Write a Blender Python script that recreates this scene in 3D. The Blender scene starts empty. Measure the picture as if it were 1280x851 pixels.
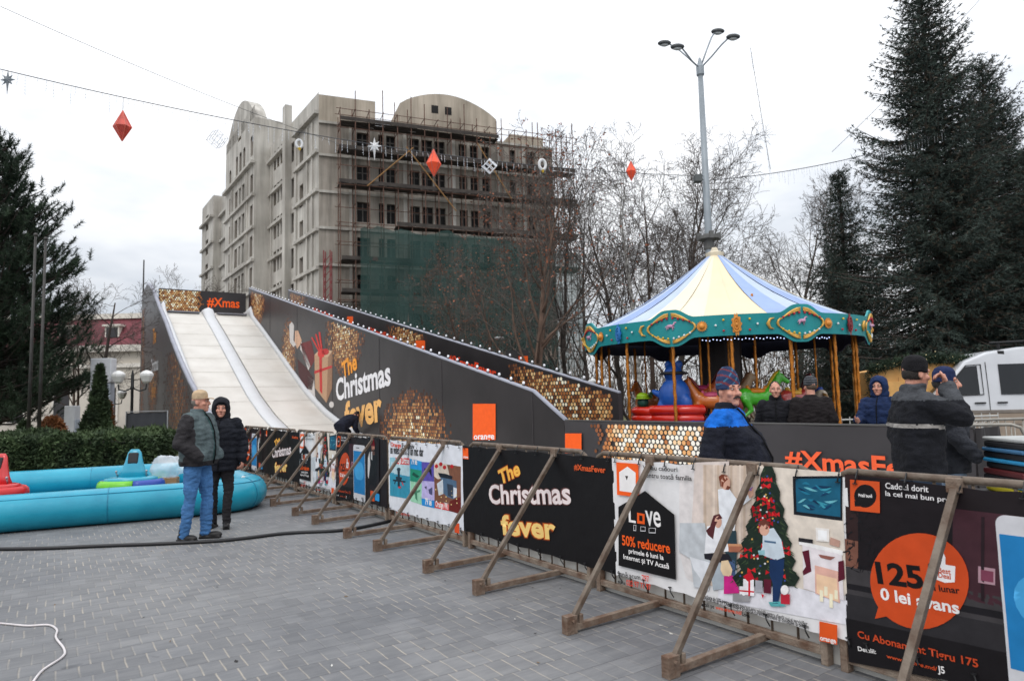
import bpy, bmesh, math, random
import numpy as np
from math import radians as R, sin, cos, pi, atan2, sqrt, tan
from mathutils import Vector, Matrix, Euler, Quaternion

scene = bpy.context.scene
COL = scene.collection

# ------------------------------------------------------------------ camera
CAM_H, CAM_P, CAM_R, CAM_F = 1.57, R(5.0), R(1.43), 853.3
_r0 = Vector((1, 0, 0)); _u0 = Vector((0, -sin(CAM_P), cos(CAM_P))); CF = Vector((0, cos(CAM_P), sin(CAM_P)))
CR = cos(CAM_R) * _r0 - sin(CAM_R) * _u0
CU = sin(CAM_R) * _r0 + cos(CAM_R) * _u0
CO = Vector((0, 0, CAM_H))
camd = bpy.data.cameras.new('camera'); cam = bpy.data.objects.new('camera', camd); COL.objects.link(cam)
mw = Matrix.Identity(4)
for i in range(3):
    mw[i][0] = CR[i]; mw[i][1] = CU[i]; mw[i][2] = -CF[i]; mw[i][3] = CO[i]
cam.matrix_world = mw
camd.sensor_width = 36.0; camd.lens = CAM_F * 36 / 1280.0
camd.clip_start = 0.05; camd.clip_end = 2000
camd.dof.use_dof = True; camd.dof.focus_distance = 6.5; camd.dof.aperture_fstop = 2.8
scene.camera = cam

# ------------------------------------------------------------------ world, sun, exposure
SUN_EL, SUN_AZ = R(48), R(200)        # high overcast sun, behind the camera's right shoulder
w = bpy.data.worlds.new('World'); scene.world = w; w.use_nodes = True
nt = w.node_tree; nt.nodes.clear()
out = nt.nodes.new('ShaderNodeOutputWorld'); bg = nt.nodes.new('ShaderNodeBackground')
sky = nt.nodes.new('ShaderNodeTexSky'); sky.sky_type = 'NISHITA'; sky.sun_disc = False
sky.sun_elevation = SUN_EL; sky.sun_rotation = SUN_AZ
tc = nt.nodes.new('ShaderNodeTexCoord'); mp = nt.nodes.new('ShaderNodeMapping'); mp.inputs['Scale'].default_value = (1.0, 1.0, 2.6)
no = nt.nodes.new('ShaderNodeTexNoise'); no.inputs['Scale'].default_value = 2.3; no.inputs['Detail'].default_value = 5; no.inputs['Roughness'].default_value = .55
mp.inputs['Location'].default_value = (3.1, 1.7, .4)
rp = nt.nodes.new('ShaderNodeValToRGB')
rp.color_ramp.elements[0].position = .36; rp.color_ramp.elements[0].color = (5.9, 6.3, 6.9, 1)
rp.color_ramp.elements[1].position = .56; rp.color_ramp.elements[1].color = (8.9, 9.0, 9.2, 1)
mx = nt.nodes.new('ShaderNodeMix'); mx.data_type = 'RGBA'; mx.inputs[0].default_value = .93
nt.links.new(tc.outputs['Generated'], mp.inputs['Vector']); nt.links.new(mp.outputs[0], no.inputs['Vector'])
nt.links.new(no.outputs[0], rp.inputs[0])
nt.links.new(sky.outputs[0], mx.inputs[6]); nt.links.new(rp.outputs[0], mx.inputs[7])
sx = nt.nodes.new('ShaderNodeSeparateXYZ'); nt.links.new(tc.outputs['Generated'], sx.inputs[0])
mr = nt.nodes.new('ShaderNodeMapRange'); mr.inputs[1].default_value = 0; mr.inputs[2].default_value = 1; mr.inputs[3].default_value = .82; mr.inputs[4].default_value = 2.1   # overcast dome: brighter overhead
nt.links.new(sx.outputs['Z'], mr.inputs[0])
ov = nt.nodes.new('ShaderNodeMix'); ov.data_type = 'RGBA'; ov.blend_type = 'MULTIPLY'; ov.inputs[0].default_value = 1
nt.links.new(mx.outputs[2], ov.inputs[6]); nt.links.new(mr.outputs[0], ov.inputs[7])
nt.links.new(ov.outputs[2], bg.inputs['Color']); bg.inputs['Strength'].default_value = .1
nt.links.new(bg.outputs[0], out.inputs['Surface'])
sl = bpy.data.lights.new('sun', 'SUN'); sl.energy = .7; sl.angle = R(22); sl.color = (1, .96, .9)
so = bpy.data.objects.new('sun', sl); COL.objects.link(so)
sd = Vector((sin(SUN_AZ) * cos(SUN_EL), cos(SUN_AZ) * cos(SUN_EL), sin(SUN_EL)))
so.rotation_euler = sd.to_track_quat('Z', 'Y').to_euler()
so.location = (0, 0, 40)
vs = scene.view_settings
scene.display_settings.display_device = 'sRGB'
vs.view_transform = 'Standard'; vs.look = 'None'; vs.exposure = 0.2; vs.gamma = 1.0; vs.use_curve_mapping = False
scene.render.engine = 'CYCLES'
try:
    scene.cycles.max_bounces = 5; scene.cycles.diffuse_bounces = 3; scene.cycles.glossy_bounces = 2
    scene.cycles.transparent_max_bounces = 12; scene.cycles.caustics_reflective = False; scene.cycles.caustics_refractive = False
    scene.cycles.use_denoising = True
except Exception:
    pass

# ------------------------------------------------------------------ measuring: photo pixel -> point in the place
def ray(px, py):
    return CF + CR * ((px - 640) / CAM_F) + CU * ((425.5 - py) / CAM_F)
def atY(px, py, Y):
    d = ray(px, py); return CO + d * (Y / d.y)
def atZ(px, py, Z=0.0):
    d = ray(px, py); return CO + d * ((Z - CAM_H) / d.z)
P0 = Vector((1.77, 4.08, 0)); AZ = R(-33.9)
UU = Vector((sin(AZ), cos(AZ), 0)); NN = Vector((UU.y, -UU.x, 0))     # along the fence (away), across it (to the right)
ROTF = atan2(-UU.y, -UU.x)                                             # local +x runs along the fence towards the camera
def pl(px, py, w):                                                     # pixel -> (s, z) on the vertical plane at offset w
    d = ray(px, py); t = ((P0 + NN * w - CO).dot(NN)) / d.dot(NN); P = CO + d * t
    return (P - P0).dot(UU), P.z
def fw(s, w, z=0.0):
    return P0 + UU * s + NN * w + Vector((0, 0, z))

# ------------------------------------------------------------------ materials
def lin(c):
    return tuple(((x / 255) / 12.92 if x / 255 <= .04045 else ((x / 255 + .055) / 1.055) ** 2.4) for x in c[:3])
_M = {}
def mat(name, col, rough=.6, metal=0.0, var=.12, scale=6.0, bump=0.0, bscale=30.0, col2=None, spec=.5, detail=4, coat=0):
    """plain Principled surface with noise in colour, roughness and relief; col in sRGB 0-255"""
    if name in _M: return _M[name]
    m = bpy.data.materials.new(name); m.use_nodes = True; _M[name] = m
    t = m.node_tree; b = t.nodes['Principled BSDF']
    c = lin(col); b.inputs['Roughness'].default_value = rough; b.inputs['Metallic'].default_value = metal
    b.inputs['Specular IOR Level'].default_value = spec
    if coat: b.inputs['Coat Weight'].default_value = coat
    co = t.nodes.new('ShaderNodeTexCoord')
    n = t.nodes.new('ShaderNodeTexNoise'); n.inputs['Scale'].default_value = scale; n.inputs['Detail'].default_value = detail
    t.links.new(co.outputs['Object'], n.inputs['Vector'])
    r = t.nodes.new('ShaderNodeValToRGB'); t.links.new(n.outputs[0], r.inputs[0])
    c2 = lin(col2) if col2 else tuple(min(1, x * (1 + var)) for x in c)
    c1 = c if col2 else tuple(x * (1 - var) for x in c)
    r.color_ramp.elements[0].position = .32; r.color_ramp.elements[0].color = (*c1, 1)
    r.color_ramp.elements[1].position = .68; r.color_ramp.elements[1].color = (*c2, 1)
    t.links.new(r.outputs[0], b.inputs['Base Color'])
    if bump:
        n2 = t.nodes.new('ShaderNodeTexNoise'); n2.inputs['Scale'].default_value = bscale; n2.inputs['Detail'].default_value = 3
        t.links.new(co.outputs['Object'], n2.inputs['Vector'])
        bp = t.nodes.new('ShaderNodeBump'); bp.inputs['Strength'].default_value = bump; bp.inputs['Distance'].default_value = .02
        t.links.new(n2.outputs[0], bp.inputs['Height']); t.links.new(bp.outputs[0], b.inputs['Normal'])
    return m
def PM(c):      # print on vinyl
    c = tuple(int(x) for x in c)
    return mat('print_%d_%d_%d' % c, c, .5, var=.07, scale=9, bump=.15, bscale=9, spec=.22)
def PMP(c):     # photographic part of a print: same ink, busier
    c = tuple(int(x) for x in c)
    return mat('photo_print_%d_%d_%d' % c, c, .5, var=.13, scale=14, bump=.15, bscale=9, spec=.22, detail=8)
def cloth(name, c, var=.25, bump=.5):
    return mat(name, c, .9, var=var, scale=14, bump=bump, bscale=60, spec=.2)

# ------------------------------------------------------------------ mesh builder
def basis(d):
    d = d.normalized(); a = Vector((0, 0, 1)) if abs(d.z) < .9 else Vector((1, 0, 0))
    x = d.cross(a).normalized(); return x, d.cross(x).normalized(), d
class MB:
    def __init__(s): s.v = []; s.f = []; s.m = []; s.T = None
    def add(s, vs, fs, mi=0):
        o = len(s.v)
        if s.T is not None: vs = [s.T @ Vector(v) for v in vs]
        s.v += [tuple(v) for v in vs]; s.f += [tuple(i + o for i in f) for f in fs]; s.m += [mi] * len(fs)
    def box(s, x0, x1, y0, y1, z0, z1, mi=0):
        s.add([(x0, y0, z0), (x1, y0, z0), (x1, y1, z0), (x0, y1, z0), (x0, y0, z1), (x1, y0, z1), (x1, y1, z1), (x0, y1, z1)],
              [(0, 3, 2, 1), (4, 5, 6, 7), (0, 1, 5, 4), (1, 2, 6, 5), (2, 3, 7, 6), (3, 0, 4, 7)], mi)
    def beam(s, a, b, wx, wz, mi=0, up=Vector((0, 0, 1))):
        a = Vector(a); b = Vector(b); d = (b - a).normalized()
        x = d.cross(up); x = x.normalized() if x.length > 1e-4 else Vector((1, 0, 0)); z = x.cross(d)
        vs = []
        for p in (a, b):
            for sx, sz in ((-1, -1), (1, -1), (1, 1), (-1, 1)): vs.append(p + x * sx * wx / 2 + z * sz * wz / 2)
        s.add(vs, [(3, 2, 1, 0), (4, 5, 6, 7), (0, 1, 5, 4), (1, 2, 6, 5), (2, 3, 7, 6), (3, 0, 4, 7)], mi)
    def tube(s, pts, r, n=6, mi=0, cap=True, sq=1.0):
        pts = [Vector(p) for p in pts]; k = len(pts)
        rr = r if isinstance(r, (list, tuple)) else [r] * k
        vs = []; X = None
        for i, p in enumerate(pts):
            d = (pts[min(i + 1, k - 1)] - pts[max(i - 1, 0)])
            if d.length < 1e-9: d = Vector((0, 0, 1))
            d.normalize()
            if X is None: X, Y, _ = basis(d)
            else:
                X = (X - d * X.dot(d)); X = X.normalized() if X.length > 1e-6 else basis(d)[0]; Y = d.cross(X)
            for j in range(n):
                a = 2 * pi * j / n; vs.append(p + (X * cos(a) + Y * sin(a) * sq) * rr[i])
        fs = [(i * n + j, i * n + (j + 1) % n, (i + 1) * n + (j + 1) % n, (i + 1) * n + j) for i in range(k - 1) for j in range(n)]
        if cap: fs += [tuple(range(n - 1, -1, -1)), tuple(range((k - 1) * n, k * n))]
        s.add(vs, fs, mi)
    def ell(s, c, rx, ry=None, rz=None, mi=0, n=12, k=8, M=None):
        ry = rx if ry is None else ry; rz = rx if rz is None else rz; c = Vector(c)
        vs = [Vector((0, 0, -rz))]
        for i in range(1, k):
            t = -pi / 2 + pi * i / k
            for j in range(n):
                a = 2 * pi * j / n; vs.append(Vector((rx * cos(t) * cos(a), ry * cos(t) * sin(a), rz * sin(t))))
        vs.append(Vector((0, 0, rz)))
        if M is not None: vs = [M @ v for v in vs]
        vs = [v + c for v in vs]; L = len(vs) - 1
        fs = [(0, 1 + (j + 1) % n, 1 + j) for j in range(n)]
        for i in range(k - 2):
            o = 1 + i * n
            fs += [(o + j, o + (j + 1) % n, o + n + (j + 1) % n, o + n + j) for j in range(n)]
        o = 1 + (k - 2) * n; fs += [(o + j, o + (j + 1) % n, L) for j in range(n)]
        s.add(vs, fs, mi)
    def lathe(s, prof, n=16, mi=0, c=(0, 0, 0), mis=None):
        c = Vector(c); vs = []
        for r, z in prof:
            for j in range(n):
                a = 2 * pi * j / n; vs.append(c + Vector((r * cos(a), r * sin(a), z)))
        k = len(prof)
        for i in range(k - 1): pass
        fs = [(i * n + j, i * n + (j + 1) % n, (i + 1) * n + (j + 1) % n, (i + 1) * n + j) for i in range(k - 1) for j in range(n)]
        s.add(vs, fs, mi)
        if prof[0][0] > 1e-4: s.add(vs[:n], [tuple(range(n - 1, -1, -1))], mi)
        if prof[-1][0] > 1e-4: s.add(vs[-n:], [tuple(range(n))], mi)
    def prism(s, poly, y0, y1, mi=0):       # poly in x,z (counter-clockwise seen from -y), extruded along y
        n = len(poly)
        vs = [(x, y0, z) for x, z in poly] + [(x, y1, z) for x, z in poly]
        s.add(vs, [tuple(range(n)), tuple(range(2 * n - 1, n - 1, -1))] + [(i, i + n, (i + 1) % n + n, (i + 1) % n) for i in range(n)], mi)
    def ring(s, rings, mi=0, cap=True):     # list of closed loops of equal count
        n = len(rings[0]); vs = [p for r in rings for p in r]; k = len(rings)
        fs = [(i * n + j, i * n + (j + 1) % n, (i + 1) * n + (j + 1) % n, (i + 1) * n + j) for i in range(k - 1) for j in range(n)]
        if cap: fs += [tuple(range(n - 1, -1, -1)), tuple(range((k - 1) * n, k * n))]
        s.add(vs, fs, mi)
    def mesh(s, name, mats, smooth=False):
        me = bpy.data.meshes.new(name); me.from_pydata(s.v, [], s.f)
        for m in (mats if isinstance(mats, (list, tuple)) else [mats]): me.materials.append(m)
        if len(me.materials) > 1: me.polygons.foreach_set('material_index', s.m)
        if smooth: me.polygons.foreach_set('use_smooth', [True] * len(me.polygons))
        me.update(); return me
    def build(s, name, mats, parent=None, smooth=False, bevel=0, seg=2):
        return link(name, s.mesh(name, mats, smooth), parent, bevel, seg)
def link(name, me, parent=None, bevel=0, seg=2):
    o = bpy.data.objects.new(name, me); COL.objects.link(o)
    if parent is not None: o.parent = parent
    if bevel:
        b = o.modifiers.new('bevel', 'BEVEL'); b.width = bevel; b.segments = seg; b.limit_method = 'ANGLE'; b.angle_limit = R(35)
    return o
def npmesh(name, V, F, mats, mi=None, smooth=False):
    """fast mesh of triangles or quads from numpy arrays"""
    me = bpy.data.meshes.new(name); k = F.shape[1]
    me.vertices.add(len(V)); me.vertices.foreach_set('co', V.astype(np.float32).ravel())
    me.loops.add(F.size); me.loops.foreach_set('vertex_index', F.astype(np.int32).ravel())
    me.polygons.add(len(F)); me.polygons.foreach_set('loop_start', np.arange(0, F.size, k, dtype=np.int32))
    for m in mats: me.materials.append(m)
    if mi is not None: me.polygons.foreach_set('material_index', mi.astype(np.int32))
    if smooth: me.polygons.foreach_set('use_smooth', np.ones(len(F), bool))
    me.update(calc_edges=True); me.validate(); return me
def tag(o, label=None, cat=None, group=None, kind=None):
    if label: o['label'] = label
    if cat: o['category'] = cat
    if group: o['group'] = group
    if kind: o['kind'] = kind
    return o
def thing(name, label, cat, loc=(0, 0, 0), rz=0.0, group=None):
    o = bpy.data.objects.new(name, None); COL.objects.link(o); o.empty_display_size = .2
    o.location = loc; o.rotation_euler = (0, 0, rz)
    return tag(o, label, cat, group)
def copy_tree(o, parent=None):
    c = o.copy(); COL.objects.link(c)
    if parent is not None: c.parent = parent
    for ch in list(o.children): copy_tree(ch, c)
    return c

# a private scene used only to turn letters and remeshed bodies into plain meshes
TMP = bpy.data.scenes.new('workbench')
def bake(data, mods=()):
    ob = bpy.data.objects.new('tmp', data); TMP.collection.objects.link(ob)
    for t, kw in mods:
        m = ob.modifiers.new(t, t)
        for k, v in kw.items(): setattr(m, k, v)
    with bpy.context.temp_override(scene=TMP, view_layer=TMP.view_layers[0]):
        dg = bpy.context.evaluated_depsgraph_get(); dg.update()
    me = bpy.data.meshes.new_from_object(ob.evaluated_get(dg))
    bpy.data.objects.remove(ob); return me
_T = {}
def glyphs(body, bold=0.0):
    k = (body, bold)
    if k not in _T:
        cu = bpy.data.curves.new('letters', 'FONT'); cu.body = body; cu.size = 1; cu.offset = bold; cu.resolution_u = 3
        me = bake(cu)
        V = np.array([v.co[:2] for v in me.vertices]) if len(me.vertices) else np.zeros((0, 2))
        _T[k] = (V, [tuple(p.vertices) for p in me.polygons]); bpy.data.meshes.remove(me); bpy.data.curves.remove(cu)
    return _T[k]
def remeshed(mb, voxel, smooth=4, fac=.5):
    me = mb.mesh('tmpmesh', [])
    r = bake(me, [('REMESH', dict(mode='VOXEL', voxel_size=voxel, use_smooth_shade=True)), ('SMOOTH', dict(factor=fac, iterations=smooth))])
    bpy.data.meshes.remove(me)
    r.polygons.foreach_set('use_smooth', [True] * len(r.polygons)); return r
def wrinkle(me, amp=.005, freq=22, seed=0, fz=1.0):
    from mathutils import noise
    V = np.empty(len(me.vertices) * 3, np.float32); me.vertices.foreach_get('co', V); V = V.reshape(-1, 3)
    N = np.empty(len(me.vertices) * 3, np.float32); me.vertex_normals.foreach_get('vector', N); N = N.reshape(-1, 3)
    d = np.array([noise.noise(Vector((p[0] * freq + seed, p[1] * freq, p[2] * freq * fz))) for p in V])
    V += N * (d * amp)[:, None]; me.vertices.foreach_set('co', V.ravel()); me.update()
def paint(me, mats, fn):     # material per face from the face centre
    for m in mats: me.materials.append(m)
    me.polygons.foreach_set('material_index', [fn(p.center) for p in me.polygons])

# flat printed sheets: shapes stacked a hair apart on a vertical sheet, x to the right, z up, facing -y
def rippled(o, fn, L=.038):
    """cut a flat print into small faces and let it follow the sheet's ripples"""
    bm = bmesh.new(); bm.from_mesh(o.data); bmesh.ops.triangulate(bm, faces=bm.faces[:])
    for _ in range(8):
        e = [x for x in bm.edges if x.calc_length() > L]
        if not e: break
        bmesh.ops.subdivide_edges(bm, edges=e, cuts=1); bmesh.ops.triangulate(bm, faces=[f for f in bm.faces if len(f.verts) > 3])
    for v in bm.verts: v.co.y += fn(v.co.x, v.co.z)
    bm.to_mesh(o.data); bm.free(); o.data.polygons.foreach_set('use_smooth', [True] * len(o.data.polygons)); o.data.update()
class Poster:
    def __init__(s, xf, step=.0016):
        s.xf = xf; s.step = step; s.parts = {}; s.layer = 1; s.embolden = 0.0; s.nt = 0; s.hold = False
    def _put(s, part, vs, fs, m):
        mb, mats = s.parts.setdefault(part, (MB(), []))
        if m not in mats: mats.append(m)
        y = -s.layer * s.step
        mb.add([(x, y, z) for x, z in vs], fs, mats.index(m))
    def poly(s, pts, c, part='picture', raw=False):
        q = pts if raw else [s.xf(*p) for p in pts]
        a = sum(q[i][0] * q[(i + 1) % len(q)][1] - q[(i + 1) % len(q)][0] * q[i][1] for i in range(len(q)))
        if a < 0: q = q[::-1]
        s._put(part, q, [tuple(range(len(q)))], (PMP(c) if part == 'picture' else PM(c)) if isinstance(c, tuple) else c)
    def rect(s, x0, y0, x1, y1, c, part='picture'):
        s.poly([(x0, y0), (x1, y0), (x1, y1), (x0, y1)], c, part)
    def ell(s, cx, cy, rx, ry, c, part='picture', n=20, rot=0):
        s.poly([(cx + rx * cos(2 * pi * i / n) * cos(rot) - ry * sin(2 * pi * i / n) * sin(rot), cy + rx * cos(2 * pi * i / n) * sin(rot) + ry * sin(2 * pi * i / n) * cos(rot)) for i in range(n)], c, part)
    def up(s, k=1): s.layer += k
    def text(s, body, a, b, c, top=None, bold=.012, part='lettering', stretch=None):
        """baseline from pixel a to pixel b; top = pixel y of the capitals' top over a"""
        V, F = glyphs(body, bold + s.embolden)
        if not len(V): return
        if part == 'lettering':
            if not s.hold: s.nt += 1
            part = 'lettering#%d' % s.nt          # every line of words is a part of its own
        A = Vector(s.xf(*a)); B = Vector(s.xf(*b)); d = B - A; L = d.length; d /= L; nrm = Vector((-d.y, d.x))
        x0, x1 = V[:, 0].min(), V[:, 0].max(); k = L / (x1 - x0)
        h = k
        if top is not None:
            Tp = Vector(s.xf(a[0], top)); h = abs((Tp - A).dot(nrm)) / .73
        if stretch: h = k * stretch
        Q = [(A + d * ((x - x0) * k) + nrm * (y * h)) for x, y in V]
        s._put(part, [(q.x, q.y) for q in Q], F, PM(c) if isinstance(c, tuple) else c)
    def discs(s, test, part, seed=1, pitch=.1, box=None, cols=None, raw=False, n=7, lo=.2):
        """gold sequins on a staggered grid; test(x, z) = 0..1 chance and brightness"""
        rnd = random.Random(seed); x0, x1, z0, z1 = box; row = 0; z = z0
        while z < z1:
            x = x0 + (pitch / 2 if row % 2 else 0)
            while x < x1:
                t = test(x, z)
                if t > 0 and rnd.random() < t ** .6 * 1.1:
                    r = pitch * (.36 + .1 * rnd.random()); k = min(len(cols) - 1, int(len(cols) * max(0, min(.999, t * (lo + .75 * rnd.random())))))
                    s.poly([(x + r * cos(2 * pi * i / n + .3), z + r * sin(2 * pi * i / n + .3)) for i in range(n)], cols[k], part, raw=True)
                x += pitch
            z += pitch * .8; row += 1
    def done(s, parent):
        r = {}
        for part, (mb, mats) in s.parts.items(): r[part] = mb.build(part.split('#')[0], mats, parent)
        return r
GOLD = [(74, 46, 34), (122, 74, 45), (168, 108, 62), (205, 150, 92), (236, 198, 140), (255, 243, 216)]
ORANGE = (255, 98, 32)
# ================================================================== ground: one sheet of small grey pavers
def paving():
    m = bpy.data.materials.new('paving'); m.use_nodes = True; t = m.node_tree; b = t.nodes['Principled BSDF']; L = t.links.new
    co = t.nodes.new('ShaderNodeTexCoord'); mp = t.nodes.new('ShaderNodeMapping'); mp.inputs['Rotation'].default_value = (0, 0, -(ROTF + pi / 2))
    L(co.outputs['Object'], mp.inputs['Vector']); sp = t.nodes.new('ShaderNodeSeparateXYZ')
    wob = t.nodes.new('ShaderNodeTexNoise'); wob.inputs['Scale'].default_value = 5; va = t.nodes.new('ShaderNodeVectorMath'); va.operation = 'MULTIPLY_ADD'; va.inputs[1].default_value = (.014, .014, 0)
    L(mp.outputs[0], wob.inputs['Vector']); L(wob.outputs['Color'], va.inputs[0]); L(mp.outputs[0], va.inputs[2]); L(va.outputs[0], sp.inputs[0])
    def M_(op, a, b_=None, c=None):
        n = t.nodes.new('ShaderNodeMath'); n.operation = op
        for i, v in enumerate((a, b_, c)):
            if v is None: continue
            if isinstance(v, (int, float)): n.inputs[i].default_value = v
            else: L(v, n.inputs[i])
        return n.outputs[0]
    W_, H_ = .122, .215
    yr = M_('DIVIDE', sp.outputs[1], H_); row = M_('FLOOR', yr); fy = M_('FRACT', yr)
    xs = M_('ADD', M_('DIVIDE', sp.outputs[0], W_), M_('MULTIPLY', M_('FLOORED_MODULO', row, 2), .5)); colm = M_('FLOOR', xs); fx = M_('FRACT', xs)
    def edge(f, wd): 
        d = M_('ABSOLUTE', M_('SUBTRACT', f, .5)); r = t.nodes.new('ShaderNodeMapRange'); r.inputs[1].default_value = .5 - wd; r.inputs[2].default_value = .5 - wd * .35; L(d, r.inputs[0]); return r.outputs[0]
    head = edge(fx, .062); rowj = edge(fy, .026)
    def noise(sc, det, rough=.5, vec=None):
        n = t.nodes.new('ShaderNodeTexNoise'); n.inputs['Scale'].default_value = sc; n.inputs['Detail'].default_value = det; n.inputs['Roughness'].default_value = rough; L(vec or co.outputs['Object'], n.inputs['Vector']); return n.outputs[0]
    def ramp(f, p0, c0, p1, c1):
        r = t.nodes.new('ShaderNodeValToRGB'); L(f, r.inputs[0]); r.color_ramp.elements[0].position = p0; r.color_ramp.elements[0].color = (*c0, 1); r.color_ramp.elements[1].position = p1; r.color_ramp.elements[1].color = (*c1, 1); return r.outputs[0]
    def mix(f, a, b_, bl='MIX'):
        n = t.nodes.new('ShaderNodeMix'); n.data_type = 'RGBA'; n.blend_type = bl
        for i, v in ((0, f), (6, a), (7, b_)):
            if isinstance(v, (int, float)): n.inputs[i].default_value = v
            elif isinstance(v, tuple): n.inputs[i].default_value = (*v, 1)
            else: L(v, n.inputs[i])
        return n.outputs[2]
    cb = t.nodes.new('ShaderNodeCombineXYZ'); L(colm, cb.inputs[0]); L(row, cb.inputs[1]); wn = t.nodes.new('ShaderNodeTexWhiteNoise'); wn.noise_dimensions = '2D'; L(cb.outputs[0], wn.inputs['Vector'])
    base = ramp(wn.outputs['Value'], 0, lin((113, 114, 116)), 1, lin((124, 125, 127)))
    ms = t.nodes.new('ShaderNodeMapping'); ms.inputs['Scale'].default_value = (3.0, 14.0, 1); L(mp.outputs[0], ms.inputs['Vector'])
    base = mix(1.0, base, ramp(noise(1.0, 8, .7, ms.outputs[0]), .28, (.7, .71, .73), .72, (1.16, 1.15, 1.13)), 'MULTIPLY')
    base = mix(1.0, base, ramp(noise(.42, 8, .66), .34, (.66, .67, .7), .64, (1.14, 1.12, 1.09)), 'MULTIPLY')
    base = mix(M_('MULTIPLY', rowj, ramp(noise(2.1, 3), .3, (.25,) * 3, .7, (.85,) * 3)), base, lin((74, 75, 78)))
    sand = ramp(noise(.9, 7, .68), .42, (0.03,) * 3, .66, (.8,) * 3)
    base = mix(M_('MULTIPLY', head, sand), base, lin((180, 170, 154)))
    base = mix(M_('MULTIPLY', ramp(noise(1.1, 6, .7), .64, (0, 0, 0), .74, (1, 1, 1)), .35), base, lin((128, 112, 92)))
    base = mix(M_('MULTIPLY', ramp(noise(4.5, 2), .72, (0, 0, 0), .77, (1, 1, 1)), .55), base, lin((62, 64, 68)))
    L(base, b.inputs['Base Color'])
    rg = t.nodes.new('ShaderNodeMapRange'); rg.inputs[3].default_value = .48; rg.inputs[4].default_value = .75; L(noise(1.7, 5), rg.inputs[0]); L(rg.outputs[0], b.inputs['Roughness']); b.inputs['Specular IOR Level'].default_value = .4
    h = M_('SUBTRACT', M_('MULTIPLY', noise(150, 2), .3), M_('MAXIMUM', head, rowj)); h = M_('ADD', h, M_('MULTIPLY', wn.outputs['Value'], .5))
    bp = t.nodes.new('ShaderNodeBump'); bp.inputs['Strength'].default_value = .5; bp.inputs['Distance'].default_value = .005; L(h, bp.inputs['Height']); L(bp.outputs[0], b.inputs['Normal'])
    return m
g = MB(); g.add([(-600, -60, 0), (600, -60, 0), (600, 1200, 0), (-600, 1200, 0)], [(0, 1, 2, 3)])
tag(g.build('ground', paving()), kind='structure')
lawn = MB(); lawn.box(-40, -7.2, 14.6, 40, -.2, .06); lawn.box(6, 60, 21, 60, -.2, .06)
tag(lawn.build('lawn', mat('turf', (74, 82, 48), .95, var=.4, scale=3, bump=.8, bscale=40, col2=(104, 98, 66))), kind='structure')

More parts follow.
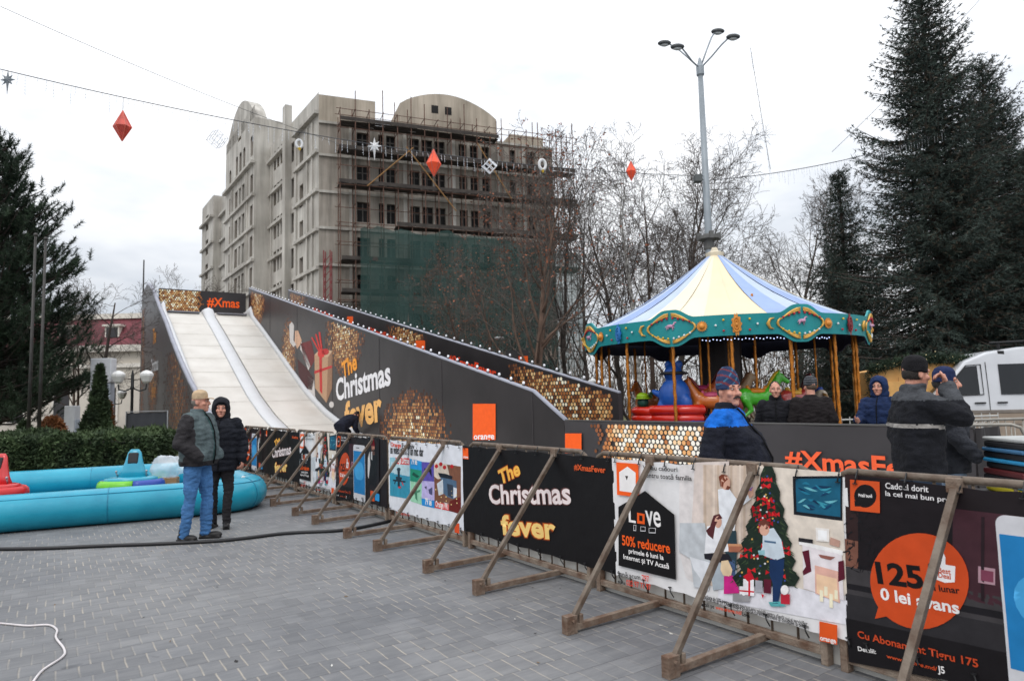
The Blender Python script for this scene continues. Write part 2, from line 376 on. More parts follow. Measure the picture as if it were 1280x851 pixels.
# ================================================================== the unfinished building
def building():
    A = atY(398.5, 115, 54); A.z = 0; Lp = atY(262, 262, 90); Lp.z = 0; Rp = atY(690, 184, 61.5); Rp.z = 0
    root = thing('unfinished_building', 'tall unfinished grey concrete building with arched gables and empty window openings', 'building', A)
    def concrete(name, c1, c2, dark):
        m = mat(name, c1, .92, var=.2, scale=.3, bump=.4, bscale=2.2, col2=c2, detail=9); t = m.node_tree; L = t.links.new; b = t.nodes['Principled BSDF']; src = b.inputs['Base Color'].links[0].from_socket
        co = t.nodes.new('ShaderNodeTexCoord'); mp = t.nodes.new('ShaderNodeMapping'); mp.inputs['Scale'].default_value = (1.6, 1.6, .12); L(co.outputs['Object'], mp.inputs['Vector'])
        n = t.nodes.new('ShaderNodeTexNoise'); n.inputs['Scale'].default_value = 1.0; n.inputs['Detail'].default_value = 6; n.inputs['Roughness'].default_value = .65; L(mp.outputs[0], n.inputs['Vector'])
        r = t.nodes.new('ShaderNodeValToRGB'); L(n.outputs[0], r.inputs[0]); r.color_ramp.elements[0].position = .3; r.color_ramp.elements[0].color = (dark, dark, dark * .98, 1); r.color_ramp.elements[1].position = .62; r.color_ramp.elements[1].color = (1.06, 1.06, 1.06, 1)
        x = t.nodes.new('ShaderNodeMix'); x.data_type = 'RGBA'; x.blend_type = 'MULTIPLY'; x.inputs[0].default_value = 1; L(src, x.inputs[6]); L(r.outputs[0], x.inputs[7]); L(x.outputs[2], b.inputs['Base Color']); return m
    conc = concrete('stained_concrete', (160, 155, 147), (198, 194, 186), .62); conc2 = concrete('stained_block', (136, 128, 118), (176, 168, 158), .52); tan_ = concrete('stained_render', (160, 149, 134), (188, 176, 160), .62)
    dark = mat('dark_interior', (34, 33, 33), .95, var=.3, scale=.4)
    fr = mat('window_frame_timber', (92, 88, 84), .8)
    dl = (Lp - A).normalized(); df = (Rp - A).normalized()
    def frame(d, off=0.0):          # local (t, depth outward, z) -> root-local point; outward is towards the camera side
        o = Vector((d.y, -d.x, 0)) if d is df else Vector((-d.y, d.x, 0))
        return lambda t, e, z: tuple(d * t + o * (e + off) + Vector((0, 0, z)))
    nwin = [0]
    def facade(P, t0, t1, z0, ztop, wins, m, name, dep=.35, arch=None):
        """a wall sheet with real openings; wins = (ta, tb, za, zb, arched)"""
        mb = MB()
        ts = sorted({t0, t1, *[w[0] for w in wins], *[w[1] for w in wins]}); zs = sorted({z0, ztop, *[w[2] for w in wins], *[w[3] for w in wins]})
        for i in range(len(ts) - 1):
            for j in range(len(zs) - 1):
                tm, zm = (ts[i] + ts[i + 1]) / 2, (zs[j] + zs[j + 1]) / 2
                if any(w[0] < tm < w[1] and w[2] < zm < w[3] for w in wins): continue
                mb.add([P(ts[i], 0, zs[j]), P(ts[i + 1], 0, zs[j]), P(ts[i + 1], 0, zs[j + 1]), P(ts[i], 0, zs[j + 1])], [(0, 1, 2, 3)])
        if arch:            # curved parapet above ztop
            n = 18; rise = arch
            pts = [(t0 + (t1 - t0) * k / n, ztop + rise * sin(pi * k / n) ** .75) for k in range(n + 1)]
            for k in range(n):
                a, b_ = pts[k], pts[k + 1]
                mb.add([P(a[0], 0, ztop), P(b_[0], 0, ztop), P(b_[0], 0, b_[1]), P(a[0], 0, a[1]), P(a[0], -1.2, a[1]), P(b_[0], -1.2, b_[1])], [(0, 1, 2, 3), (3, 2, 5, 4)])
        mb.build(name, m, root)
        for (ta, tb, za, zb, ar) in wins:       # each opening: reveals, dark room, thin frame bars
            q = MB(); D = -dep
            q.add([P(ta, 0, za), P(tb, 0, za), P(tb, 0, zb), P(ta, 0, zb), P(ta, D, za), P(tb, D, za), P(tb, D, zb), P(ta, D, zb)],
                  [(0, 1, 5, 4), (1, 2, 6, 5), (2, 3, 7, 6), (3, 0, 4, 7)], 0)
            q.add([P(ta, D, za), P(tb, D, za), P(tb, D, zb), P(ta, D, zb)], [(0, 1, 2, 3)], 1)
            tm = (ta + tb) / 2
            for (a, b_, c_, d_) in ((tm - .05, tm + .05, za, zb), (ta, tb, za + (zb - za) * .62, za + (zb - za) * .62 + .09)):
                q.add([P(a, D + .06, c_), P(b_, D + .06, c_), P(b_, D + .06, d_), P(a, D + .06, d_)], [(0, 1, 2, 3)], 2)
            if tb - ta > 2.4:
                for u0 in (.27, .61): pa, pb = ta + (tb - ta) * u0, ta + (tb - ta) * (u0 + .12); q.add([P(pa, -.02, za), P(pb, -.02, za), P(pb, -.02, zb), P(pa, -.02, zb), P(pb, D, za), P(pb, D, zb), P(pa, D, za), P(pa, D, zb)], [(0, 1, 2, 3), (1, 4, 5, 2), (6, 0, 3, 7)], 3)
            if ar:       # round head: fill the two upper corners of the opening
                r_ = (tb - ta) / 2; n = 6
                for sg in (-1, 1):
                    arc = [(tm + sg * r_ * cos(pi / 2 * k / n), zb - r_ + r_ * sin(pi / 2 * k / n)) for k in range(n + 1)]
                    q.add([P(tm + sg * r_, .01, zb + .02)] + [P(t, .01, z) for t, z in arc], [tuple(range(n + 2))], 3)
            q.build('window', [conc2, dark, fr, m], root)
    def band(mb, P, t0, t1, z, h=.32, e=.35, mi=0):
        mb.add([P(t0, -.05, z), P(t1, -.05, z), P(t1, e, z), P(t0, e, z), P(t0, -.05, z + h), P(t1, -.05, z + h), P(t1, e, z + h), P(t0, e, z + h)],
               [(0, 3, 2, 1), (4, 5, 6, 7), (0, 1, 5, 4), (1, 2, 6, 5), (2, 3, 7, 6), (3, 0, 4, 7)], mi)
    # ---- left facade: corner block, stair bay, gabled bay (proud), middle, far bay
    PL_ = frame(dl); PB = frame(dl, 1.5)
    rows = [22.9, 19.6, 16.4, 13.2, 10.0, 6.8]
    wl = []
    for z in rows:
        wl += [(4.0, 5.0, z - 1.0, z + 1.0, 0)]
    for z in (24.3, 21, 17.8, 14.6, 11.4, 8.2): wl += [(6.6, 7.5, z - .9, z + .9, 0)]
    wl += [(10.1 + k * 1.1, 10.8 + k * 1.1, 24.3, 26.2, 1) for k in range(3)]
    for z in rows[0:1] + rows[1:]: wl += [(10.0, 13.0, z - 2.1, z - .1, 0)]
    facade(PL_, 0, 14.4, 0, 27.15, wl, conc, 'left_wall')
    wl2 = []
    for z in (23.4, 20.3, 17.2, 14.1, 11, 8): wl2 += [(14.9, 15.9, z - 1, z + 1, 0), (18.2, 22.4, z - 1, z + 1, 0), (24.2, 25.1, z - 1, z + 1, 0)]
    wl2 += [(14.9, 15.9, 26.3, 28.4, 1), (19.9, 21.2, 29.6, 31.2, 1)] + [(18.0 + k * 1.6, 18.9 + k * 1.6, 26, 28.2, 1) for k in range(3)] + [(24.2, 25.1, 25.6, 27.6, 1)]
    facade(PB, 14.4, 26.9, 0, 30.0, wl2, conc, 'gabled_bay', arch=3.6)
    wl3 = []
    for z in (24, 20.6, 17.4, 14.2, 11): wl3 += [(29.5, 32.5, z - 1.2, z + .8, 0)]
    facade(PL_, 26.9, 36.6, 0, 28.0, wl3, conc, 'recessed_wall')
    wl4 = []
    for z in (25.6, 22.4, 19.2, 16, 12.8): wl4 += [(39.6, 41.2, z - 1.2, z + .8, 0)]
    PF = frame(dl, .9)
    facade(PF, 36.6, 43.8, 0, 28.1, wl4, conc, 'end_bay')
    tr = MB()
    for (P, a, b_) in ((PL_, 0, 6.2), (PL_, 8.6, 14.3), (PB, 14.3, 27.0), (PL_, 27, 36.6), (PF, 36.5, 43.9)):
        for z in (25.3, 22.05, 18.8, 15.55, 12.4, 9.2): band(tr, P, a, b_, z, .28, .38 if z > 25 else .26)
    for t in (1.3, 2.6, 5.6, 8.7, 9.4, 13.4): band(tr, PL_, t, t + .28, 3, 22, .14)
    for t in (16.7, 17.3, 23.2, 23.7): band(tr, PB, t, t + .26, 3, 22, .14)
    # sides of the projecting bays, the fin on the parapet
    for (t, e) in ((14.4, 1.5), (26.9, 1.5)):
        tr.add([PL_(t, -6, 0), PL_(t, e, 0), PL_(t, e, 30.0), PL_(t, -6, 30.0)], [(0, 1, 2, 3)])
    for (t, e) in ((36.6, .9), (43.8, .9)):
        tr.add([PL_(t, -6, 0), PL_(t, e, 0), PL_(t, e, 28.1), PL_(t, -6, 28.1)], [(0, 1, 2, 3)])
    band(tr, PL_, 7.4, 8.3, 3, 25.8, .55)
    # ---- front facade behind the scaffold
    PF2 = frame(df); zr = [(22.6, 24.1), (19.7, 21.3), (16.5, 18.2), (13.6, 15.2), (10.5, 12.1), (7.4, 9), (4.3, 5.9)]
    cols = [(3.05, 4.05), (4.84, 5.3), (5.5, 6.25), (7.5, 8.35), (8.6, 9.5), (9.75, 10.6), (11.86, 12.6), (12.9, 13.65), (14.0, 14.7), (16.6, 17.2), (18.25, 19.1)]
    wf = []
    for i, (za, zb) in enumerate(zr):
        for (ta, tb) in cols: wf.append((ta, tb, za, zb, 0))
    facade(PF2, 0, 20.9, 0, 24.7, wf[:66], conc2, 'front_wall')
    top = MB()
    def blk(t0, t1, z0, z1, e, deep=5):
        pts = [PF2(t, d, z) for z in (z0, z1) for (t, d) in ((t0, e), (t1, e), (t1, -deep), (t0, -deep))]
        top.add(pts, [(0, 1, 5, 4), (1, 2, 6, 5), (2, 3, 7, 6), (3, 0, 4, 7), (4, 5, 6, 7)])
    blk(0, 4.6, 24.7, 26.95, 0, 6.6); blk(16.8, 20.0, 24.7, 25.6, .0, 5); blk(4.6, 6.6, 24.7, 25.3, -1.2, 6)
    n = 14; pts = [(6.65 + 8.7 * k / n, 27.0 + 1.5 * sin(pi * k / n) ** .8 - .35 * k / n) for k in range(n + 1)]
    f0 = [PF2(6.65, .25, 24.7)] + [PF2(15.35, .25, 24.7)] + [PF2(t, .25, z) for t, z in pts[::-1]]
    f1 = [PF2(6.65, -4, 24.7)] + [PF2(15.35, -4, 24.7)] + [PF2(t, -4, z) for t, z in pts[::-1]]
    k = len(f0); top.add(f0 + f1, [tuple(range(k))] + [(i, i + k, (i + 1) % k + k, (i + 1) % k) for i in range(k)])
    # gable's back, roof slab and the rear walls so the block is closed
    rb = [PL_(0, 0, 0), PL_(43.8, 0, 0), tuple(Vector(PL_(43.8, 0, 0)) + df * 20), PF2(20.9, 0, 0)]
    slab = [tuple(Vector(p) + Vector((0, 0, 24.6))) for p in rb]
    top.add(rb + slab, [(1, 2, 6, 5), (2, 3, 7, 6)] + [(4, 5, 6, 7)])
    hi = [PB(14.4, 0, 30.0), PB(26.9, 0, 30.0), PL_(26.9, -6, 30.0), PL_(14.4, -6, 30.0)]
    top.add(hi, [(0, 1, 2, 3)])
    top.build('parapet', tan_, root)
    for z in (24.5, 21.75, 18.7, 15.7, 12.7, 9.6, 6.6): band(tr, PF2, 0, 20.9, z, .2, .18)
    for t in (2.4, 6.9, 11.2, 15.3, 17.8): band(tr, PF2, t, t + .3, 2, 22.4, .12)
    tr.build('cornice', conc, root)
    for t in (9.4, 10.6):
        gw = MB(); gw.add([PF2(t, .27, 26.5), PF2(t + .6, .27, 26.5), PF2(t + .6, .27, 27.2), PF2(t, .27, 27.2)], [(0, 1, 2, 3)])
        gw.build('gable_window', dark, root)
    # ---- scaffold, a thing of its own
    sc_ = thing('scaffold', 'rusty tube scaffold with dark plank decks on the front of the concrete building', 'scaffold', A)
    rust = mat('rusty_tube', (98, 70, 58), .8, var=.3, scale=4); plank = mat('old_planks', (62, 56, 52), .9, var=.3, scale=2)
    up = MB(); lg = MB(); dk = MB(); br = MB(); rnd = random.Random(4)
    ts = [1.5 + 1.15 * k for k in range(19)]
    for t in ts:
        for e in (.5, 1.7):
            up.tube([PF2(t, e, 0), PF2(t + rnd.uniform(-.06, .06), e, 25.2 + rnd.uniform(-.5, 2.2))], .04, 5)
    for z in [2 + 1.55 * k for k in range(16)]:
        for e in (.5, 1.7):
            if rnd.random() < .85: lg.tube([PF2(1.2, e, z), PF2(22.6, e, z + rnd.uniform(-.1, .1))], .03, 4)
        for t in ts: lg.tube([PF2(t, .4, z), PF2(t, 1.9, z)], .03, 4)
    for (z, a, b_) in ((24.25, 1.5, 15), (21.9, 1.4, 22.4), (19.1, 1.4, 22.4), (15.9, 6, 22.4), (12.9, 1.6, 22.4), (10.3, 1.6, 7), (7.5, 1.5, 20)):
        a2 = a; dk = MB()
        while a2 < b_:
            l_ = min(rnd.uniform(2.5, 4), b_ - a2)
            for e in (.55, .85, 1.15, 1.45):
                q0, q1 = Vector(PF2(a2, e, z + rnd.uniform(0, .1))), Vector(PF2(a2 + l_, e, z + rnd.uniform(0, .1)))
                dk.beam(q0, q1, .26, .07)
            dk.beam(Vector(PF2(a2, 1.75, z + .22)), Vector(PF2(a2 + l_, 1.75, z + .22)), .05, .3)
            a2 += l_
        dk.build('plank_deck', plank, sc_)
    for (a, b_, z0, z1) in ((3.6, 7.4, 19.0, 22.6), (6.8, 11, 22.6, 17.5), (13, 16, 23.6, 19)):
        br.tube([PF2(a, 1.85, z0), PF2(b_, 1.85, z1)], .045, 5)
    up.build('upright', rust, sc_); lg.build('ledger', rust, sc_)
    br.build('brace', mat('timber_brace', (150, 112, 66), .8), sc_)
    # ---- green debris net hung on the lower scaffold
    nm = bpy.data.materials.new('green_net'); nm.use_nodes = True; t = nm.node_tree; b = t.nodes['Principled BSDF']
    co = t.nodes.new('ShaderNodeTexCoord'); nz = t.nodes.new('ShaderNodeTexNoise'); nz.inputs['Scale'].default_value = .5; nz.inputs['Detail'].default_value = 6
    t.links.new(co.outputs['Object'], nz.inputs['Vector']); r = t.nodes.new('ShaderNodeValToRGB'); t.links.new(nz.outputs[0], r.inputs[0])
    r.color_ramp.elements[0].color = (*lin((24, 50, 48)), 1); r.color_ramp.elements[1].color = (*lin((54, 84, 78)), 1)
    r2 = t.nodes.new('ShaderNodeValToRGB'); t.links.new(nz.outputs[0], r2.inputs[0]); r2.color_ramp.elements[0].position = .3; r2.color_ramp.elements[1].position = .7
    r2.color_ramp.elements[0].color = (.84, .84, .84, 1); r2.color_ramp.elements[1].color = (.55, .55, .55, 1)
    t.links.new(r.outputs[0], b.inputs['Base Color']); t.links.new(r2.outputs[0], b.inputs['Alpha']); b.inputs['Roughness'].default_value = .9
    net = MB(); nx, nz_ = 60, 26; V = []; rnd = random.Random(2)
    from mathutils import noise
    for j in range(nz_ + 1):
        for i in range(nx + 1):
            tt = 3.0 + 19.6 * i / nx; topz = 15.5 + .55 * noise.noise(Vector((tt * .55, 3, 1))) + .25 * noise.noise(Vector((tt * 1.7, 8, 2))) - .9 * max(0, (tt - 13) / 8)
            z = 2 + (topz - 2) * j / nz_
            e = 1.98 + .36 * noise.noise(Vector((tt * .7, z * .35, 0))) + .16 * noise.noise(Vector((tt * 2.2, z * .5, 3)))
            V.append(PF2(tt, e, z))
    net.add(V, [(j * (nx + 1) + i, j * (nx + 1) + i + 1, (j + 1) * (nx + 1) + i + 1, (j + 1) * (nx + 1) + i) for j in range(nz_) for i in range(nx)])
    o = net.build('safety_net', nm, None, True); o.location = A
    tag(o, 'dark green debris net hanging over the lower scaffold of the building', 'net')
    # red hoist mast by the corner
    hm = thing('hoist_mast', 'red lattice hoist mast standing at the corner of the concrete building', 'mast', A + Vector((.8, -1.5, 0)))
    q = MB(); H = 13.6
    for x, y in ((0, 0), (.5, 0), (.5, .5), (0, .5)): q.tube([(x, y, 0), (x, y, H)], .05, 5)
    z = 0
    while z < H - .6:
        q.tube([(0, 0, z), (.5, 0, z + .6)], .03, 4); q.tube([(.5, 0, z), (.5, .5, z + .6)], .03, 4); q.tube([(0, 0, z), (0, .5, z + .6)], .03, 4); z += .6
    q.build('lattice', mat('red_mast', (122, 52, 52), .6), hm)
building()

# ================================================================== low white building with a dark red roof, far left
def red_roof_house():
    p = atY(100, 545, 52); root = thing('red_roofed_house', 'pale two storey house with a dark red mansard roof behind the pine', 'house', (-47, 52, 0))
    wallm = mat('cream_render', (196, 188, 176), .9, var=.12, scale=.6, bump=.2); roofm = mat('red_roof_tiles', (104, 46, 54), .7, var=.3, scale=1.5, bump=.6, bscale=8)
    tr = mat('pale_trim', (212, 206, 196), .8); dk = mat('house_glass', (44, 42, 44), .25)
    W, D, H = 26, 9, 6.0
    b = MB(); b.box(0, W, 0, D, 0, H); b.build('wall', wallm, root)
    r = MB(); y0 = -.25
    r.add([(-.2, y0, H + .5), (W + .2, y0, H + .5), (W + .2, D, H + .5), (-.2, D, H + .5), (.8, 1.2, H + 2.7), (W - .8, 1.2, H + 2.7), (W - .8, D - 1, H + 2.7), (.8, D - 1, H + 2.7)],
          [(0, 1, 5, 4), (1, 2, 6, 5), (2, 3, 7, 6), (3, 0, 4, 7), (4, 5, 6, 7)]); ro = r.build('roof', roofm, root)
    c = MB(); c.box(-.3, W + .3, -.5, D, H, H + .5); c.box(-.1, W + .1, -.2, .0, H - 1.2, H - .9); c.box(.6, W - .6, 1.0, D - 1, H + 2.7, H + 3.1); c.build('cornice', tr, root)
    for k in range(7):
        x = 1.6 + k * 3.5
        f = MB(); f.box(x - .12, x + 1.4, -.1, -.0, .7, 3.4); f.box(x - .22, x + 1.5, -.14, -.002, 3.4, 3.62)
        n = 8; wf = f.build('window', tr, root)
        g_ = MB(); g_.box(x + .05, x + 1.23, -.13, -.1, .85, 3.25); g_.build('pane', dk, wf)
        d = MB(); d.box(x + .1, x + 1.2, .2, 1.2, H + .9, H + 2.0); d.box(x - .05, x + 1.35, .05, 1.2, H + 2.0, H + 2.15); dd = d.build('dormer', tr, ro)
        g2 = MB(); g2.box(x + .22, x + 1.08, .16, .2, H + 1.05, H + 1.9); g2.build('pane', dk, dd)
red_roof_house()

# ================================================================== trees
BARK = mat('bark_grey', (66, 58, 53), .95, var=.35, scale=3, bump=.9, bscale=14)
BARKB = mat('bark_brown', (74, 60, 52), .95, var=.35, scale=3, bump=.9, bscale=14)
TWIG = mat('twigs', (86, 79, 74), .95, var=.3, scale=2)
DRY = mat('dry_leaves', (136, 82, 58), .85, var=.4, scale=5)
def grow_tree(seed, H, r0, spread=.5, nl=(11, 6, 6, 4), stems=1, leaves=0, up=.35, droop=0, first=.22):
    """returns (trunk mesh, crown mesh): bent tapering limbs, branches, twigs"""
    rnd = random.Random(seed); tk = MB(); cr = MB(); leafp = []
    def path(p, d, L, n, wig, trop):
        pts = [p.copy()]; d = d.normalized()
        for i in range(n):
            d = (d + Vector((rnd.gauss(0, wig), rnd.gauss(0, wig), rnd.gauss(0, wig) + trop))).normalized()
            p = p + d * (L / n); pts.append(p.copy())
        return pts
    sides = (9, 6, 4, 3, 3); segs = (9, 7, 5, 3, 2)
    def rec(p, d, L, r, lv):
        n = segs[lv]; pts = path(p, d, L, n, (.07, .13, .17, .2, .2)[lv], (.05, .09 * up * 3, .05 - droop, .02 - droop, -droop)[lv])
        tip = max(.006, r * (.16 if lv < 2 else .3)); rr = [r + (tip - r) * (i / n) ** .8 for i in range(n + 1)]
        (tk if lv < 2 else cr).tube(pts, rr, sides[lv], 0 if lv < 2 else 0, cap=lv < 2)
        if lv >= len(nl): 
            if leaves: leafp.append(pts[-1]); leafp.append(pts[1])
            return
        k = nl[lv]; f0 = first if lv == 0 else .2
        for i in range(k):
            t = f0 + (1 - f0) * ((i + rnd.random() * .8) / k); t = min(t, .98); q = t * n; a = int(q); f = q - a
            P = pts[a].lerp(pts[min(a + 1, n)], f); D = (pts[min(a + 1, n)] - pts[a]).normalized()
            X, Y, _ = basis(D); az = i * 2.4 + rnd.uniform(-.6, .6); ang = rnd.uniform(.45, .95) * (1.0 if lv else spread / .5)
            nd = D * cos(ang) + (X * cos(az) + Y * sin(az)) * sin(ang)
            rad = (rr[a] + (rr[min(a + 1, n)] - rr[a]) * f) * rnd.uniform(.42, .62)
            l = L * (rnd.uniform(.42, .66) if lv else rnd.uniform(.4, .62)) * (1.12 - .55 * t)
            rec(P, nd, l, max(.006, rad), lv + 1)
    for s in range(stems):
        a = s * 2 * pi / stems + rnd.random(); tilt = .0 if stems == 1 else .16
        rec(Vector((cos(a) * .12 * (stems > 1), sin(a) * .12 * (stems > 1), -.1)), Vector((cos(a) * tilt + rnd.uniform(-.05, .05), sin(a) * tilt, 1)), H * rnd.uniform(.86, 1), r0 * (.75 if stems > 1 else 1), 0)
    if leaves:
        for p in leafp:
            if rnd.random() > leaves: continue
            q = p + Vector((rnd.gauss(0, .04), rnd.gauss(0, .04), -.03)); s = rnd.uniform(.035, .06)
            X = Vector((rnd.gauss(0, 1), rnd.gauss(0, 1), rnd.gauss(0, 1))).normalized() * s; Y = X.cross(Vector((rnd.gauss(0, 1), rnd.gauss(0, 1), rnd.gauss(0, 1)))).normalized() * s * .7
            cr.add([q - X, q + Y, q + X, q - Y], [(0, 1, 2, 3)], 1)
    return tk, cr
def make_tree(name, seed, bark=BARK, **kw):
    tk, cr = grow_tree(seed, **kw)
    return tk.mesh(name + '_trunk', [bark], True), cr.mesh(name + '_crown', [TWIG, DRY], True)
def put_tree(meshes, loc, label, s=1.0, rz=0.0, group='bare winter trees', cat='tree', name='bare_tree', tilt=0):
    r = thing(name, label, cat, loc, rz, group); r.scale = (s, s, s); r.rotation_euler = (0, tilt, rz)
    link('trunk', meshes[0], r); link('crown', meshes[1], r); return r
TA = make_tree('tall_a', 3, H=10, r0=.17, spread=.42, nl=(12, 7, 6, 4), up=.5)
TB = make_tree('forked_b', 8, BARKB, H=9, r0=.15, spread=.5, nl=(9, 7, 6, 4), stems=2, up=.5)
BARKC = mat('bark_warm', (98, 78, 66), .95, var=.3, scale=3, bump=.8, bscale=14)
TC_ = make_tree('leafy_c', 15, BARKC, H=9.6, r0=.21, spread=.5, nl=(11, 7, 6, 3), stems=2, leaves=.3, up=.5)
TD = make_tree('wide_d', 21, H=8, r0=.2, spread=.75, nl=(9, 7, 6, 4), up=.22, first=.3)
TE = make_tree('slim_e', 33, H=10, r0=.13, spread=.35, nl=(13, 6, 6, 3), up=.6)
def gpt(px, Y): p = atY(px, 500, Y); return (p.x, Y, 0)
put_tree(TC_, gpt(672, 23), 'bare tree still holding brown leaves in front of the green net', .98, .5, 'trees with dry brown leaves')
put_tree(TC_, gpt(612, 29), 'thin brown leaved tree directly left of the leafy tree by the net', .7, 2.5, 'trees with dry brown leaves')
put_tree(TE, gpt(716, 27), 'tall straight dark trunk just left of the carousel', 1.0, 1.2)
put_tree(TA, gpt(772, 30), 'tall bare tree rising over the left edge of the carousel roof', 1.03, 2.2)
put_tree(TB, gpt(815, 27), 'forked bare tree behind the carousel, its crown left of the tall lamp', 1.18, .3)
put_tree(TA, gpt(850, 33), 'tallest bare tree, top just left of the lamp post', 1.28, 4.1)
put_tree(TD, gpt(905, 29), 'broad bare tree behind the lamp post above the carousel peak', .86, 1.0)
put_tree(TB, gpt(950, 35), 'bare forked tree right of the carousel peak', .92, 3.6)
put_tree(TA, gpt(1005, 34), 'bare tree between the carousel roof and the small spruce', 1.1, 5.0)
put_tree(TE, gpt(1030, 38), 'slim bare tree touching the small spruce', 1.22, 3.0)
put_tree(TD, gpt(128, 30), 'leaning bare tree in front of the red roofed house', .86, .6, tilt=.1)
put_tree(TB, gpt(92, 34), 'bare tree half hidden by the dark pine', .8, 2.0)
put_tree(TD, gpt(228, 62), 'bare crown showing above the top of the white slide', 1.55, 4.2)
put_tree(TE, gpt(742, 40), 'slender bare tree deep between leafy tree and carousel', 1.25, .9)
put_tree(TA, gpt(880, 46), 'far bare tree seen under the carousel canopy by its centre column', 1.2, 2.9)
put_tree(TB, gpt(1275, 36), 'bare tree at the far right behind the spruces', 1.4, 1.1)
bm_ = mat('birch_bark', (196, 194, 188), .85, var=.45, scale=9, col2=(70, 66, 64))
bt = make_tree('birch', 44, bm_, H=8.5, r0=.16, spread=.4, nl=(10, 6, 6, 4), up=.5, droop=.04)
put_tree(bt, gpt(800, 24), 'white barked birch trunk seen between the carousel poles', 1.0, 1.0, 'birches', tilt=.12)
# far belt of trees behind the square
def far_wood():
    rnd = np.random.default_rng(5); N = 26000
    X = rnd.uniform(-12, 75, N); Y = 58 + rnd.normal(0, 3.5, N); hh = 6.5 + 1.6 * np.sin(X * .5) + 1.0 * np.sin(X * 1.7 + 1)
    Z = rnd.random(N) ** 1.3 * hh
    L = rnd.uniform(.5, 1.6, N); az = rnd.uniform(0, 2 * pi, N); el = rnd.uniform(.2, 1.4, N)
    D = np.stack([np.cos(az) * np.cos(el), np.sin(az) * np.cos(el), np.sin(el)], 1) * L[:, None]
    P = np.stack([X, Y, Z], 1); wv = np.stack([np.cos(az + 1.57), np.sin(az + 1.57), 0 * az], 1) * rnd.uniform(.02, .07, N)[:, None]
    V = np.stack([P - wv, P + wv, P + D], 1).reshape(-1, 3); F = np.arange(3 * N).reshape(-1, 3)
    o = link('far_wood', npmesh('far_wood', V, F, [mat('far_twigs', (92, 80, 72), 1, var=.4, scale=.3)]))
    tag(o, 'brown belt of leafless trees far behind the carousel', 'wood', kind='stuff')
far_wood()

def needles(C, D, rng, K, tuft, wid, puff, mats, pale=.16):
    N = len(C); C = np.repeat(C, K, 0); D = np.repeat(D, K, 0) + rng.normal(0, puff, (N * K, 3)); D /= np.linalg.norm(D, axis=1)[:, None] + 1e-9
    Wd = np.cross(D, rng.normal(0, 1, (N * K, 3))); Wd /= np.linalg.norm(Wd, axis=1)[:, None] + 1e-9
    l = tuft * rng.uniform(.55, 1.3, N * K)[:, None]; w_ = wid * rng.uniform(.7, 1.3, N * K)[:, None]
    V = np.stack([C - Wd * w_, C + Wd * w_, C + D * l], 1).reshape(-1, 3); F = np.arange(3 * N * K).reshape(-1, 3)
    return npmesh('conifer_crown', V, F, mats, np.repeat(rng.random(N) < pale, K).astype(np.int32))
def spruce_mesh(seed, H, R_, bz=.4, power=.75, dens=1.0, tuft=.13, lift=.45):
    """layered boughs that droop and turn up at the tip, each hung with needle sprays; returns (trunk mesh, crown mesh)"""
    rng = np.random.default_rng(seed); rnd = random.Random(seed); C_ = []; D_ = []; limbs = MB(); z = bz
    while z < H - .2:
        f = (z - bz) / (H - bz); L0 = R_ * (1 - f) ** power + .16
        nb = max(4, int(round((4 + 3.2 * (1 - f)) * dens))); a0 = rnd.random() * 6.3
        for b in range(nb):
            az = a0 + 2 * pi * b / nb + rnd.uniform(-.4, .4); big = rnd.random() < .22; L = L0 * (rnd.uniform(1.0, 1.28) if big else rnd.uniform(.55, 1.0))
            el = -.34 + lift * 2.0 * f ** 1.3 + rnd.uniform(-.14, .14); zb = z + rnd.uniform(-.12, .12)
            n = max(4, int(L / .15)); t = np.linspace(.1, 1, n); rr = t * L
            zz = zb + rr * np.tan(np.clip(el, -.9, 1.2)) - .12 * L * t * (1 - f) + .2 * L * t ** 4
            bend = rnd.uniform(-.18, .18) * t ** 2
            P = np.stack([np.cos(az + bend) * rr, np.sin(az + bend) * rr, zz], 1)
            if L > .8: limbs.tube([Vector((0, 0, zb)), Vector(P[n // 2]), Vector(P[-1])], [.012 + .012 * L, .01 + .006 * L, .006], 4, cap=False)
            dv = np.gradient(P, axis=0); dv /= np.linalg.norm(dv, axis=1)[:, None] + 1e-9; side = np.array([-np.sin(az), np.cos(az), 0])
            for i in range(n):
                sl_ = min(.62, .42 * (1.04 - t[i]) * L + .12) * rnd.uniform(.7, 1.15)
                for sg in (-1, 1):
                    m = max(1, int(sl_ / .1)); u = (np.arange(m) + rng.random(m)) / m * sl_
                    d = dv[i] * .75 + side * sg * .7 + np.array([0, 0, -.12 - .35 * rnd.random()]); d /= np.linalg.norm(d)
                    q = P[i] + d * u[:, None] + rng.normal(0, .025, (m, 3)); q[:, 2] -= .35 * u ** 2
                    C_.append(q); D_.append(np.repeat(d[None], m, 0))
                C_.append(P[i:i + 1]); D_.append(dv[i:i + 1])
        z += (.2 + .16 * (1 - f)) / dens * rnd.uniform(.75, 1.25)
    for k in range(10): C_.append(np.array([[0, 0, H - .5 + k * .05]])); D_.append(np.array([[0, 0, 1.0]]))
    cr = needles(np.concatenate(C_), np.concatenate(D_), rng, 5, tuft, .0125, .5, [SPR1, SPR2])
    tr = MB(); tr.tube([(0, 0, -.1), (.02, .02, H * .5), (0, 0, H - .2)], [.02 * H + .03, .012 * H, .02], 8)
    o = len(tr.v); tr.v += limbs.v; tr.f += [tuple(i + o for i in f) for f in limbs.f]; tr.m += limbs.m
    return tr.mesh('spruce_trunk', [BARK], True), cr
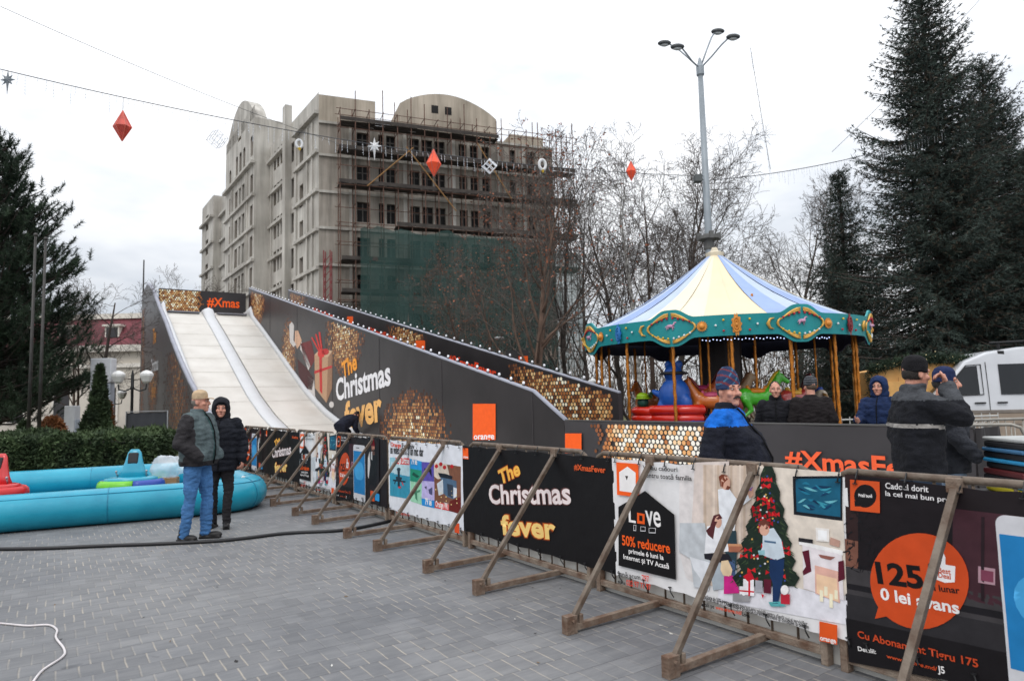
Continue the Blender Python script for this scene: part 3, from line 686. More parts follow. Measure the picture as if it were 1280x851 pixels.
def pine_mesh(seed, H, R_, bz=1.2):
    """dense lumpy pine: limbs carrying upturned brushes of long needles"""
    rng = np.random.default_rng(seed); rnd = random.Random(seed); C_ = []; D_ = []; limbs = MB(); z = bz
    while z < H - .3:
        f = (z - bz) / (H - bz); L0 = R_ * (1 - f ** 1.6) ** .8 + .2
        for b in range(9 if f < .8 else 6):
            az = rnd.random() * 2 * pi; L = L0 * rnd.uniform(.5, 1.08); el = .1 + .55 * f + rnd.uniform(-.15, .2)
            P0_ = np.array([0, 0, z]); d0 = np.array([cos(az) * cos(el), sin(az) * cos(el), sin(el)]); limbs.tube([Vector(P0_), Vector(P0_ + d0 * L * .6), Vector(P0_ + d0 * L + np.array([0, 0, .12 * L]))], [.02 + .012 * L, .015 + .006 * L, .008], 4, cap=False)
            for k in range(max(3, int(L / .2))):
                t = .3 + .7 * rnd.random() ** .7; p = P0_ + d0 * L * t + np.array([rnd.gauss(0, .13 * L ** .5), rnd.gauss(0, .13 * L ** .5), .12 * L * t * t + rnd.gauss(0, .1)])
                m = 9; ax = d0 * .6 + np.array([rnd.gauss(0, .35), rnd.gauss(0, .35), .75]); ax /= np.linalg.norm(ax); u = np.linspace(0, .34, m)
                C_.append(p + ax * u[:, None]); D_.append(np.repeat(ax[None], m, 0))
        z += .2 * rnd.uniform(.8, 1.2)
    cr = needles(np.concatenate(C_), np.concatenate(D_), rng, 7, .17, .0105, .75, [SPR1, SPR2], .2)
    tr = MB(); tr.tube([(0, 0, -.1), (.05, .02, H * .5), (0, 0, H - .2)], [.2, .13, .03], 8); o = len(tr.v); tr.v += limbs.v; tr.f += [tuple(i + o for i in f) for f in limbs.f]; tr.m += limbs.m
    return tr.mesh('pine_trunk', [BARK], True), cr
SPR1 = mat('spruce_needles', (42, 53, 50), .75, var=.45, scale=.9, col2=(74, 86, 78), spec=.3)
SPR2 = mat('spruce_old_needles', (74, 66, 54), .85, var=.3, scale=1.2)
def put_conifer(ms, loc, label, s=1.0, rz=0.0, name='spruce_tree', cat='spruce', group='spruces at the right'):
    return put_tree(ms, loc, label, s, rz, group, cat, name)
S1 = spruce_mesh(1, 15.4, 3.5, power=.7, dens=1.45, tuft=.15, lift=.42)
S2 = spruce_mesh(2, 10.4, 3.0, power=1.0, dens=1.35, tuft=.15, lift=.4)
put_conifer(S1, (14.1, 22, 0), 'tallest dark blue green spruce, its tip reaching the top of the photo', 1.0, .4)
put_conifer(S1, (17.6, 24.3, 0), 'second tall spruce standing close on the right of the tallest one', .89, 2.9)
put_conifer(S2, (13.15, 26.5, 0), 'small pointed spruce between carousel roof and the tallest spruce', 1.0, 1.0)
put_conifer(S2, (16.0, 20.5, 0), 'low bushy spruce behind the white van', .86, 3.0)
put_conifer(S2, (20.6, 23, 0), 'bushy spruce at the right edge beyond the van', 1.12, 5.0)
put_conifer(S2, (11.6, 24, 0), 'short spruce behind the wooden kiosk', .62, 4.0)
SPR1b = mat('pine_needles', (30, 44, 34), .75, var=.45, scale=.9, col2=(52, 68, 48), spec=.3)
_s1, _s2 = SPR1, SPR2; SPR1 = SPR1b; SPR2 = mat('pine_olive_needles', (40, 50, 36), .8, var=.3)  # second needle tone, picked at random tuft by tuft
S3 = pine_mesh(7, 10.6, 3.0)
put_conifer(S3, (-16.9, 22, 0), 'big dark pine at the left edge above the hedge', 1.0, .7, 'pine_tree', 'pine', 'pines at the left')
put_conifer(S3, (-20.5, 25, 0), 'second dark pine behind the big one at the left edge', .96, 2.4, 'pine_tree', 'pine', 'pines at the left')

# clipped hedge, columnar cypress and round shrubs: leaf sized faces over a twiggy core
def leaf_mass(name, label, cat, pts, norm, leafm, loc, core=None, size=.05, parent=None, kind=None):
    rng = np.random.default_rng(len(pts)); N = len(pts)
    D = norm + rng.normal(0, .7, (N, 3)); D /= np.linalg.norm(D, axis=1)[:, None]
    Wd = np.cross(D, rng.normal(0, 1, (N, 3))); Wd /= np.linalg.norm(Wd, axis=1)[:, None]
    l = size * rng.uniform(.6, 1.5, N)[:, None]
    V = np.stack([pts - Wd * l * .45, pts + Wd * l * .45, pts + D * l * 1.5], 1).reshape(-1, 3)
    r = thing(name, label, cat, loc)
    link('foliage', npmesh('foliage', V, np.arange(3 * N).reshape(-1, 3), [leafm]), r)
    if core: core.build('stem', BARK, r, True)
    return r
def hedge():
    from mathutils import noise
    rng = np.random.default_rng(9); N = 42000; L, D, H = 9.5, 1.5, 1.0
    k = rng.random(N); X = rng.uniform(0, L, N); P = np.zeros((N, 3)); Nn = np.zeros((N, 3))
    top = k < .45; fr_ = (k >= .45) & (k < .9); en = k >= .9
    P[:, 0] = X
    P[top] = np.stack([X[top], rng.uniform(0, D, top.sum()), np.full(top.sum(), H)], 1); Nn[top] = (0, 0, 1)
    P[fr_] = np.stack([X[fr_], np.zeros(fr_.sum()), rng.uniform(.05, H, fr_.sum())], 1); Nn[fr_] = (0, -1, .2)
    P[en] = np.stack([np.full(en.sum(), L), rng.uniform(0, D, en.sum()), rng.uniform(.05, H, en.sum())], 1); Nn[en] = (1, 0, .2)
    b = np.array([noise.noise(Vector((p[0] * 1.5, p[1] * 1.5, p[2] * 1.5))) for p in P]) * .16 + rng.normal(0, .035, N)
    P += Nn * b[:, None]
    core = MB(); core.box(.08, L - .12, .1, D - .1, 0, H - .14)
    r = leaf_mass('hedge', 'long dark green clipped hedge behind the blue pool', 'hedge', P, Nn, mat('hedge_leaves', (38, 54, 30), .8, var=.5, scale=2.2, col2=(72, 90, 52)), (-17.5, 14.9, 0), None, .05)
    core.build('inner_twigs', mat('hedge_twigs', (34, 36, 26), 1), r)
hedge()
def shrub(name, label, px, Y, H, rx, m, N, cone=True):
    rng = np.random.default_rng(int(px * 7)); t = rng.random(N) ** .8; az = rng.uniform(0, 2 * pi, N)
    rad = rx * (np.sqrt(np.clip(1 - t ** 1.6, 0, 1)) * (.55 + .45 * (1 - t)) if cone else np.sqrt(np.clip(1 - (2 * t - 1) ** 2, 0.02, 1))) * rng.uniform(.7, 1.06, N)
    P = np.stack([np.cos(az) * rad, np.sin(az) * rad, .05 + t * H], 1); Nn = np.stack([np.cos(az) * .6, np.sin(az) * .6, 0 * az + .8], 1)
    core = MB(); core.tube([(0, 0, 0), (0, 0, H * .8)], [.05, .02], 6)
    leaf_mass(name, label, 'shrub', P, Nn, m, gpt(px, Y), core, .07)
cyp = mat('cypress_leaves', (30, 44, 28), .85, var=.45, scale=2, col2=(56, 74, 40)); rusty = mat('rusty_leaves', (112, 70, 36), .85, var=.4, scale=2)
shrub('cypress', 'tall narrow dark green cypress beside the white sign pylon', 124, 21, 2.9, .42, cyp, 6000)
shrub('cypress', 'shorter dark green cypress at the foot of the tall cypress', 113, 21, 1.5, .5, cyp, 3500)
shrub('cypress', 'small dark green cone shrub under the pine', 32, 19, 1.25, .42, cyp, 2500)
shrub('round_shrub', 'small rusty brown shrub behind the hedge', 66, 19, 1.35, .36, rusty, 2200, False)
shrub('round_shrub', 'orange brown shrub at the right side of the tall cypress', 136, 21.5, 1.75, .25, rusty, 2200)

def litter():
    rng = np.random.default_rng(12); N = 260; X = rng.uniform(-6.5, 3, N); Y = rng.uniform(3.2, 13, N); keep = (X + .6 * Y) < 4.6; X, Y = X[keep], Y[keep]; N = len(X)
    V = []; 
    for x, y in zip(X, Y):
        a = rng.uniform(0, 6.3); l = rng.uniform(.006, .02); d = np.array([cos(a) * l, sin(a) * l, 0]); e = np.array([-sin(a), cos(a), 0]) * l * rng.uniform(.25, .8); c = np.array([x, y, .004]); V += [c - d, c + e, c + d + [0, 0, .004], c - e]
    o = link('litter', npmesh('litter', np.array(V), np.arange(4 * N).reshape(-1, 4), [mat('litter_dry', (112, 92, 70), .9), mat('litter_paper', (200, 198, 192), .8), mat('litter_dark', (44, 42, 42), .9)], rng.integers(0, 3, N)))
    tag(o, 'tiny scraps and dry leaf bits strewn over the paving', 'litter', kind='stuff')
litter()
# ================================================================== snow slide and its printed walls (frame: x = -s along, y = w across)
F0 = (P0.x, P0.y, 0)
WHITE = mat('slide_white', (196, 191, 183), .55, var=.05, scale=1.2, bump=.15, bscale=12, col2=(210, 206, 199))
WHITE2 = mat('slide_divider_white', (200, 201, 203), .6, var=.03, scale=2, bump=.2, bscale=6)
VBLACK = mat('black_vinyl', (36, 33, 34), .4, var=.12, scale=.8, bump=.35, bscale=1.6, spec=.4, col2=(50, 46, 47))
VGREY = mat('grey_edge_vinyl', (150, 152, 164), .5, var=.1, scale=2, bump=.2)
STEEL = mat('dark_steel', (70, 68, 66), .5, .6, var=.2, scale=5)
PROF = [(33.2, 6.02), (31.7, 6.0), (29.3, 4.98), (26.9, 3.9), (24.6, 2.85), (22.6, 1.95), (20.6, 1.25), (18.7, .76), (16.8, .42), (14.8, .2), (13.2, .1)]
def zprof(s):
    for (a, za), (b, zb) in zip(PROF, PROF[1:]):
        if a >= s >= b: return za + (zb - za) * (a - s) / (a - b)
    return PROF[0][1] if s > 30 else PROF[-1][1]
def smooth_s(a, b, n): return [a + (b - a) * i / n for i in range(n + 1)]
def slide():
    root = thing('snow_slide', 'tall white two lane snow slide with a bright centre divider and dark printed sides', 'slide', F0, ROTF)
    W0, W1 = .22, 3.97; wm = (W0 + W1) / 2
    SS = smooth_s(33.2, 13.2, 44)
    joint = mat('slide_joint', (176, 170, 160), .7)
    for (a, b) in ((W0 + .06, wm - .26), (wm + .26, W1 - .06)):
        m = MB(); prev = None
        for s in SS:
            z = zprof(s)
            m.v += [(-s, a, z), (-s, b, z), (-s, b, z - .08), (-s, a, z - .08)]
        for i in range(len(SS) - 1):
            o = i * 4
            for k in range(4): m.f.append((o + k, o + 4 + k, o + 4 + (k + 1) % 4, o + (k + 1) % 4)); m.m.append(0)
        for s in smooth_s(31.2, 14.2, 13):        # sheet joints across the lane, proud by a few millimetres
            z = zprof(s); m.add([(-s, a, z + .004), (-s, b, z + .004), (-s + .035, b, zprof(s - .035) + .004), (-s + .035, a, zprof(s - .035) + .004)], [(3, 2, 1, 0)], 1)
        m.build('lane', [WHITE, joint], root)
        q = MB(); z = zprof(31.55); q.box(-31.62, -31.3, a + .12, b - .12, zprof(31.4) + .03, zprof(31.4) + .1); q.build('start_bar', mat('start_bar_grey', (120, 120, 126), .5), root)
    # padded divider and curbs
    def ridge(name, w, hw, h, m_):
        m = MB(); rings = []
        for s in SS:
            z = zprof(s); pk = .0
            if s > 31: pk = .22 * min(1, (s - 31) / .5) * max(0, 1 - (s - 31.5) / .5) if s < 32 else 0
            rings.append([Vector((-s, w - hw, z - .06)), Vector((-s, w - hw * .7, z + h * .85 + pk)), Vector((-s, w, z + h + pk * 1.4)), Vector((-s, w + hw * .7, z + h * .85 + pk)), Vector((-s, w + hw, z - .06))])
        m.ring(rings); return m.build(name, m_, root, True)
    ridge('divider', wm, .27, .04, WHITE2); ridge('curb', W0, .1, .24, WHITE2); ridge('curb', W1, .08, .2, WHITE2)
    # scaffold under the deck
    sp = MB()
    for s in (14.5, 17, 19.5, 22, 24.5, 27, 29.5, 32, 33.1):
        for w_ in (W0 + .2, wm, W1 - .2): sp.tube([(-s, w_, 0), (-s, w_, zprof(s) - .1)], .035, 6)
        sp.tube([(-s, W0 + .1, zprof(s) - .13), (-s, W1 - .1, zprof(s) - .13)], .035, 6)
    for s in (19.5, 24.5, 29.5): sp.tube([(-s, W0 + .2, 0), (-s - 2.5, W0 + .2, zprof(s + 2.5) - .2)], .03, 5)
    sp.build('support_frame', STEEL, root)
    # left printed side: follows the run, climbs to a tall panel at the start
    TOP = [(38.6, 7.6), (36.2, 7.85), (34.9, 7.55), (33.2, 6.85), (31.2, 5.95), (29.3, 5.15), (27.2, 4.15), (25.2, 3.3), (22.9, 2.42), (20.8, 1.75), (18.8, 1.2), (16.9, .8)]
    m = MB(); e = .06
    for s, z in TOP: m.v += [(-s, .1 - e, 0), (-s, .1 - e, z), (-s, .1 + e, z), (-s, .1 + e, 0)]
    for i in range(len(TOP) - 1):
        o = i * 4
        for k in range(4): m.f.append((o + (k + 1) % 4, o + 4 + (k + 1) % 4, o + 4 + k, o + k)); m.m.append(1 if k == 1 else 0)
    m.f += [(0, 1, 2, 3), tuple(len(m.v) - 4 + k for k in (3, 2, 1, 0))]; m.m += [0, 0]
    m.build('side_panel', [VBLACK, VGREY], root)
    b = MB()                                       # pale padded rim of the side panel
    b.tube([(-s, .1, z + .03) for s, z in TOP], .085, 8); b.build('padded_rim', VGREY, root, True)
    P = Poster(lambda px, py: (lambda q: (-q[0], q[1]))(pl(px, py, .03)), .004)
    cols = GOLD
    def topz(x):
        s = -x
        for (a, za), (c, zc) in zip(TOP, TOP[1:]):
            if a >= s >= c: return za + (zc - za) * (a - s) / (a - c)
        return 0
    def clus(x, z):
        s = -x
        if z > topz(x) - .2: return 0
        v = max(0, 1 - abs(s - 37.6) / 1.2) * (1 if z < 6.8 else .0) * .8 + max(0, 1 - abs(s - 25.5) / 4.2) * (.9 if z < 3.8 else 0)
        v += max(0, 1 - ((s - 33) ** 2 / 5 + (z - 2.6) ** 2 / 2.4))
        return v * .75
    P.discs(clus, 'gold_sequins', 3, .15, (-38.5, -17.5, .15, 7.5), cols)
    P.up(2)
    for k, (body, z0, h, c) in enumerate((('The', 4.6, 1.0, (226, 150, 60)), ('Christmas', 3.3, 1.1, (206, 206, 210)), ('fever', 2.1, 1.2, (196, 130, 60)))):
        V, Fc = glyphs(body, .02); sc_ = .8 if k == 1 else .9
        P._put('lettering#%d' % k, [(-33.9 + x * sc_ * .85 + (.6 if k != 1 else 0), z0 + y * sc_ * 1.1) for x, y in V], Fc, PM(c))
    done = P.done(root)
    for o in done.values(): o.location.y = .04
    # header board across the top of the run
    hb = MB(); hb.box(-32.75, -32.65, W0 - .05, W1 + .05, 6.05, 7.15); hb.build('header_board', VBLACK, root)
    H = Poster(lambda px, py: (px, py), .004)      # here x is across the run (w), z up; turned to face down the slide
    H.discs(lambda x, z: 1.0 if x < 1.75 else max(0, 1 - (x - 1.75) / .35), 'gold_sequins', 8, .1, (W0, 2.2, 6.1, 7.1), GOLD[1:])
    H.up(); V, Fc = glyphs('#Xmas', .02); sc_ = .62
    H._put('lettering', [(2.25 + x * sc_ * .83, 6.42 + y * sc_) for x, y in V], Fc, PM(ORANGE))
    for part, o in H.done(root).items():
        o.rotation_euler = (0, 0, pi / 2); o.location = (-32.64, 0, 0)
    # the flat landing deck between fence and low wall
    d = MB(); d.box(-13.2, 2.2, .35, 3.85, .0, .07); o = d.build('landing_mat', mat('landing_white', (188, 188, 186), .7, var=.15, scale=1.2, bump=.3), None); o.location = F0; o.rotation_euler = (0, 0, ROTF)
    tag(o, 'pale landing mat lying on the paving at the foot of the slide', 'mat')
kb = MB(); kb.box(-15.5, 2.6, .075, .12, .0, .2); kb.box(-15.5, 2.6, .073, .122, .2, .215)
o = kb.build('edge_board', mat('edge_board_white', (206, 204, 198), .6, var=.12, scale=3), None); o.location = F0; o.rotation_euler = (0, 0, ROTF)
tag(o, 'low white edge board on the ground directly behind the barriers', 'board')
slide()

# ------------------------------------------------------------------ long printed walls beside the run
def wall_sheet(mb, pts_top, e=.05, zb=0, y=0.0):
    v0 = len(mb.v)
    for s, z in pts_top: mb.v += [(-s, y, zb), (-s, y, z), (-s, y + 2 * e, z), (-s, y + 2 * e, zb)]
    for i in range(len(pts_top) - 1):
        o = v0 + i * 4
        for k in range(4): mb.f.append((o + (k + 1) % 4, o + 4 + (k + 1) % 4, o + 4 + k, o + k)); mb.m.append(0)
    n = len(mb.v); mb.f += [(v0, v0 + 1, v0 + 2, v0 + 3), (n - 1, n - 2, n - 3, n - 4)]; mb.m += [0, 0]
BULB = None
def lights(label, w_, s0, s1, zf, n):
    global BULB
    root = thing('light_string', label, 'light string', F0, ROTF, 'bulb strings along the slide walls')
    c = MB(); pts = [(-(s0 + (s1 - s0) * i / (n * 2)), w_, zf(s0 + (s1 - s0) * i / (n * 2)) + .05 + (.0 if i % 2 else -.02)) for i in range(n * 2 + 1)]
    c.tube(pts, .012, 5); c.build('cable', mat('cable_black', (24, 24, 26), .6), root)
    if BULB is None:
        b = MB(); b.ell((0, 0, .045), .03, .03, .036, 0, 10, 7); b.tube([(0, 0, -.02), (0, 0, .02)], .02, 8, 1)
        BULB = b.mesh('bulb', [mat('bulb_glass', (240, 240, 244), .2, var=.02, spec=.6), mat('bulb_socket', (60, 60, 62), .5)], True)
    for i in range(n):
        s = s0 + (s1 - s0) * (i + .5) / n; o = link('bulb', BULB, root); o.location = (-s, w_, zf(s) + .06)
def wall_one():
    root = thing('printed_wall', 'long black printed wall along the slide reading The Christmas fever', 'banner wall', F0, ROTF, 'printed walls beside the slide')
    zt = lambda s: 1.72 + .2375 * (s - 8.47)
    m = MB(); S = smooth_s(32, 8.47, 12); wall_sheet(m, [(s, zt(s)) for s in S] + [(7.49, 1.17)], .05, 0, 4.0); m.build('vinyl_sheet', VBLACK, root)
    rim = MB(); rim.tube([(-s, 4.05, zt(s) + .01) for s in S] + [(-7.49, 4.05, 1.18)], .045, 8); rim.build('top_rail', VGREY, root, True)
    se = MB()
    for s in (28, 24, 20, 16, 12.2, 8.47): se.box(-s - .008, -s + .008, 3.992, 4.0, .05, zt(s) - .05)
    se.build('seam', mat('vinyl_seam', (62, 58, 60), .4), root)
    xf = lambda px, py: (lambda q: (-q[0], q[1]))(pl(px, py, 4.0))
    P = Poster(xf, .0012)
    def z6(x, y): return (160 + x / 3.867, 340 + y / 3.867)
    def z7(x, y): return (300 + x / 2.667, 340 + y / 2.667)
    ctr = {}
    def cl(px, py, rx, rz):
        x, z = xf(px, py); return (x, z, rx, rz)
    C1 = [cl(322, 372, 1.5, 1.5), cl(360, 452, 1.1, 1.9), cl(430, 414, 1.9, 1.5), cl(515, 545, 2.2, 1.25)]
    def test(x, z):
        if z > zt(-x) - .1 or z < .1: return 0
        return max(max(0, 1 - ((x - a) / c) ** 2 - ((z - b) / d) ** 2) ** .6 for a, b, c, d in C1)
    P.discs(test, 'gold_sequins', 4, .105, (-31.9, -9, .1, 7.3), GOLD)
    P.up(2)
    # santa's arms handing over a wrapped box
    SK = (214, 170, 140); RD = (110, 30, 34); WH = (206, 200, 196)
    P.poly([z6(*p) for p in ((780, 255), (792, 240), (803, 258), (800, 330), (815, 350), (800, 362), (783, 340))], WH)
    P.poly([z6(*p) for p in ((808, 285), (822, 282), (840, 330), (832, 352), (818, 372), (806, 340))], SK)
    P.poly([z6(*p) for p in ((835, 345), (885, 330), (905, 420), (880, 470), (850, 420))], RD)
    P.poly([z6(*p) for p in ((838, 335), (850, 360), (882, 455), (872, 475), (845, 395), (832, 372))], WH)
    P.poly([z6(*p) for p in ((820, 420), (870, 470), (900, 520), (890, 570), (850, 560), (825, 490))], (70, 24, 28))
    P.poly([z6(*p) for p in ((868, 500), (900, 520), (905, 600), (935, 650), (905, 640), (870, 590))], WH)
    P.up()
    P.poly([z6(*p) for p in ((902, 400), (990, 380), (988, 560), (960, 632), (905, 560))], (186, 148, 116))
    P.up(); P.poly([z6(*p) for p in ((902, 400), (930, 372), (990, 380), (965, 412))], (204, 170, 138))
    P.poly([z6(*p) for p in ((968, 412), (990, 380), (988, 560), (960, 632))], (150, 112, 84))
    P.up(); P.poly([z6(*p) for p in ((925, 400), (938, 402), (940, 590), (928, 575))], (196, 44, 44))
    P.poly([z6(*p) for p in ((902, 478), (988, 450), (988, 462), (902, 492))], (196, 44, 44))
    for a in ((905, 300, 926, 380), (922, 290, 934, 380), (885, 315, 922, 385)):
        P.poly([z6(a[0], a[1]), z6(a[0] + 8, a[1]), z6(a[2] + 8, a[3]), z6(a[2], a[3])], (206, 50, 46))
    P.up(); P.ell(*z6(935, 395), 4.5, 5, (214, 52, 48)); P.ell(*z6(955, 385), 4.5, 4, (190, 40, 40)); P.ell(*z6(985, 640), 3, 4, WH)
    P.up()
    P.text('The', z7(343, 357), z7(392, 320), (246, 160, 52), top=z7(0, 298)[1], bold=.03)
    P.text('Christmas', z7(322, 428), z7(504, 373), (236, 234, 236), top=z7(0, 355)[1], bold=.03)
    P.text('fever', z7(352, 525), z7(476, 490), (240, 184, 112), top=z7(0, 432)[1], bold=.035)
    P.up()
    P.rect(591.5, 504.5, 620, 549.5, ORANGE, 'logo'); P.up(); P.text('orange', (593, 549), (618.5, 548.6), (255, 255, 255), top=541, bold=.02, part='logo')
    for o in P.done(root).values(): o.location.y = 4.0
    return root
wall_one()
lights('string of white bulbs along the top of the nearer printed wall', 4.05, 8.6, 31.8, lambda s: 1.72 + .2375 * (s - 8.47), 52)
def wall_two():
    root = thing('printed_wall', 'second black printed wall farther back reading #XmasFever with three orange squares', 'banner wall', F0, ROTF, 'printed walls beside the slide')
    zt = lambda s: 1.75 + .2375 * (s - 8.58)
    m = MB(); S = smooth_s(32.4, 8.2, 12); wall_sheet(m, [(s, zt(s)) for s in S], .05, 0, 6.0); m.build('vinyl_sheet', VBLACK, root)
    rim = MB(); rim.tube([(-s, 6.05, zt(s) + .01) for s in S], .04, 8); rim.build('top_rail', VGREY, root, True)
    ps = MB()
    for s in (8.3, 13, 18, 23, 28, 32.2): ps.tube([(-s, 6.16, 0), (-s, 6.16, zt(s) - .05)], .035, 6); ps.tube([(-s, 6.16, zt(s) * .8), (-s, 7.2, 0)], .03, 6)
    ps.build('back_brace', STEEL, root)
    xf = lambda px, py: (lambda q: (-q[0], q[1]))(pl(px, py, 6.0))
    P = Poster(xf, .0012)
    def z7(x, y): return (300 + x / 2.667, 340 + y / 2.667)
    a = xf(*z7(1080, 420)); b = xf(*z7(555, 205)); c = xf(*z7(190, 80))
    P.discs(lambda x, z: 0 if z > zt(-x) - .08 else max(max(0, 1 - ((x - a[0]) / 2.5) ** 2 - ((z - a[1]) / 1.5) ** 4) ** .5, max(0, 1 - ((x - b[0]) / 1.9) ** 2 - ((z - b[1]) / 1.0) ** 2), .8 * max(0, 1 - ((x - c[0]) / 2.2) ** 2 - ((z - c[1]) / 1.2) ** 2)), 'gold_sequins', 12, .105, (-32, -8.4, .1, 7.3), GOLD)
    P.up()
    RO = (236, 74, 40)
    for (x0, y0, x1, y1) in ((357, 148, 377, 176), (586, 228, 617, 266)): P.rect(*z7(x0, y0), *z7(x1, y1), ORANGE, 'logo')
    P.text('#XmasFever', z7(694, 302), z7(853, 353), RO, top=z7(0, 272)[1], bold=.03)
    P.text('#XmasFever', z7(424, 198), z7(522, 232), RO, top=z7(0, 180)[1], bold=.03)
    P.text('#XmasFever', z7(243, 130), z7(312, 155), RO, top=z7(0, 116)[1], bold=.03)
    for o in P.done(root).values(): o.location.y = 6.0
wall_two()
lights('string of white bulbs along the top of the farther printed wall', 6.05, 8.6, 32.2, lambda s: 1.75 + .2375 * (s - 8.58), 48)
def low_wall():
    root = thing('low_printed_wall', 'low dark vinyl wall with gold sequins and #XmasFever in front of the carousel', 'banner wall', F0, ROTF)
    rnd = random.Random(3); m = MB()
    from mathutils import noise
    nx = 90; nz = 8; L0, L1 = 7.49, .8
    vg = mat('low_wall_vinyl', (58, 55, 57), .42, var=.12, scale=1.0, bump=.35, bscale=2.2, spec=.45)
    for side in (0, 1):
        V = []
        for j in range(nz + 1):
            for i in range(nx + 1):
                s = L0 + (L1 - L0) * i / nx; z = 1.175 * j / nz - (.012 * abs(sin(s * 2.1)) if j == nz else 0)
                y = 4.0 + .02 * noise.noise(Vector((s * 1.7, z * 2.0, 0))) * (1 if 0 < j < nz else .2) + side * .05
                V.append((-s, y, z))
        Fq = [(j * (nx + 1) + i, j * (nx + 1) + i + 1, (j + 1) * (nx + 1) + i + 1, (j + 1) * (nx + 1) + i) for j in range(nz) for i in range(nx)]
        m.add(V, Fq if side == 0 else [f[::-1] for f in Fq])
    m.build('vinyl_sheet', vg, root, True)
    r = MB(); r.tube([(-L0, 4.03, 1.175), (-L1, 4.03, 1.175)], .022, 8)
    for s in (7.4, 5.3, 3.1, .85): r.tube([(-s, 4.08, 0), (-s, 4.08, 1.16)], .022, 8)
    r.build('frame', STEEL, root)
    # short return at the near end
    e = MB(); V = []
    for j in range(7):
        for i in range(9):
            V.append((-L1 + .02 * sin(i * 2 + j * .7), 4.0 - .75 + .75 * (1 - i / 8), 1.17 * j / 6 - .0))
    e.add([( -L1 + .03 * sin(k * 1.3 + j), 4.03 + .62 * k / 8, 1.17 * j / 6) for j in range(7) for k in range(9)], [(j * 9 + i, j * 9 + i + 1, (j + 1) * 9 + i + 1, (j + 1) * 9 + i) for j in range(6) for i in range(8)])
    e.build('end_flap', VBLACK, root, True)
    xf = lambda px, py: (lambda q: (-q[0], q[1]))(pl(px, py, 3.97))
    P = Poster(xf, .0015)
    xa, xb = xf(738, 550)[0], xf(890, 550)[0]
    P.discs(lambda x, z: max(0, min(1, (x - xa) / .9)) * (1 if x < xb else 0), 'gold_sequins', 21, .088, (xa, xb + .1, .04, 1.13), [GOLD[1], (150, 92, 60), (200, 130, 80), (238, 180, 120), (250, 214, 170), (255, 245, 232)], n=9, lo=.4)
    P.up()
    P.rect(706.5, 541.5, 727, 566, ORANGE, 'logo')
    P.text('#XmasFever', (982, 584), (1192, 603), (255, 104, 62), top=561, bold=.025)
    for o in P.done(root).values(): o.location.y = 3.97
low_wall()
# ================================================================== steel barriers with raking braces, and the vinyl banners tied to them
PITCH = 2.1; SHIFT = .0
RUST = mat('galvanised_rusty', (84, 66, 53), .65, .2, var=.2, scale=9, bump=.3, bscale=40, col2=(120, 109, 97), detail=8)
RUST2 = mat('rusty_foot', (96, 70, 54), .85, .1, var=.4, scale=9, bump=.5, bscale=50, col2=(142, 128, 114), detail=8)
ZT = 1.118
def barrier_meshes():
    f = MB(); x0, x1 = .1, PITCH - .02; y = .03
    c = .09
    f.tube([(x0, y, .1), (x0, y, ZT - c), (x0 + .03, y, ZT - .03), (x0 + c, y, ZT), (x1 - c, y, ZT), (x1 - .03, y, ZT - .03), (x1, y, ZT - c), (x1, y, .1)], .021, 8)
    b = MB(); b.box(x0 - .02, x1 + .02, y - .022, y + .022, .05, .095)
    for x in (x0, x1): b.box(x - .022, x + .022, y - .03, y + .03, .0, .18)
    up = MB(); n = 11
    for i in range(1, n): x = x0 + (x1 - x0) * i / n; up.tube([(x, y, .095), (x, y, ZT - .02)], .008, 6)
    br = []
    for fx in (.75, 1.66):
        q = MB(); q.beam((fx, -.8, .075), (fx, y - .02, ZT - .03), .036, .036); 
        a = MB(); a.beam((fx, -.84, .035), (fx, .06, .05), .044, .044)
        k = MB(); k.box(fx - .03, fx + .03, -.86, -.77, .0, .12); k.box(fx - .02, fx + .02, -.74, -.71, .05, .115); k.tube([(fx - .045, -.81, .085), (fx + .045, -.81, .085)], .012, 6)
        h = MB(); h.box(fx - .035, fx + .035, y - .05, y + .028, ZT - .06, ZT + .012); br.append((q, a, k, h))
    return f, b, up, br
_bf = None
def barrier(k, label):
    global _bf
    s1 = (k + 1) * PITCH + SHIFT
    if _bf is None:
        r = thing('barrier', label, 'barrier', fw(s1, 0), ROTF, 'steel barriers with raking braces'); f, b, up, br = barrier_meshes()
        f.build('top_frame', RUST, r, True); b.build('bottom_rail', RUST2, r, bevel=.004); up.build('infill_bars', RUST, r, True)
        for q, a, kk, h in br:
            o = q.build('brace', RUST, r, bevel=.004); a.build('foot_bar', RUST2, r, bevel=.004); kk.build('hinge', RUST2, o, bevel=.003); h.build('clamp', RUST2, o, bevel=.003)
        _bf = r
    else:
        r = copy_tree(_bf); r.location = fw(s1, 0); r['label'] = label
    return r
SHOW = ['with the orange speech bubble banner at the right edge', 'with the white Christmas tree banner nearest the camera', 'with the big black Christmas fever banner', 'with the white games offer banner',
        'with the dark phone banner left of the white games banner', 'with the smaller white tree banner farther along', 'with the far black Christmas fever banner', 'with a far dark phone banner right beside the pool', 'with the last dark phone banner partly behind the pool']
for k in range(-1, 8): barrier(k, 'steel barrier on raking braces ' + SHOW[k + 1])

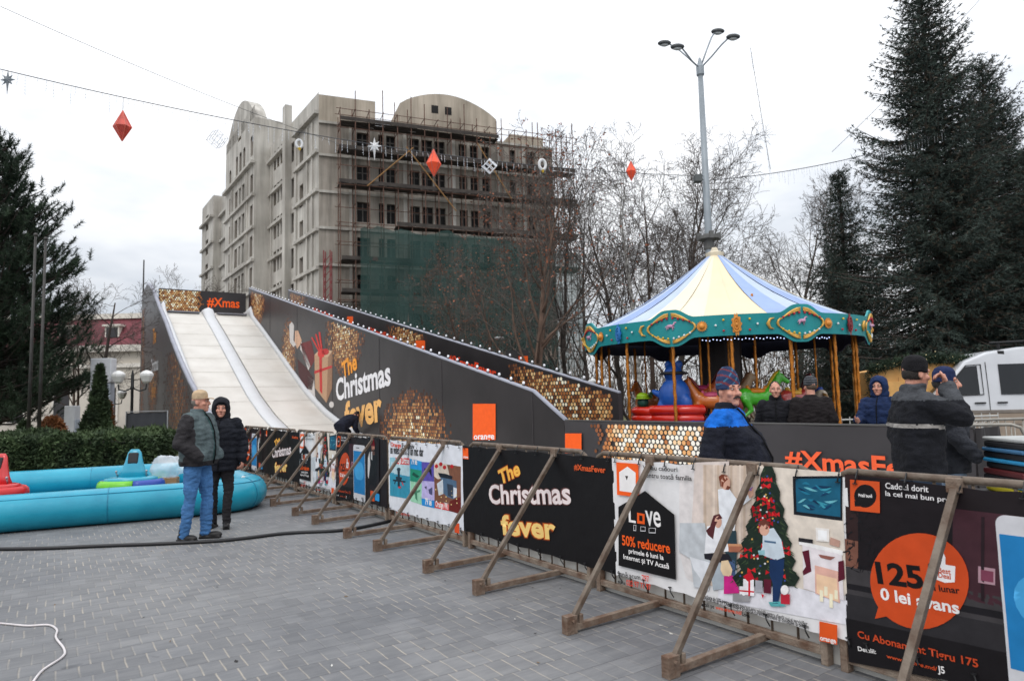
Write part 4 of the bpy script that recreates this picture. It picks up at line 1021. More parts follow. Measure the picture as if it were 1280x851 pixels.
VZ0, VZ1 = .17, 1.09
def ripple(seed):
    from mathutils import noise
    def f(x, z):
        d = min(1, max(0, (VZ1 - z) / .12)) * min(1, max(0, (z - VZ0) / .12)) * .75 + .25
        return d * (.007 * noise.noise(Vector((x * 2.1 + seed, z * 1.1, seed))) + .0035 * noise.noise(Vector((x * 6.5 + z * 3.5, z * 2.2, seed + 5))) + .0025 * noise.noise(Vector((x * 4 - z * 6, z * 3, seed + 9))))
    return f
TIE = None
def sheet(root, x0, x1, c, seed):
    """the vinyl: a rippled sheet, sagging a little between its eyelets; prints added later follow the same ripples"""
    global TIE
    m = MB(); nx, nz = 66, 30; V = []; fn = ripple(seed); root['seed'] = seed
    for j in range(nz + 1):
        for i in range(nx + 1):
            x = x0 + (x1 - x0) * i / nx; z = VZ0 + (VZ1 - VZ0) * j / nz
            sag = .012 * (1 - abs(((x - x0) / (x1 - x0) * 7) % 1 - .5) * 2) * (1 if j in (0, nz) else 0)
            V.append((x, fn(x, z), z + (sag if j == 0 else -sag)))
    m.add(V, [(j * (nx + 1) + i, j * (nx + 1) + i + 1, (j + 1) * (nx + 1) + i + 1, (j + 1) * (nx + 1) + i) for j in range(nz) for i in range(nx)])
    m.build('vinyl_sheet', PM(c), root, True)
    if TIE is None:
        tm = mat('cable_tie', (26, 26, 28), .5); TIE = []
        for sg in (1, -1):
            t = MB(); t.tube([(0, -.003, 0), (.01, -.008, sg * .03), (.004, .03, sg * .075)], .0045, 5); t.lathe([(.006, -.002), (.013, -.002), (.013, .002)], 10, 0, (0, -.003, 0)); TIE.append(t.mesh('cable_tie', tm))
    for i in range(8):
        x = x0 + .05 + (x1 - x0 - .1) * i / 7
        for k, z in ((0, VZ1 - .03), (1, VZ0 + .03)): o = link('cable_tie', TIE[k], root); o.location = (x, fn(x, z) - .012, z)
class Fence(Poster):
    """content measured from the photo on the plane of the fence, then kept as metres on the sheet"""
    def __init__(s, k):
        s1 = (k + 1) * PITCH + SHIFT
        super().__init__(lambda px, py: (lambda q: (s1 - q[0], q[1]))(pl(px, py, -.002)), .00045); s.layer = 4; s.embolden = .008
    def done(s, parent):
        r = super().done(parent); fn = ripple(parent['seed']); del parent['seed']
        for o in r.values(): rippled(o, fn)
        return r
    def span(s, pxl, pxr): return s.xf(pxl, 600)[0], s.xf(pxr, 600)[0]
def banner_root(k, label): return thing('banner', label, 'banner', fw((k + 1) * PITCH + SHIFT, 0), ROTF, 'vinyl banners tied to the barriers')
def again(root, k, label):
    c = copy_tree(root); c.location = fw((k + 1) * PITCH + SHIFT, 0); c['label'] = label; return c
WHT = (244, 240, 238); BLK = (19, 17, 19)
def love_banner():
    k = 0; r = banner_root(k, 'white banner nearest the camera with a family decorating a tree and 50% reducere'); P = Fence(k)
    x0, x1 = P.span(765.5, 1058.5); sheet(r, x0, x1, (232, 230, 230), 1)
    z4 = lambda x, y: (760 + x / 3.7, 560 + y / 3.7); z5 = lambda x, y: (880 + x / 3.274, 570 + y / 3.274)
    def p4(pts, c, part='picture'): P.poly([z4(*q) for q in pts], c, part)
    def p5(pts, c, part='picture'): P.poly([z5(*q) for q in pts], c, part)
    # room
    p4([(330, 80), (430, 70), (430, 640), (360, 600), (330, 480)], (228, 222, 220)); P.up()
    p4([(400, 66), (560, 60), (560, 560), (430, 600), (380, 480)], (222, 208, 200)); P.up()
    p5([(-5, 35), (240, 40), (250, 500), (150, 560), (-5, 520)], (214, 194, 178)); P.up()
    for i, x in enumerate(range(0, 240, 18)): p5([(x, 36), (x + 9, 36), (x + 8, 470), (x - 2, 470)], (200 + (i % 3) * 14, 178 + (i % 3) * 16, 158 + (i % 3) * 18))
    P.up(); p5([(225, 40), (560, 66), (586, 560), (480, 640), (250, 560)], (226, 214, 200))
    P.up(); p5([(60, 540), (240, 500), (586, 590), (588, 690), (470, 668), (60, 590)], (232, 230, 236))
    # television, fireplace and mantel
    P.up(); p5([(364, 82), (568, 80), (568, 264), (368, 238)], (22, 26, 34)); P.up(); p5([(376, 92), (560, 90), (560, 248), (380, 226)], (24, 92, 120))
    P.up()
    rnd = random.Random(5)
    for i in range(22):
        x = rnd.uniform(384, 500); y = rnd.uniform(112, 214); L_ = rnd.uniform(25, 60); c = [(60, 150, 170), (34, 120, 150), (110, 184, 196), (16, 62, 98), (12, 48, 80)][i % 5]; n = 8; ph = rnd.uniform(0, 6)
        up_ = [(x + L_ * k / n, y + 9 * sin(ph + 2.4 * k / n) - 5 * sin(pi * k / n)) for k in range(n + 1)]; dn = [(x + L_ * k / n, y + 9 * sin(ph + 2.4 * k / n) + 5 * sin(pi * k / n)) for k in range(n + 1)]
        p5(up_ + dn[::-1][1:-1], c)
        if i % 4 == 3: P.up()
    p5([(390, 345), (570, 385), (570, 405), (392, 360)], (244, 240, 238)); p5([(405, 362), (566, 402), (575, 590), (410, 540)], (232, 224, 226))
    P.up(); p5([(455, 445), (552, 470), (558, 600), (458, 560)], (226, 176, 160)); P.up(); p5([(462, 480), (546, 500), (552, 596), (464, 558)], (246, 206, 170))
    P.up()
    for x, y, h in ((476, 545, 50), (494, 530, 40), (515, 560, 60), (536, 545, 40)): p5([(x, y), (x + 14, y + 3), (x + 14, y + h), (x, y + h - 3)], (252, 236, 206))
    p5([(390, 332), (448, 340), (448, 356), (390, 348)], (40, 38, 42)); p5([(405, 388), (432, 382), (442, 470), (410, 486), (406, 470), (420, 450)], (92, 24, 44)); p5([(552, 430), (574, 424), (580, 500), (552, 512)], (92, 26, 44))
    p5([(460, 290), (515, 296), (515, 350), (462, 345)], (236, 230, 224)); P.up(); p5([(468, 300), (506, 304), (506, 344), (470, 340)], (252, 250, 246)); p5([(520, 330), (560, 345), (556, 372), (516, 360)], (190, 150, 134)); p5([(470, 400), (540, 412), (520, 424), (480, 414)], (150, 96, 86))
    # armchair, side table
    P.up(); p4([(335, 345), (450, 345), (470, 480), (480, 600), (470, 650), (400, 640), (385, 510), (332, 478)], (196, 200, 204)); p4([(470, 520), (600, 540), (596, 640), (490, 655)], (172, 182, 190)); P.up(); p4([(380, 500), (480, 530), (470, 655), (440, 655), (430, 600), (400, 560)], (222, 224, 228))
    # standing man
    SK = (216, 168, 146); P.up()
    p4([(512, 190), (560, 180), (600, 235), (650, 215), (668, 232), (600, 285), (590, 380), (545, 385), (520, 340)], (234, 236, 240))
    p4([(540, 380), (596, 380), (600, 470), (596, 560), (548, 520)], (44, 66, 74)); p4([(545, 500), (590, 520), (596, 640), (560, 640)], (70, 92, 130))
    P.up(); P.ell(*z4(548, 160), 6, 8.6, SK); p4([(516, 130), (530, 120), (556, 124), (560, 142), (540, 160), (536, 182), (524, 176)], (124, 62, 42)); P.up(); p4([(556, 172), (572, 178), (562, 192), (548, 190)], (120, 64, 48)); p4([(650, 205), (676, 180), (678, 214), (660, 234)], SK); p4([(655, 190), (675, 176), (672, 206)], (150, 110, 190))
    # seated woman and child
    p4([(460, 360), (530, 350), (560, 450), (610, 450), (606, 470), (520, 480), (450, 486)], (240, 240, 244)); p4([(448, 486), (560, 486), (580, 520), (520, 526), (450, 510)], (34, 32, 40))
    P.up(); P.ell(*z4(514, 340), 4.5, 7.5, SK); p4([(492, 310), (520, 302), (534, 322), (514, 330), (500, 362), (490, 420), (466, 400), (456, 380), (476, 360)], (86, 40, 44)); p4([(560, 446), (634, 448), (634, 480), (562, 478)], (176, 110, 84)); P.up(); p4([(558, 440), (632, 442), (634, 452), (560, 452)], (210, 150, 110))
    p4([(540, 590), (580, 586), (606, 640), (612, 668), (540, 672)], (206, 40, 132)); p4([(528, 520), (560, 516), (580, 560), (572, 592), (536, 586), (524, 560)], (236, 208, 170))
    # the tree: ragged cone of dark sprays with red bows
    P.up(); rnd = random.Random(11); zx = lambda t: (262 - 10 * t, 40 + 490 * t)
    L = []; Rr = []
    for i in range(15):
        t = i / 14; cx, cy = zx(t); wd = 14 + 128 * t ** .9
        L.append((cx - wd * (1 if i % 2 else .78), cy)); Rr.append((cx + wd * (1 if i % 2 else .8) + 10, cy))
    p5(L + Rr[::-1], (32, 46, 36)); P.up()
    for i in range(260):
        t = rnd.random() ** .7; cx, cy = zx(t); wd = (12 + 122 * t) * rnd.uniform(-1, 1.05); a = rnd.uniform(-.6, .6) + (0 if wd > 0 else pi); l = rnd.uniform(10, 26)
        x, y = cx + wd, cy + rnd.uniform(-14, 14); p5([(x, y - 3), (x + l * cos(a), y + l * .7), (x, y + 4)], [(20, 32, 26), (48, 66, 46), (66, 84, 56), (28, 40, 40)][i % 4])
    P.up()
    for i in range(42):
        t = .06 + .9 * rnd.random() ** .75; cx, cy = zx(t); wd = (8 + 112 * t) * rnd.uniform(-1, 1.1); x, y = cx + wd, cy
        for sg in (-1, 1): p5([(x, y), (x + sg * 15, y - 11), (x + sg * 17, y + 9)], [(196, 22, 34), (170, 16, 30), (220, 40, 44)][i % 3])
    P.up()
    for i in range(40):
        t = .08 + .9 * rnd.random() ** .8; cx, cy = zx(t); P.ell(*z5(cx + (6 + 112 * t) * rnd.uniform(-1, 1.1), cy), 1.3, 1.3, [(226, 226, 230), (60, 80, 150), (214, 170, 90)][i % 3], n=7)
    # boy in front of the tree
    P.up(); p5([(246, 300), (290, 292), (322, 340), (336, 410), (300, 424), (262, 410), (232, 396), (244, 370)], (206, 218, 228)); p5([(274, 420), (334, 418), (330, 480), (310, 600), (288, 600), (286, 520), (272, 480)], (26, 52, 92)); p5([(270, 594), (320, 592), (340, 612), (280, 612)], (90, 176, 178))
    P.up(); P.ell(*z5(252, 300), 6.2, 7.2, SK); p5([(228, 268), (252, 254), (272, 270), (266, 300), (236, 288)], (112, 62, 50)); p5([(252, 342), (300, 348), (300, 356), (252, 350)], (80, 110, 140)); p5([(226, 384), (254, 382), (254, 402), (230, 402)], (150, 196, 206))
    for (x, y, w_, h, c) in ((165, 500, 44, 50, (242, 238, 240)), (150, 530, 60, 40, (240, 236, 238)), (122, 560, 70, 34, (150, 148, 150)), (250, 500, 30, 60, (90, 24, 44)), (320, 560, 36, 44, (190, 40, 60)), (215, 505, 30, 50, (170, 170, 178))): p5([(x, y), (x + w_, y + 3), (x + w_, y + h), (x, y + h - 3)], c)
    P.up(); p5([(164, 490), (196, 468), (212, 500), (184, 510)], (196, 24, 44)); p5([(150, 545), (210, 550), (210, 556), (150, 551)], (206, 30, 50)); p5([(186, 500), (194, 500), (194, 570), (186, 570)], (206, 30, 50)); p5([(240, 560), (252, 566), (246, 580)], (206, 30, 50)); P.ell(*z5(335, 545), 5, 6, (240, 236, 236))
    # wording
    P.up(2); p4([(44, 64), (146, 72), (150, 226), (48, 214)], ORANGE, 'logo'); P.up(); p4([(58, 110), (96, 84), (134, 112), (136, 206), (60, 196)], WHT, 'logo'); P.up(); p4([(86, 126), (100, 128), (94, 148)], (60, 50, 50), 'logo')
    p4([(55, 270), (180, 196), (314, 306), (320, 606), (56, 540)], BLK, 'offer_panel'); P.up(2)
    L_ = 'lettering'
    P.text('Vreau cadouri', z4(168, 97), z4(328, 108), BLK, top=z4(0, 76)[1], bold=.006); P.text('pentru toată familia', z4(172, 132), z4(394, 150), BLK, top=z4(0, 110)[1], bold=.006)
    P.text('L', z4(104, 338), z4(136, 344), WHT, top=z4(0, 270)[1], bold=.005); P.text('ve', z4(184, 352), z4(254, 362), WHT, stretch=1.35, bold=.005)
    p4([(142, 296), (178, 302), (178, 350), (142, 345)], ORANGE, L_); P.up(); p4([(152, 308), (168, 311), (168, 336), (152, 333)], BLK, L_)
    for (x, y, w_, h) in ((126, 352, 12, 28), (158, 360, 24, 22), (198, 366, 32, 24)):
        p4([(x, y), (x + w_, y + 1), (x + w_, y + h + 1), (x, y + h)], (220, 218, 220), L_); P.up(); p4([(x + 2, y + 2), (x + w_ - 2, y + 3), (x + w_ - 2, y + h - 3), (x + 2, y + h - 4)], BLK, L_)
    P.text('50% reducere', z4(74, 444), z4(296, 484), ORANGE, top=z4(0, 398)[1], bold=.014); P.text('primele 6 luni la', z4(104, 482), z4(266, 514), WHT, top=z4(0, 460)[1], bold=.012); P.text('Internet și TV Acasă', z4(80, 508), z4(290, 556), WHT, top=z4(0, 486)[1], bold=.012)
    P.text('Sună acum', z4(54, 586), z4(158, 606), BLK, top=z4(0, 564)[1], bold=.006); P.text('797', z4(166, 610), z4(200, 616), (236, 70, 50), stretch=1.2, bold=.006)
    P.text('sau', z4(54, 620), z4(88, 628), BLK, top=z4(0, 604)[1]); P.text('022 97 77 97', z4(94, 630), z4(208, 654), (236, 70, 50), stretch=1.2, bold=.006)
    for i, (a, b, body) in enumerate((((434, 682), (740, 738), 'Promoțiune de 50% pentru primele șase luni este valabilă pentru clienții noi ai serviciilor'), ((434, 692), (740, 752), 'de Internet fix și TV. Detalii despre promoția curentă, termenii și condițiile la telefon'))):
        P.text(body, z4(*a), z5(430 if i == 0 else 436, 690 if i == 0 else 704), BLK, stretch=1.35)
    P.text('Detalii pe', z4(434, 724), z4(500, 738), BLK, stretch=1.15, bold=.01); P.text('www.orange.md/', z4(506, 740), z4(628, 768), (236, 84, 50), stretch=1.15, bold=.01); P.text('Love', z4(628, 770), z4(664, 782), BLK, stretch=1.15, bold=.02)
    p5([(478, 672), (552, 688), (552, 768), (480, 752)], (226, 88, 32), 'logo'); P.up(); P.text('orange', z5(483, 748), z5(548, 762), WHT, stretch=1.05, bold=.02, part='logo')
    P.done(r); return r
def fever_banner():
    k = 1; r = banner_root(k, 'big black banner with glowing letters The Christmas fever in the middle of the fence'); P = Fence(k)
    x0, x1 = P.span(579, 767); sheet(r, x0, x1, (19, 17, 19), 7)
    z = lambda x, y: (570 + x / 4.362, 545 + y / 4.362)
    P.poly([z(*q) for q in ((36, 62), (66, 66), (68, 126), (38, 122))], ORANGE, 'logo'); P.up(); P.text('orange', z(40, 118), z(66, 121), WHT, stretch=1.1, part='logo')
    def glow(body, a, b, top, c, halos, bold):
        P.nt += 1; P.hold = True
        for h, cc in halos: P.text(body, z(*a), z(*b), cc, top=z(0, top)[1], bold=bold + h); P.up()
        P.text(body, z(*a), z(*b), c, top=z(0, top)[1], bold=bold); P.up(); P.hold = False
    HOT = ((.075, (52, 30, 24)), (.05, (96, 44, 22)), (.028, (206, 96, 28)))
    glow('The', (244, 262), (352, 206), 178, (252, 190, 84), HOT, .022)
    glow('Christmas', (182, 366), (630, 366), 262, (240, 226, 224), ((.05, (56, 36, 34)), (.022, (128, 88, 84))), .016)
    glow('fever', (252, 530), (552, 560), 425, (252, 212, 130), HOT, .024)
    P.text('#XmasFever', z(646, 182), z(818, 200), (222, 92, 44), top=z(0, 150)[1], bold=.018)
    P.done(r); return r
def games_banner():
    k = 2; r = banner_root(k, 'white banner with a drone, game pads and coloured price squares headed Orange Exclusiv'); P = Fence(k)
    x0, x1 = P.span(486.5, 578.5); sheet(r, x0, x1, (228, 230, 236), 13)
    z = lambda x, y: (420 + x / 5.488, 535 + y / 5.488)
    def p(pts, c, part='picture'): P.poly([z(*q) for q in pts], c, part)
    p([(368, 440), (370, 200), (410, 200), (506, 212), (508, 486), (370, 462)], (150, 200, 214)); P.up()
    p([(368, 300), (506, 330), (508, 486), (370, 462)], (56, 150, 178)); p([(380, 230), (500, 250), (500, 330), (380, 310)], (186, 214, 222)); P.up()
    p([(392, 350), (478, 362), (478, 372), (392, 362)], (24, 40, 54)); p([(424, 270), (442, 272), (440, 400), (424, 398)], (24, 46, 60)); p([(410, 330), (456, 336), (450, 362), (414, 358)], (30, 48, 62)); p([(398, 380), (410, 352), (416, 354), (406, 384)], (30, 60, 76)); p([(460, 392), (448, 360), (454, 358), (468, 392)], (200, 60, 70)); P.ell(*z(432, 282), 2.4, 2.2, (40, 62, 74)); P.ell(*z(438, 404), 2, 1.6, (210, 60, 70))
    p([(408, 200), (503, 206), (504, 252), (412, 244)], (226, 56, 60)); p([(506, 208), (588, 228), (588, 290), (508, 276)], (42, 150, 214)); p([(508, 276), (588, 290), (586, 376), (508, 362)], (40, 146, 116)); p([(588, 230), (672, 236), (672, 366), (588, 360)], (94, 82, 170))
    p([(510, 364), (588, 378), (588, 524), (512, 500)], (158, 214, 180)); p([(588, 362), (674, 366), (674, 496), (588, 478)], (190, 180, 226)); p([(588, 480), (674, 496), (674, 548), (590, 528)], (34, 142, 214)); p([(674, 236), (856, 262), (858, 590), (776, 566), (674, 545)], (128, 84, 64))
    P.up(); p([(674, 236), (760, 246), (780, 330), (700, 350), (674, 330)], (220, 206, 190)); p([(780, 500), (856, 470), (858, 590), (776, 566)], (110, 34, 30)); P.up()
    p([(700, 306), (750, 312), (800, 330), (796, 350), (712, 336)], (30, 36, 46)); p([(716, 336), (790, 350), (826, 362), (832, 470), (806, 486), (760, 470), (730, 440)], (82, 108, 134)); P.up(); p([(692, 380), (732, 350), (736, 450), (704, 462)], (214, 220, 226)); p([(806, 404), (830, 412), (830, 470), (808, 480)], (220, 224, 230)); p([(760, 380), (804, 390), (800, 480), (766, 462)], (56, 66, 82))
    for x, y in ((690, 260), (720, 246), (745, 268), (795, 262)): P.ell(*z(x, y), 2.2, 2.6, (196, 40, 46), n=8)
    for i in range(14): P.ell(*z(684 + (i * 37) % 150, 420 + (i * 53) % 120), .8, .9, (250, 220, 150), n=6)
    p([(678, 502), (774, 522), (776, 566), (680, 546)], (226, 60, 60)); p([(606, 274), (656, 280), (656, 336), (640, 300), (622, 298), (606, 332)], (24, 24, 40)); p([(606, 404), (622, 396), (620, 420)], (60, 60, 90)); p([(634, 420), (660, 404), (660, 460), (640, 450)], (80, 80, 120)); p([(530, 300), (574, 330), (556, 340), (520, 320)], (20, 80, 66)); p([(536, 400), (552, 400), (560, 500), (544, 480)], (70, 130, 100)); p([(520, 440), (580, 420), (576, 436), (522, 456)], (80, 140, 110))
    P.up(); P.text('Orange', z(376, 124), z(446, 132), (236, 70, 40), top=z(0, 94)[1], bold=.006); P.text('Exclusiv', z(452, 136), z(538, 142), BLK, top=z(0, 100)[1], bold=.006)
    P.text('un video extra și un mic dar', z(372, 172), z(602, 192), BLK, stretch=1.8, bold=.01)
    P.text('Mega Drone', z(416, 234), z(500, 244), WHT, stretch=1.5, bold=.02); P.text('79 lei', z(518, 244), z(558, 250), WHT, stretch=1.4, bold=.02); P.text('79 lei', z(612, 522), z(656, 530), WHT, stretch=1.4, bold=.02); P.text('Orange VR1', z(682, 536), z(770, 556), WHT, stretch=1.5, bold=.02)
    P.text('www.orange.md/exclusiv', z(414, 584), z(506, 604), (210, 70, 60), stretch=1.2)
    p([(812, 650), (846, 652), (848, 722), (816, 714)], (226, 84, 40), 'logo')
    P.done(r); return r
def phone_banner():
    k = -1; r = banner_root(k, 'dark banner at the right edge with an orange bubble reading 125 lei lunar'); P = Fence(k)
    x0 = P.span(1059, 1200)[0]; sheet(r, x0, PITCH + .05, (30, 23, 26), 19)
    z = lambda x, y: (960 + x / 2.925, 560 + y / 2.925)
    def p(pts, c, part='picture'): P.poly([z(*q) for q in pts], c, part)
    # the photo print: dusk street, shop front, grey ground
    p([(280, 96), (480, 110), (480, 470), (290, 430)], (48, 31, 31)); P.up(); p([(330, 100), (680, 140), (680, 500), (330, 450)], (25, 19, 23)); P.up()
    p([(676, 220), (936, 250), (936, 600), (676, 540)], (66, 38, 46)); p([(280, 430), (936, 560), (936, 790), (290, 700)], (62, 59, 61)); P.up(); p([(284, 512), (936, 640), (936, 612), (284, 492)], (26, 24, 28)); p([(284, 530), (936, 660), (936, 800), (290, 690)], (44, 42, 45)); P.up()
    p([(284, 620), (936, 760), (936, 900), (296, 780)], (22, 19, 22)); p([(282, 330), (330, 340), (330, 440), (284, 430)], (120, 80, 66)); P.up()
    rnd = random.Random(6)
    for i in range(70):
        x = rnd.uniform(285, 400); y = rnd.uniform(230, 450); a = rnd.uniform(0, 6.3); l = rnd.uniform(16, 34); p([(x, y), (x + l * cos(a), y + l * sin(a)), (x + 5, y + 6)], (24, 22, 26))
    for x in (780, 860): p([(x, 250), (x + 12, 252), (x + 12, 560), (x, 556)], (40, 26, 32))
    p([(770, 430), (832, 440), (832, 500), (770, 490)], (176, 140, 150)); P.up(); p([(780, 442), (826, 450), (826, 490), (780, 482)], (120, 60, 80))
    # big white phone
    x, zt_ = P.xf(*z(830, 240)); w_, h_ = .50, .78
    P.up()
    def rr(x, z0, w, h, rad, c, n=5):
        pts = []
        for cx, cz, a0 in ((x + w - rad, z0 + h - rad, 0), (x + rad, z0 + h - rad, pi / 2), (x + rad, z0 + rad, pi), (x + w - rad, z0 + rad, 1.5 * pi)):
            pts += [(cx + rad * cos(a0 + pi / 2 * i / n), cz + rad * sin(a0 + pi / 2 * i / n)) for i in range(n + 1)]
        P.poly(pts, c, 'phone_picture', raw=True)
    zb = .17; rr(x, zb, .46, zt_ - zb, .045, (206, 206, 210)); P.up(); rr(x + .012, zb + .1, .436, zt_ - zb - .19, .004, (34, 124, 184)); P.up(); rr(x + .05, zb + .3, .36, .26, .13, (70, 160, 214)); P.up(); rr(x + .12, zt_ - .05, .12, .012, .006, (90, 90, 96))
    rr(x + .3, zb + .03, .09, .03, .014, (120, 122, 128))
    # speech bubble and wording
    P.up(2); P.ell(*z(556, 485), 62, 60, (206, 76, 32), 'speech_bubble', 40, .12); p([(410, 560), (500, 600), (392, 622)], (206, 76, 32), 'speech_bubble'); P.up(2)
    P.text('125', z(402, 490), z(574, 512), BLK, top=z(0, 412)[1], bold=.028); p([(588, 420), (612, 424), (612, 476), (588, 472)], BLK, 'lettering')
    P.text('lei lunar', z(586, 516), z(706, 530), BLK, top=z(0, 492)[1], bold=.014); P.text('0 lei avans', z(414, 550), z(704, 604), WHT, top=z(0, 508)[1], bold=.018)
    p([(612, 436), (628, 420), (632, 382), (644, 378), (652, 398), (652, 424), (688, 430), (686, 488), (650, 490), (612, 476)], (244, 240, 240), 'thumb_sign'); P.up(); P.text('Best', z(626, 452), z(672, 460), (206, 90, 60), stretch=1.1, bold=.016); P.text('Deal', z(626, 470), z(672, 478), (206, 90, 60), stretch=1.1, bold=.016)
    P.text('Cu Abonament Tigru 175', z(330, 690), z(772, 800), (196, 72, 36), top=z(0, 664)[1], bold=.012); P.text('Detalii:', z(332, 738), z(398, 750), WHT, top=z(0, 722)[1], bold=.01); P.text('www.orange.md/', z(436, 764), z(622, 812), (206, 80, 40), top=z(0, 750)[1], bold=.01); P.text('J5', z(624, 816), z(650, 822), WHT, stretch=1.1, bold=.01)
    p([(302, 114), (410, 122), (412, 236), (304, 226)], (214, 84, 36), 'logo'); P.up(); P.ell(*z(358, 174), 14, 14.5, BLK, 'logo', 24); p([(318, 190), (345, 212), (320, 212)], BLK, 'logo'); P.up(); P.text('Priză bună', z(334, 176), z(384, 180), WHT, stretch=1.3, part='logo')
    P.text('Cadoul dorit', z(432, 146), z(590, 160), (226, 222, 222), top=z(0, 124)[1], bold=.008); P.text('la cel mai bun preț', z(432, 172), z(682, 198), (226, 222, 222), top=z(0, 154)[1], bold=.008)
    # far half: a man in a red and white hood and two price tags
    x2 = x + .56
    def q(pts, c, part='picture'): P.poly([(x2 + a, b) for a, b in pts], c, part, raw=True)
    q([(.0, .2), (.42, .2), (.42, 1.1), (.0, 1.1)], (30, 26, 30)); P.up(); q([(.06, .45), (.3, .42), (.36, .8), (.26, .95), (.12, .92), (.03, .7)], (20, 20, 24)); q([(.15, .86), (.25, .86), (.26, 1.0), (.2, 1.05), (.14, 1.0)], (190, 130, 110)); P.up(); q([(.13, .98), (.27, .98), (.24, 1.08), (.16, 1.08)], (120, 24, 34)); q([(.0, .55), (.04, .52), (.1, .72), (.08, .9), (.02, .8)], (220, 216, 214)); q([(.12, .8), (.17, .78), (.17, .9), (.12, .9)], (200, 200, 200))
    q([(.1, .22), (.24, .22), (.24, .36), (.1, .36)], (214, 84, 36), 'price_tag'); q([(.26, .24), (.42, .24), (.42, .34), (.26, .34)], (42, 150, 214), 'price_tag')
    P.done(r); return r
b0, b1, b2, b3 = love_banner(), fever_banner(), games_banner(), phone_banner()
again(b3, 3, 'dark phone banner directly left of the white games banner')
again(b0, 4, 'smaller white family and tree banner, fifth along the fence from the right')
again(b1, 5, 'far black Christmas fever banner beside the right end of the blue pool')
again(b3, 6, 'far dark phone banner left of the far Christmas fever banner')
again(b3, 7, 'last dark phone banner at the far end, below the bottom of the slide')
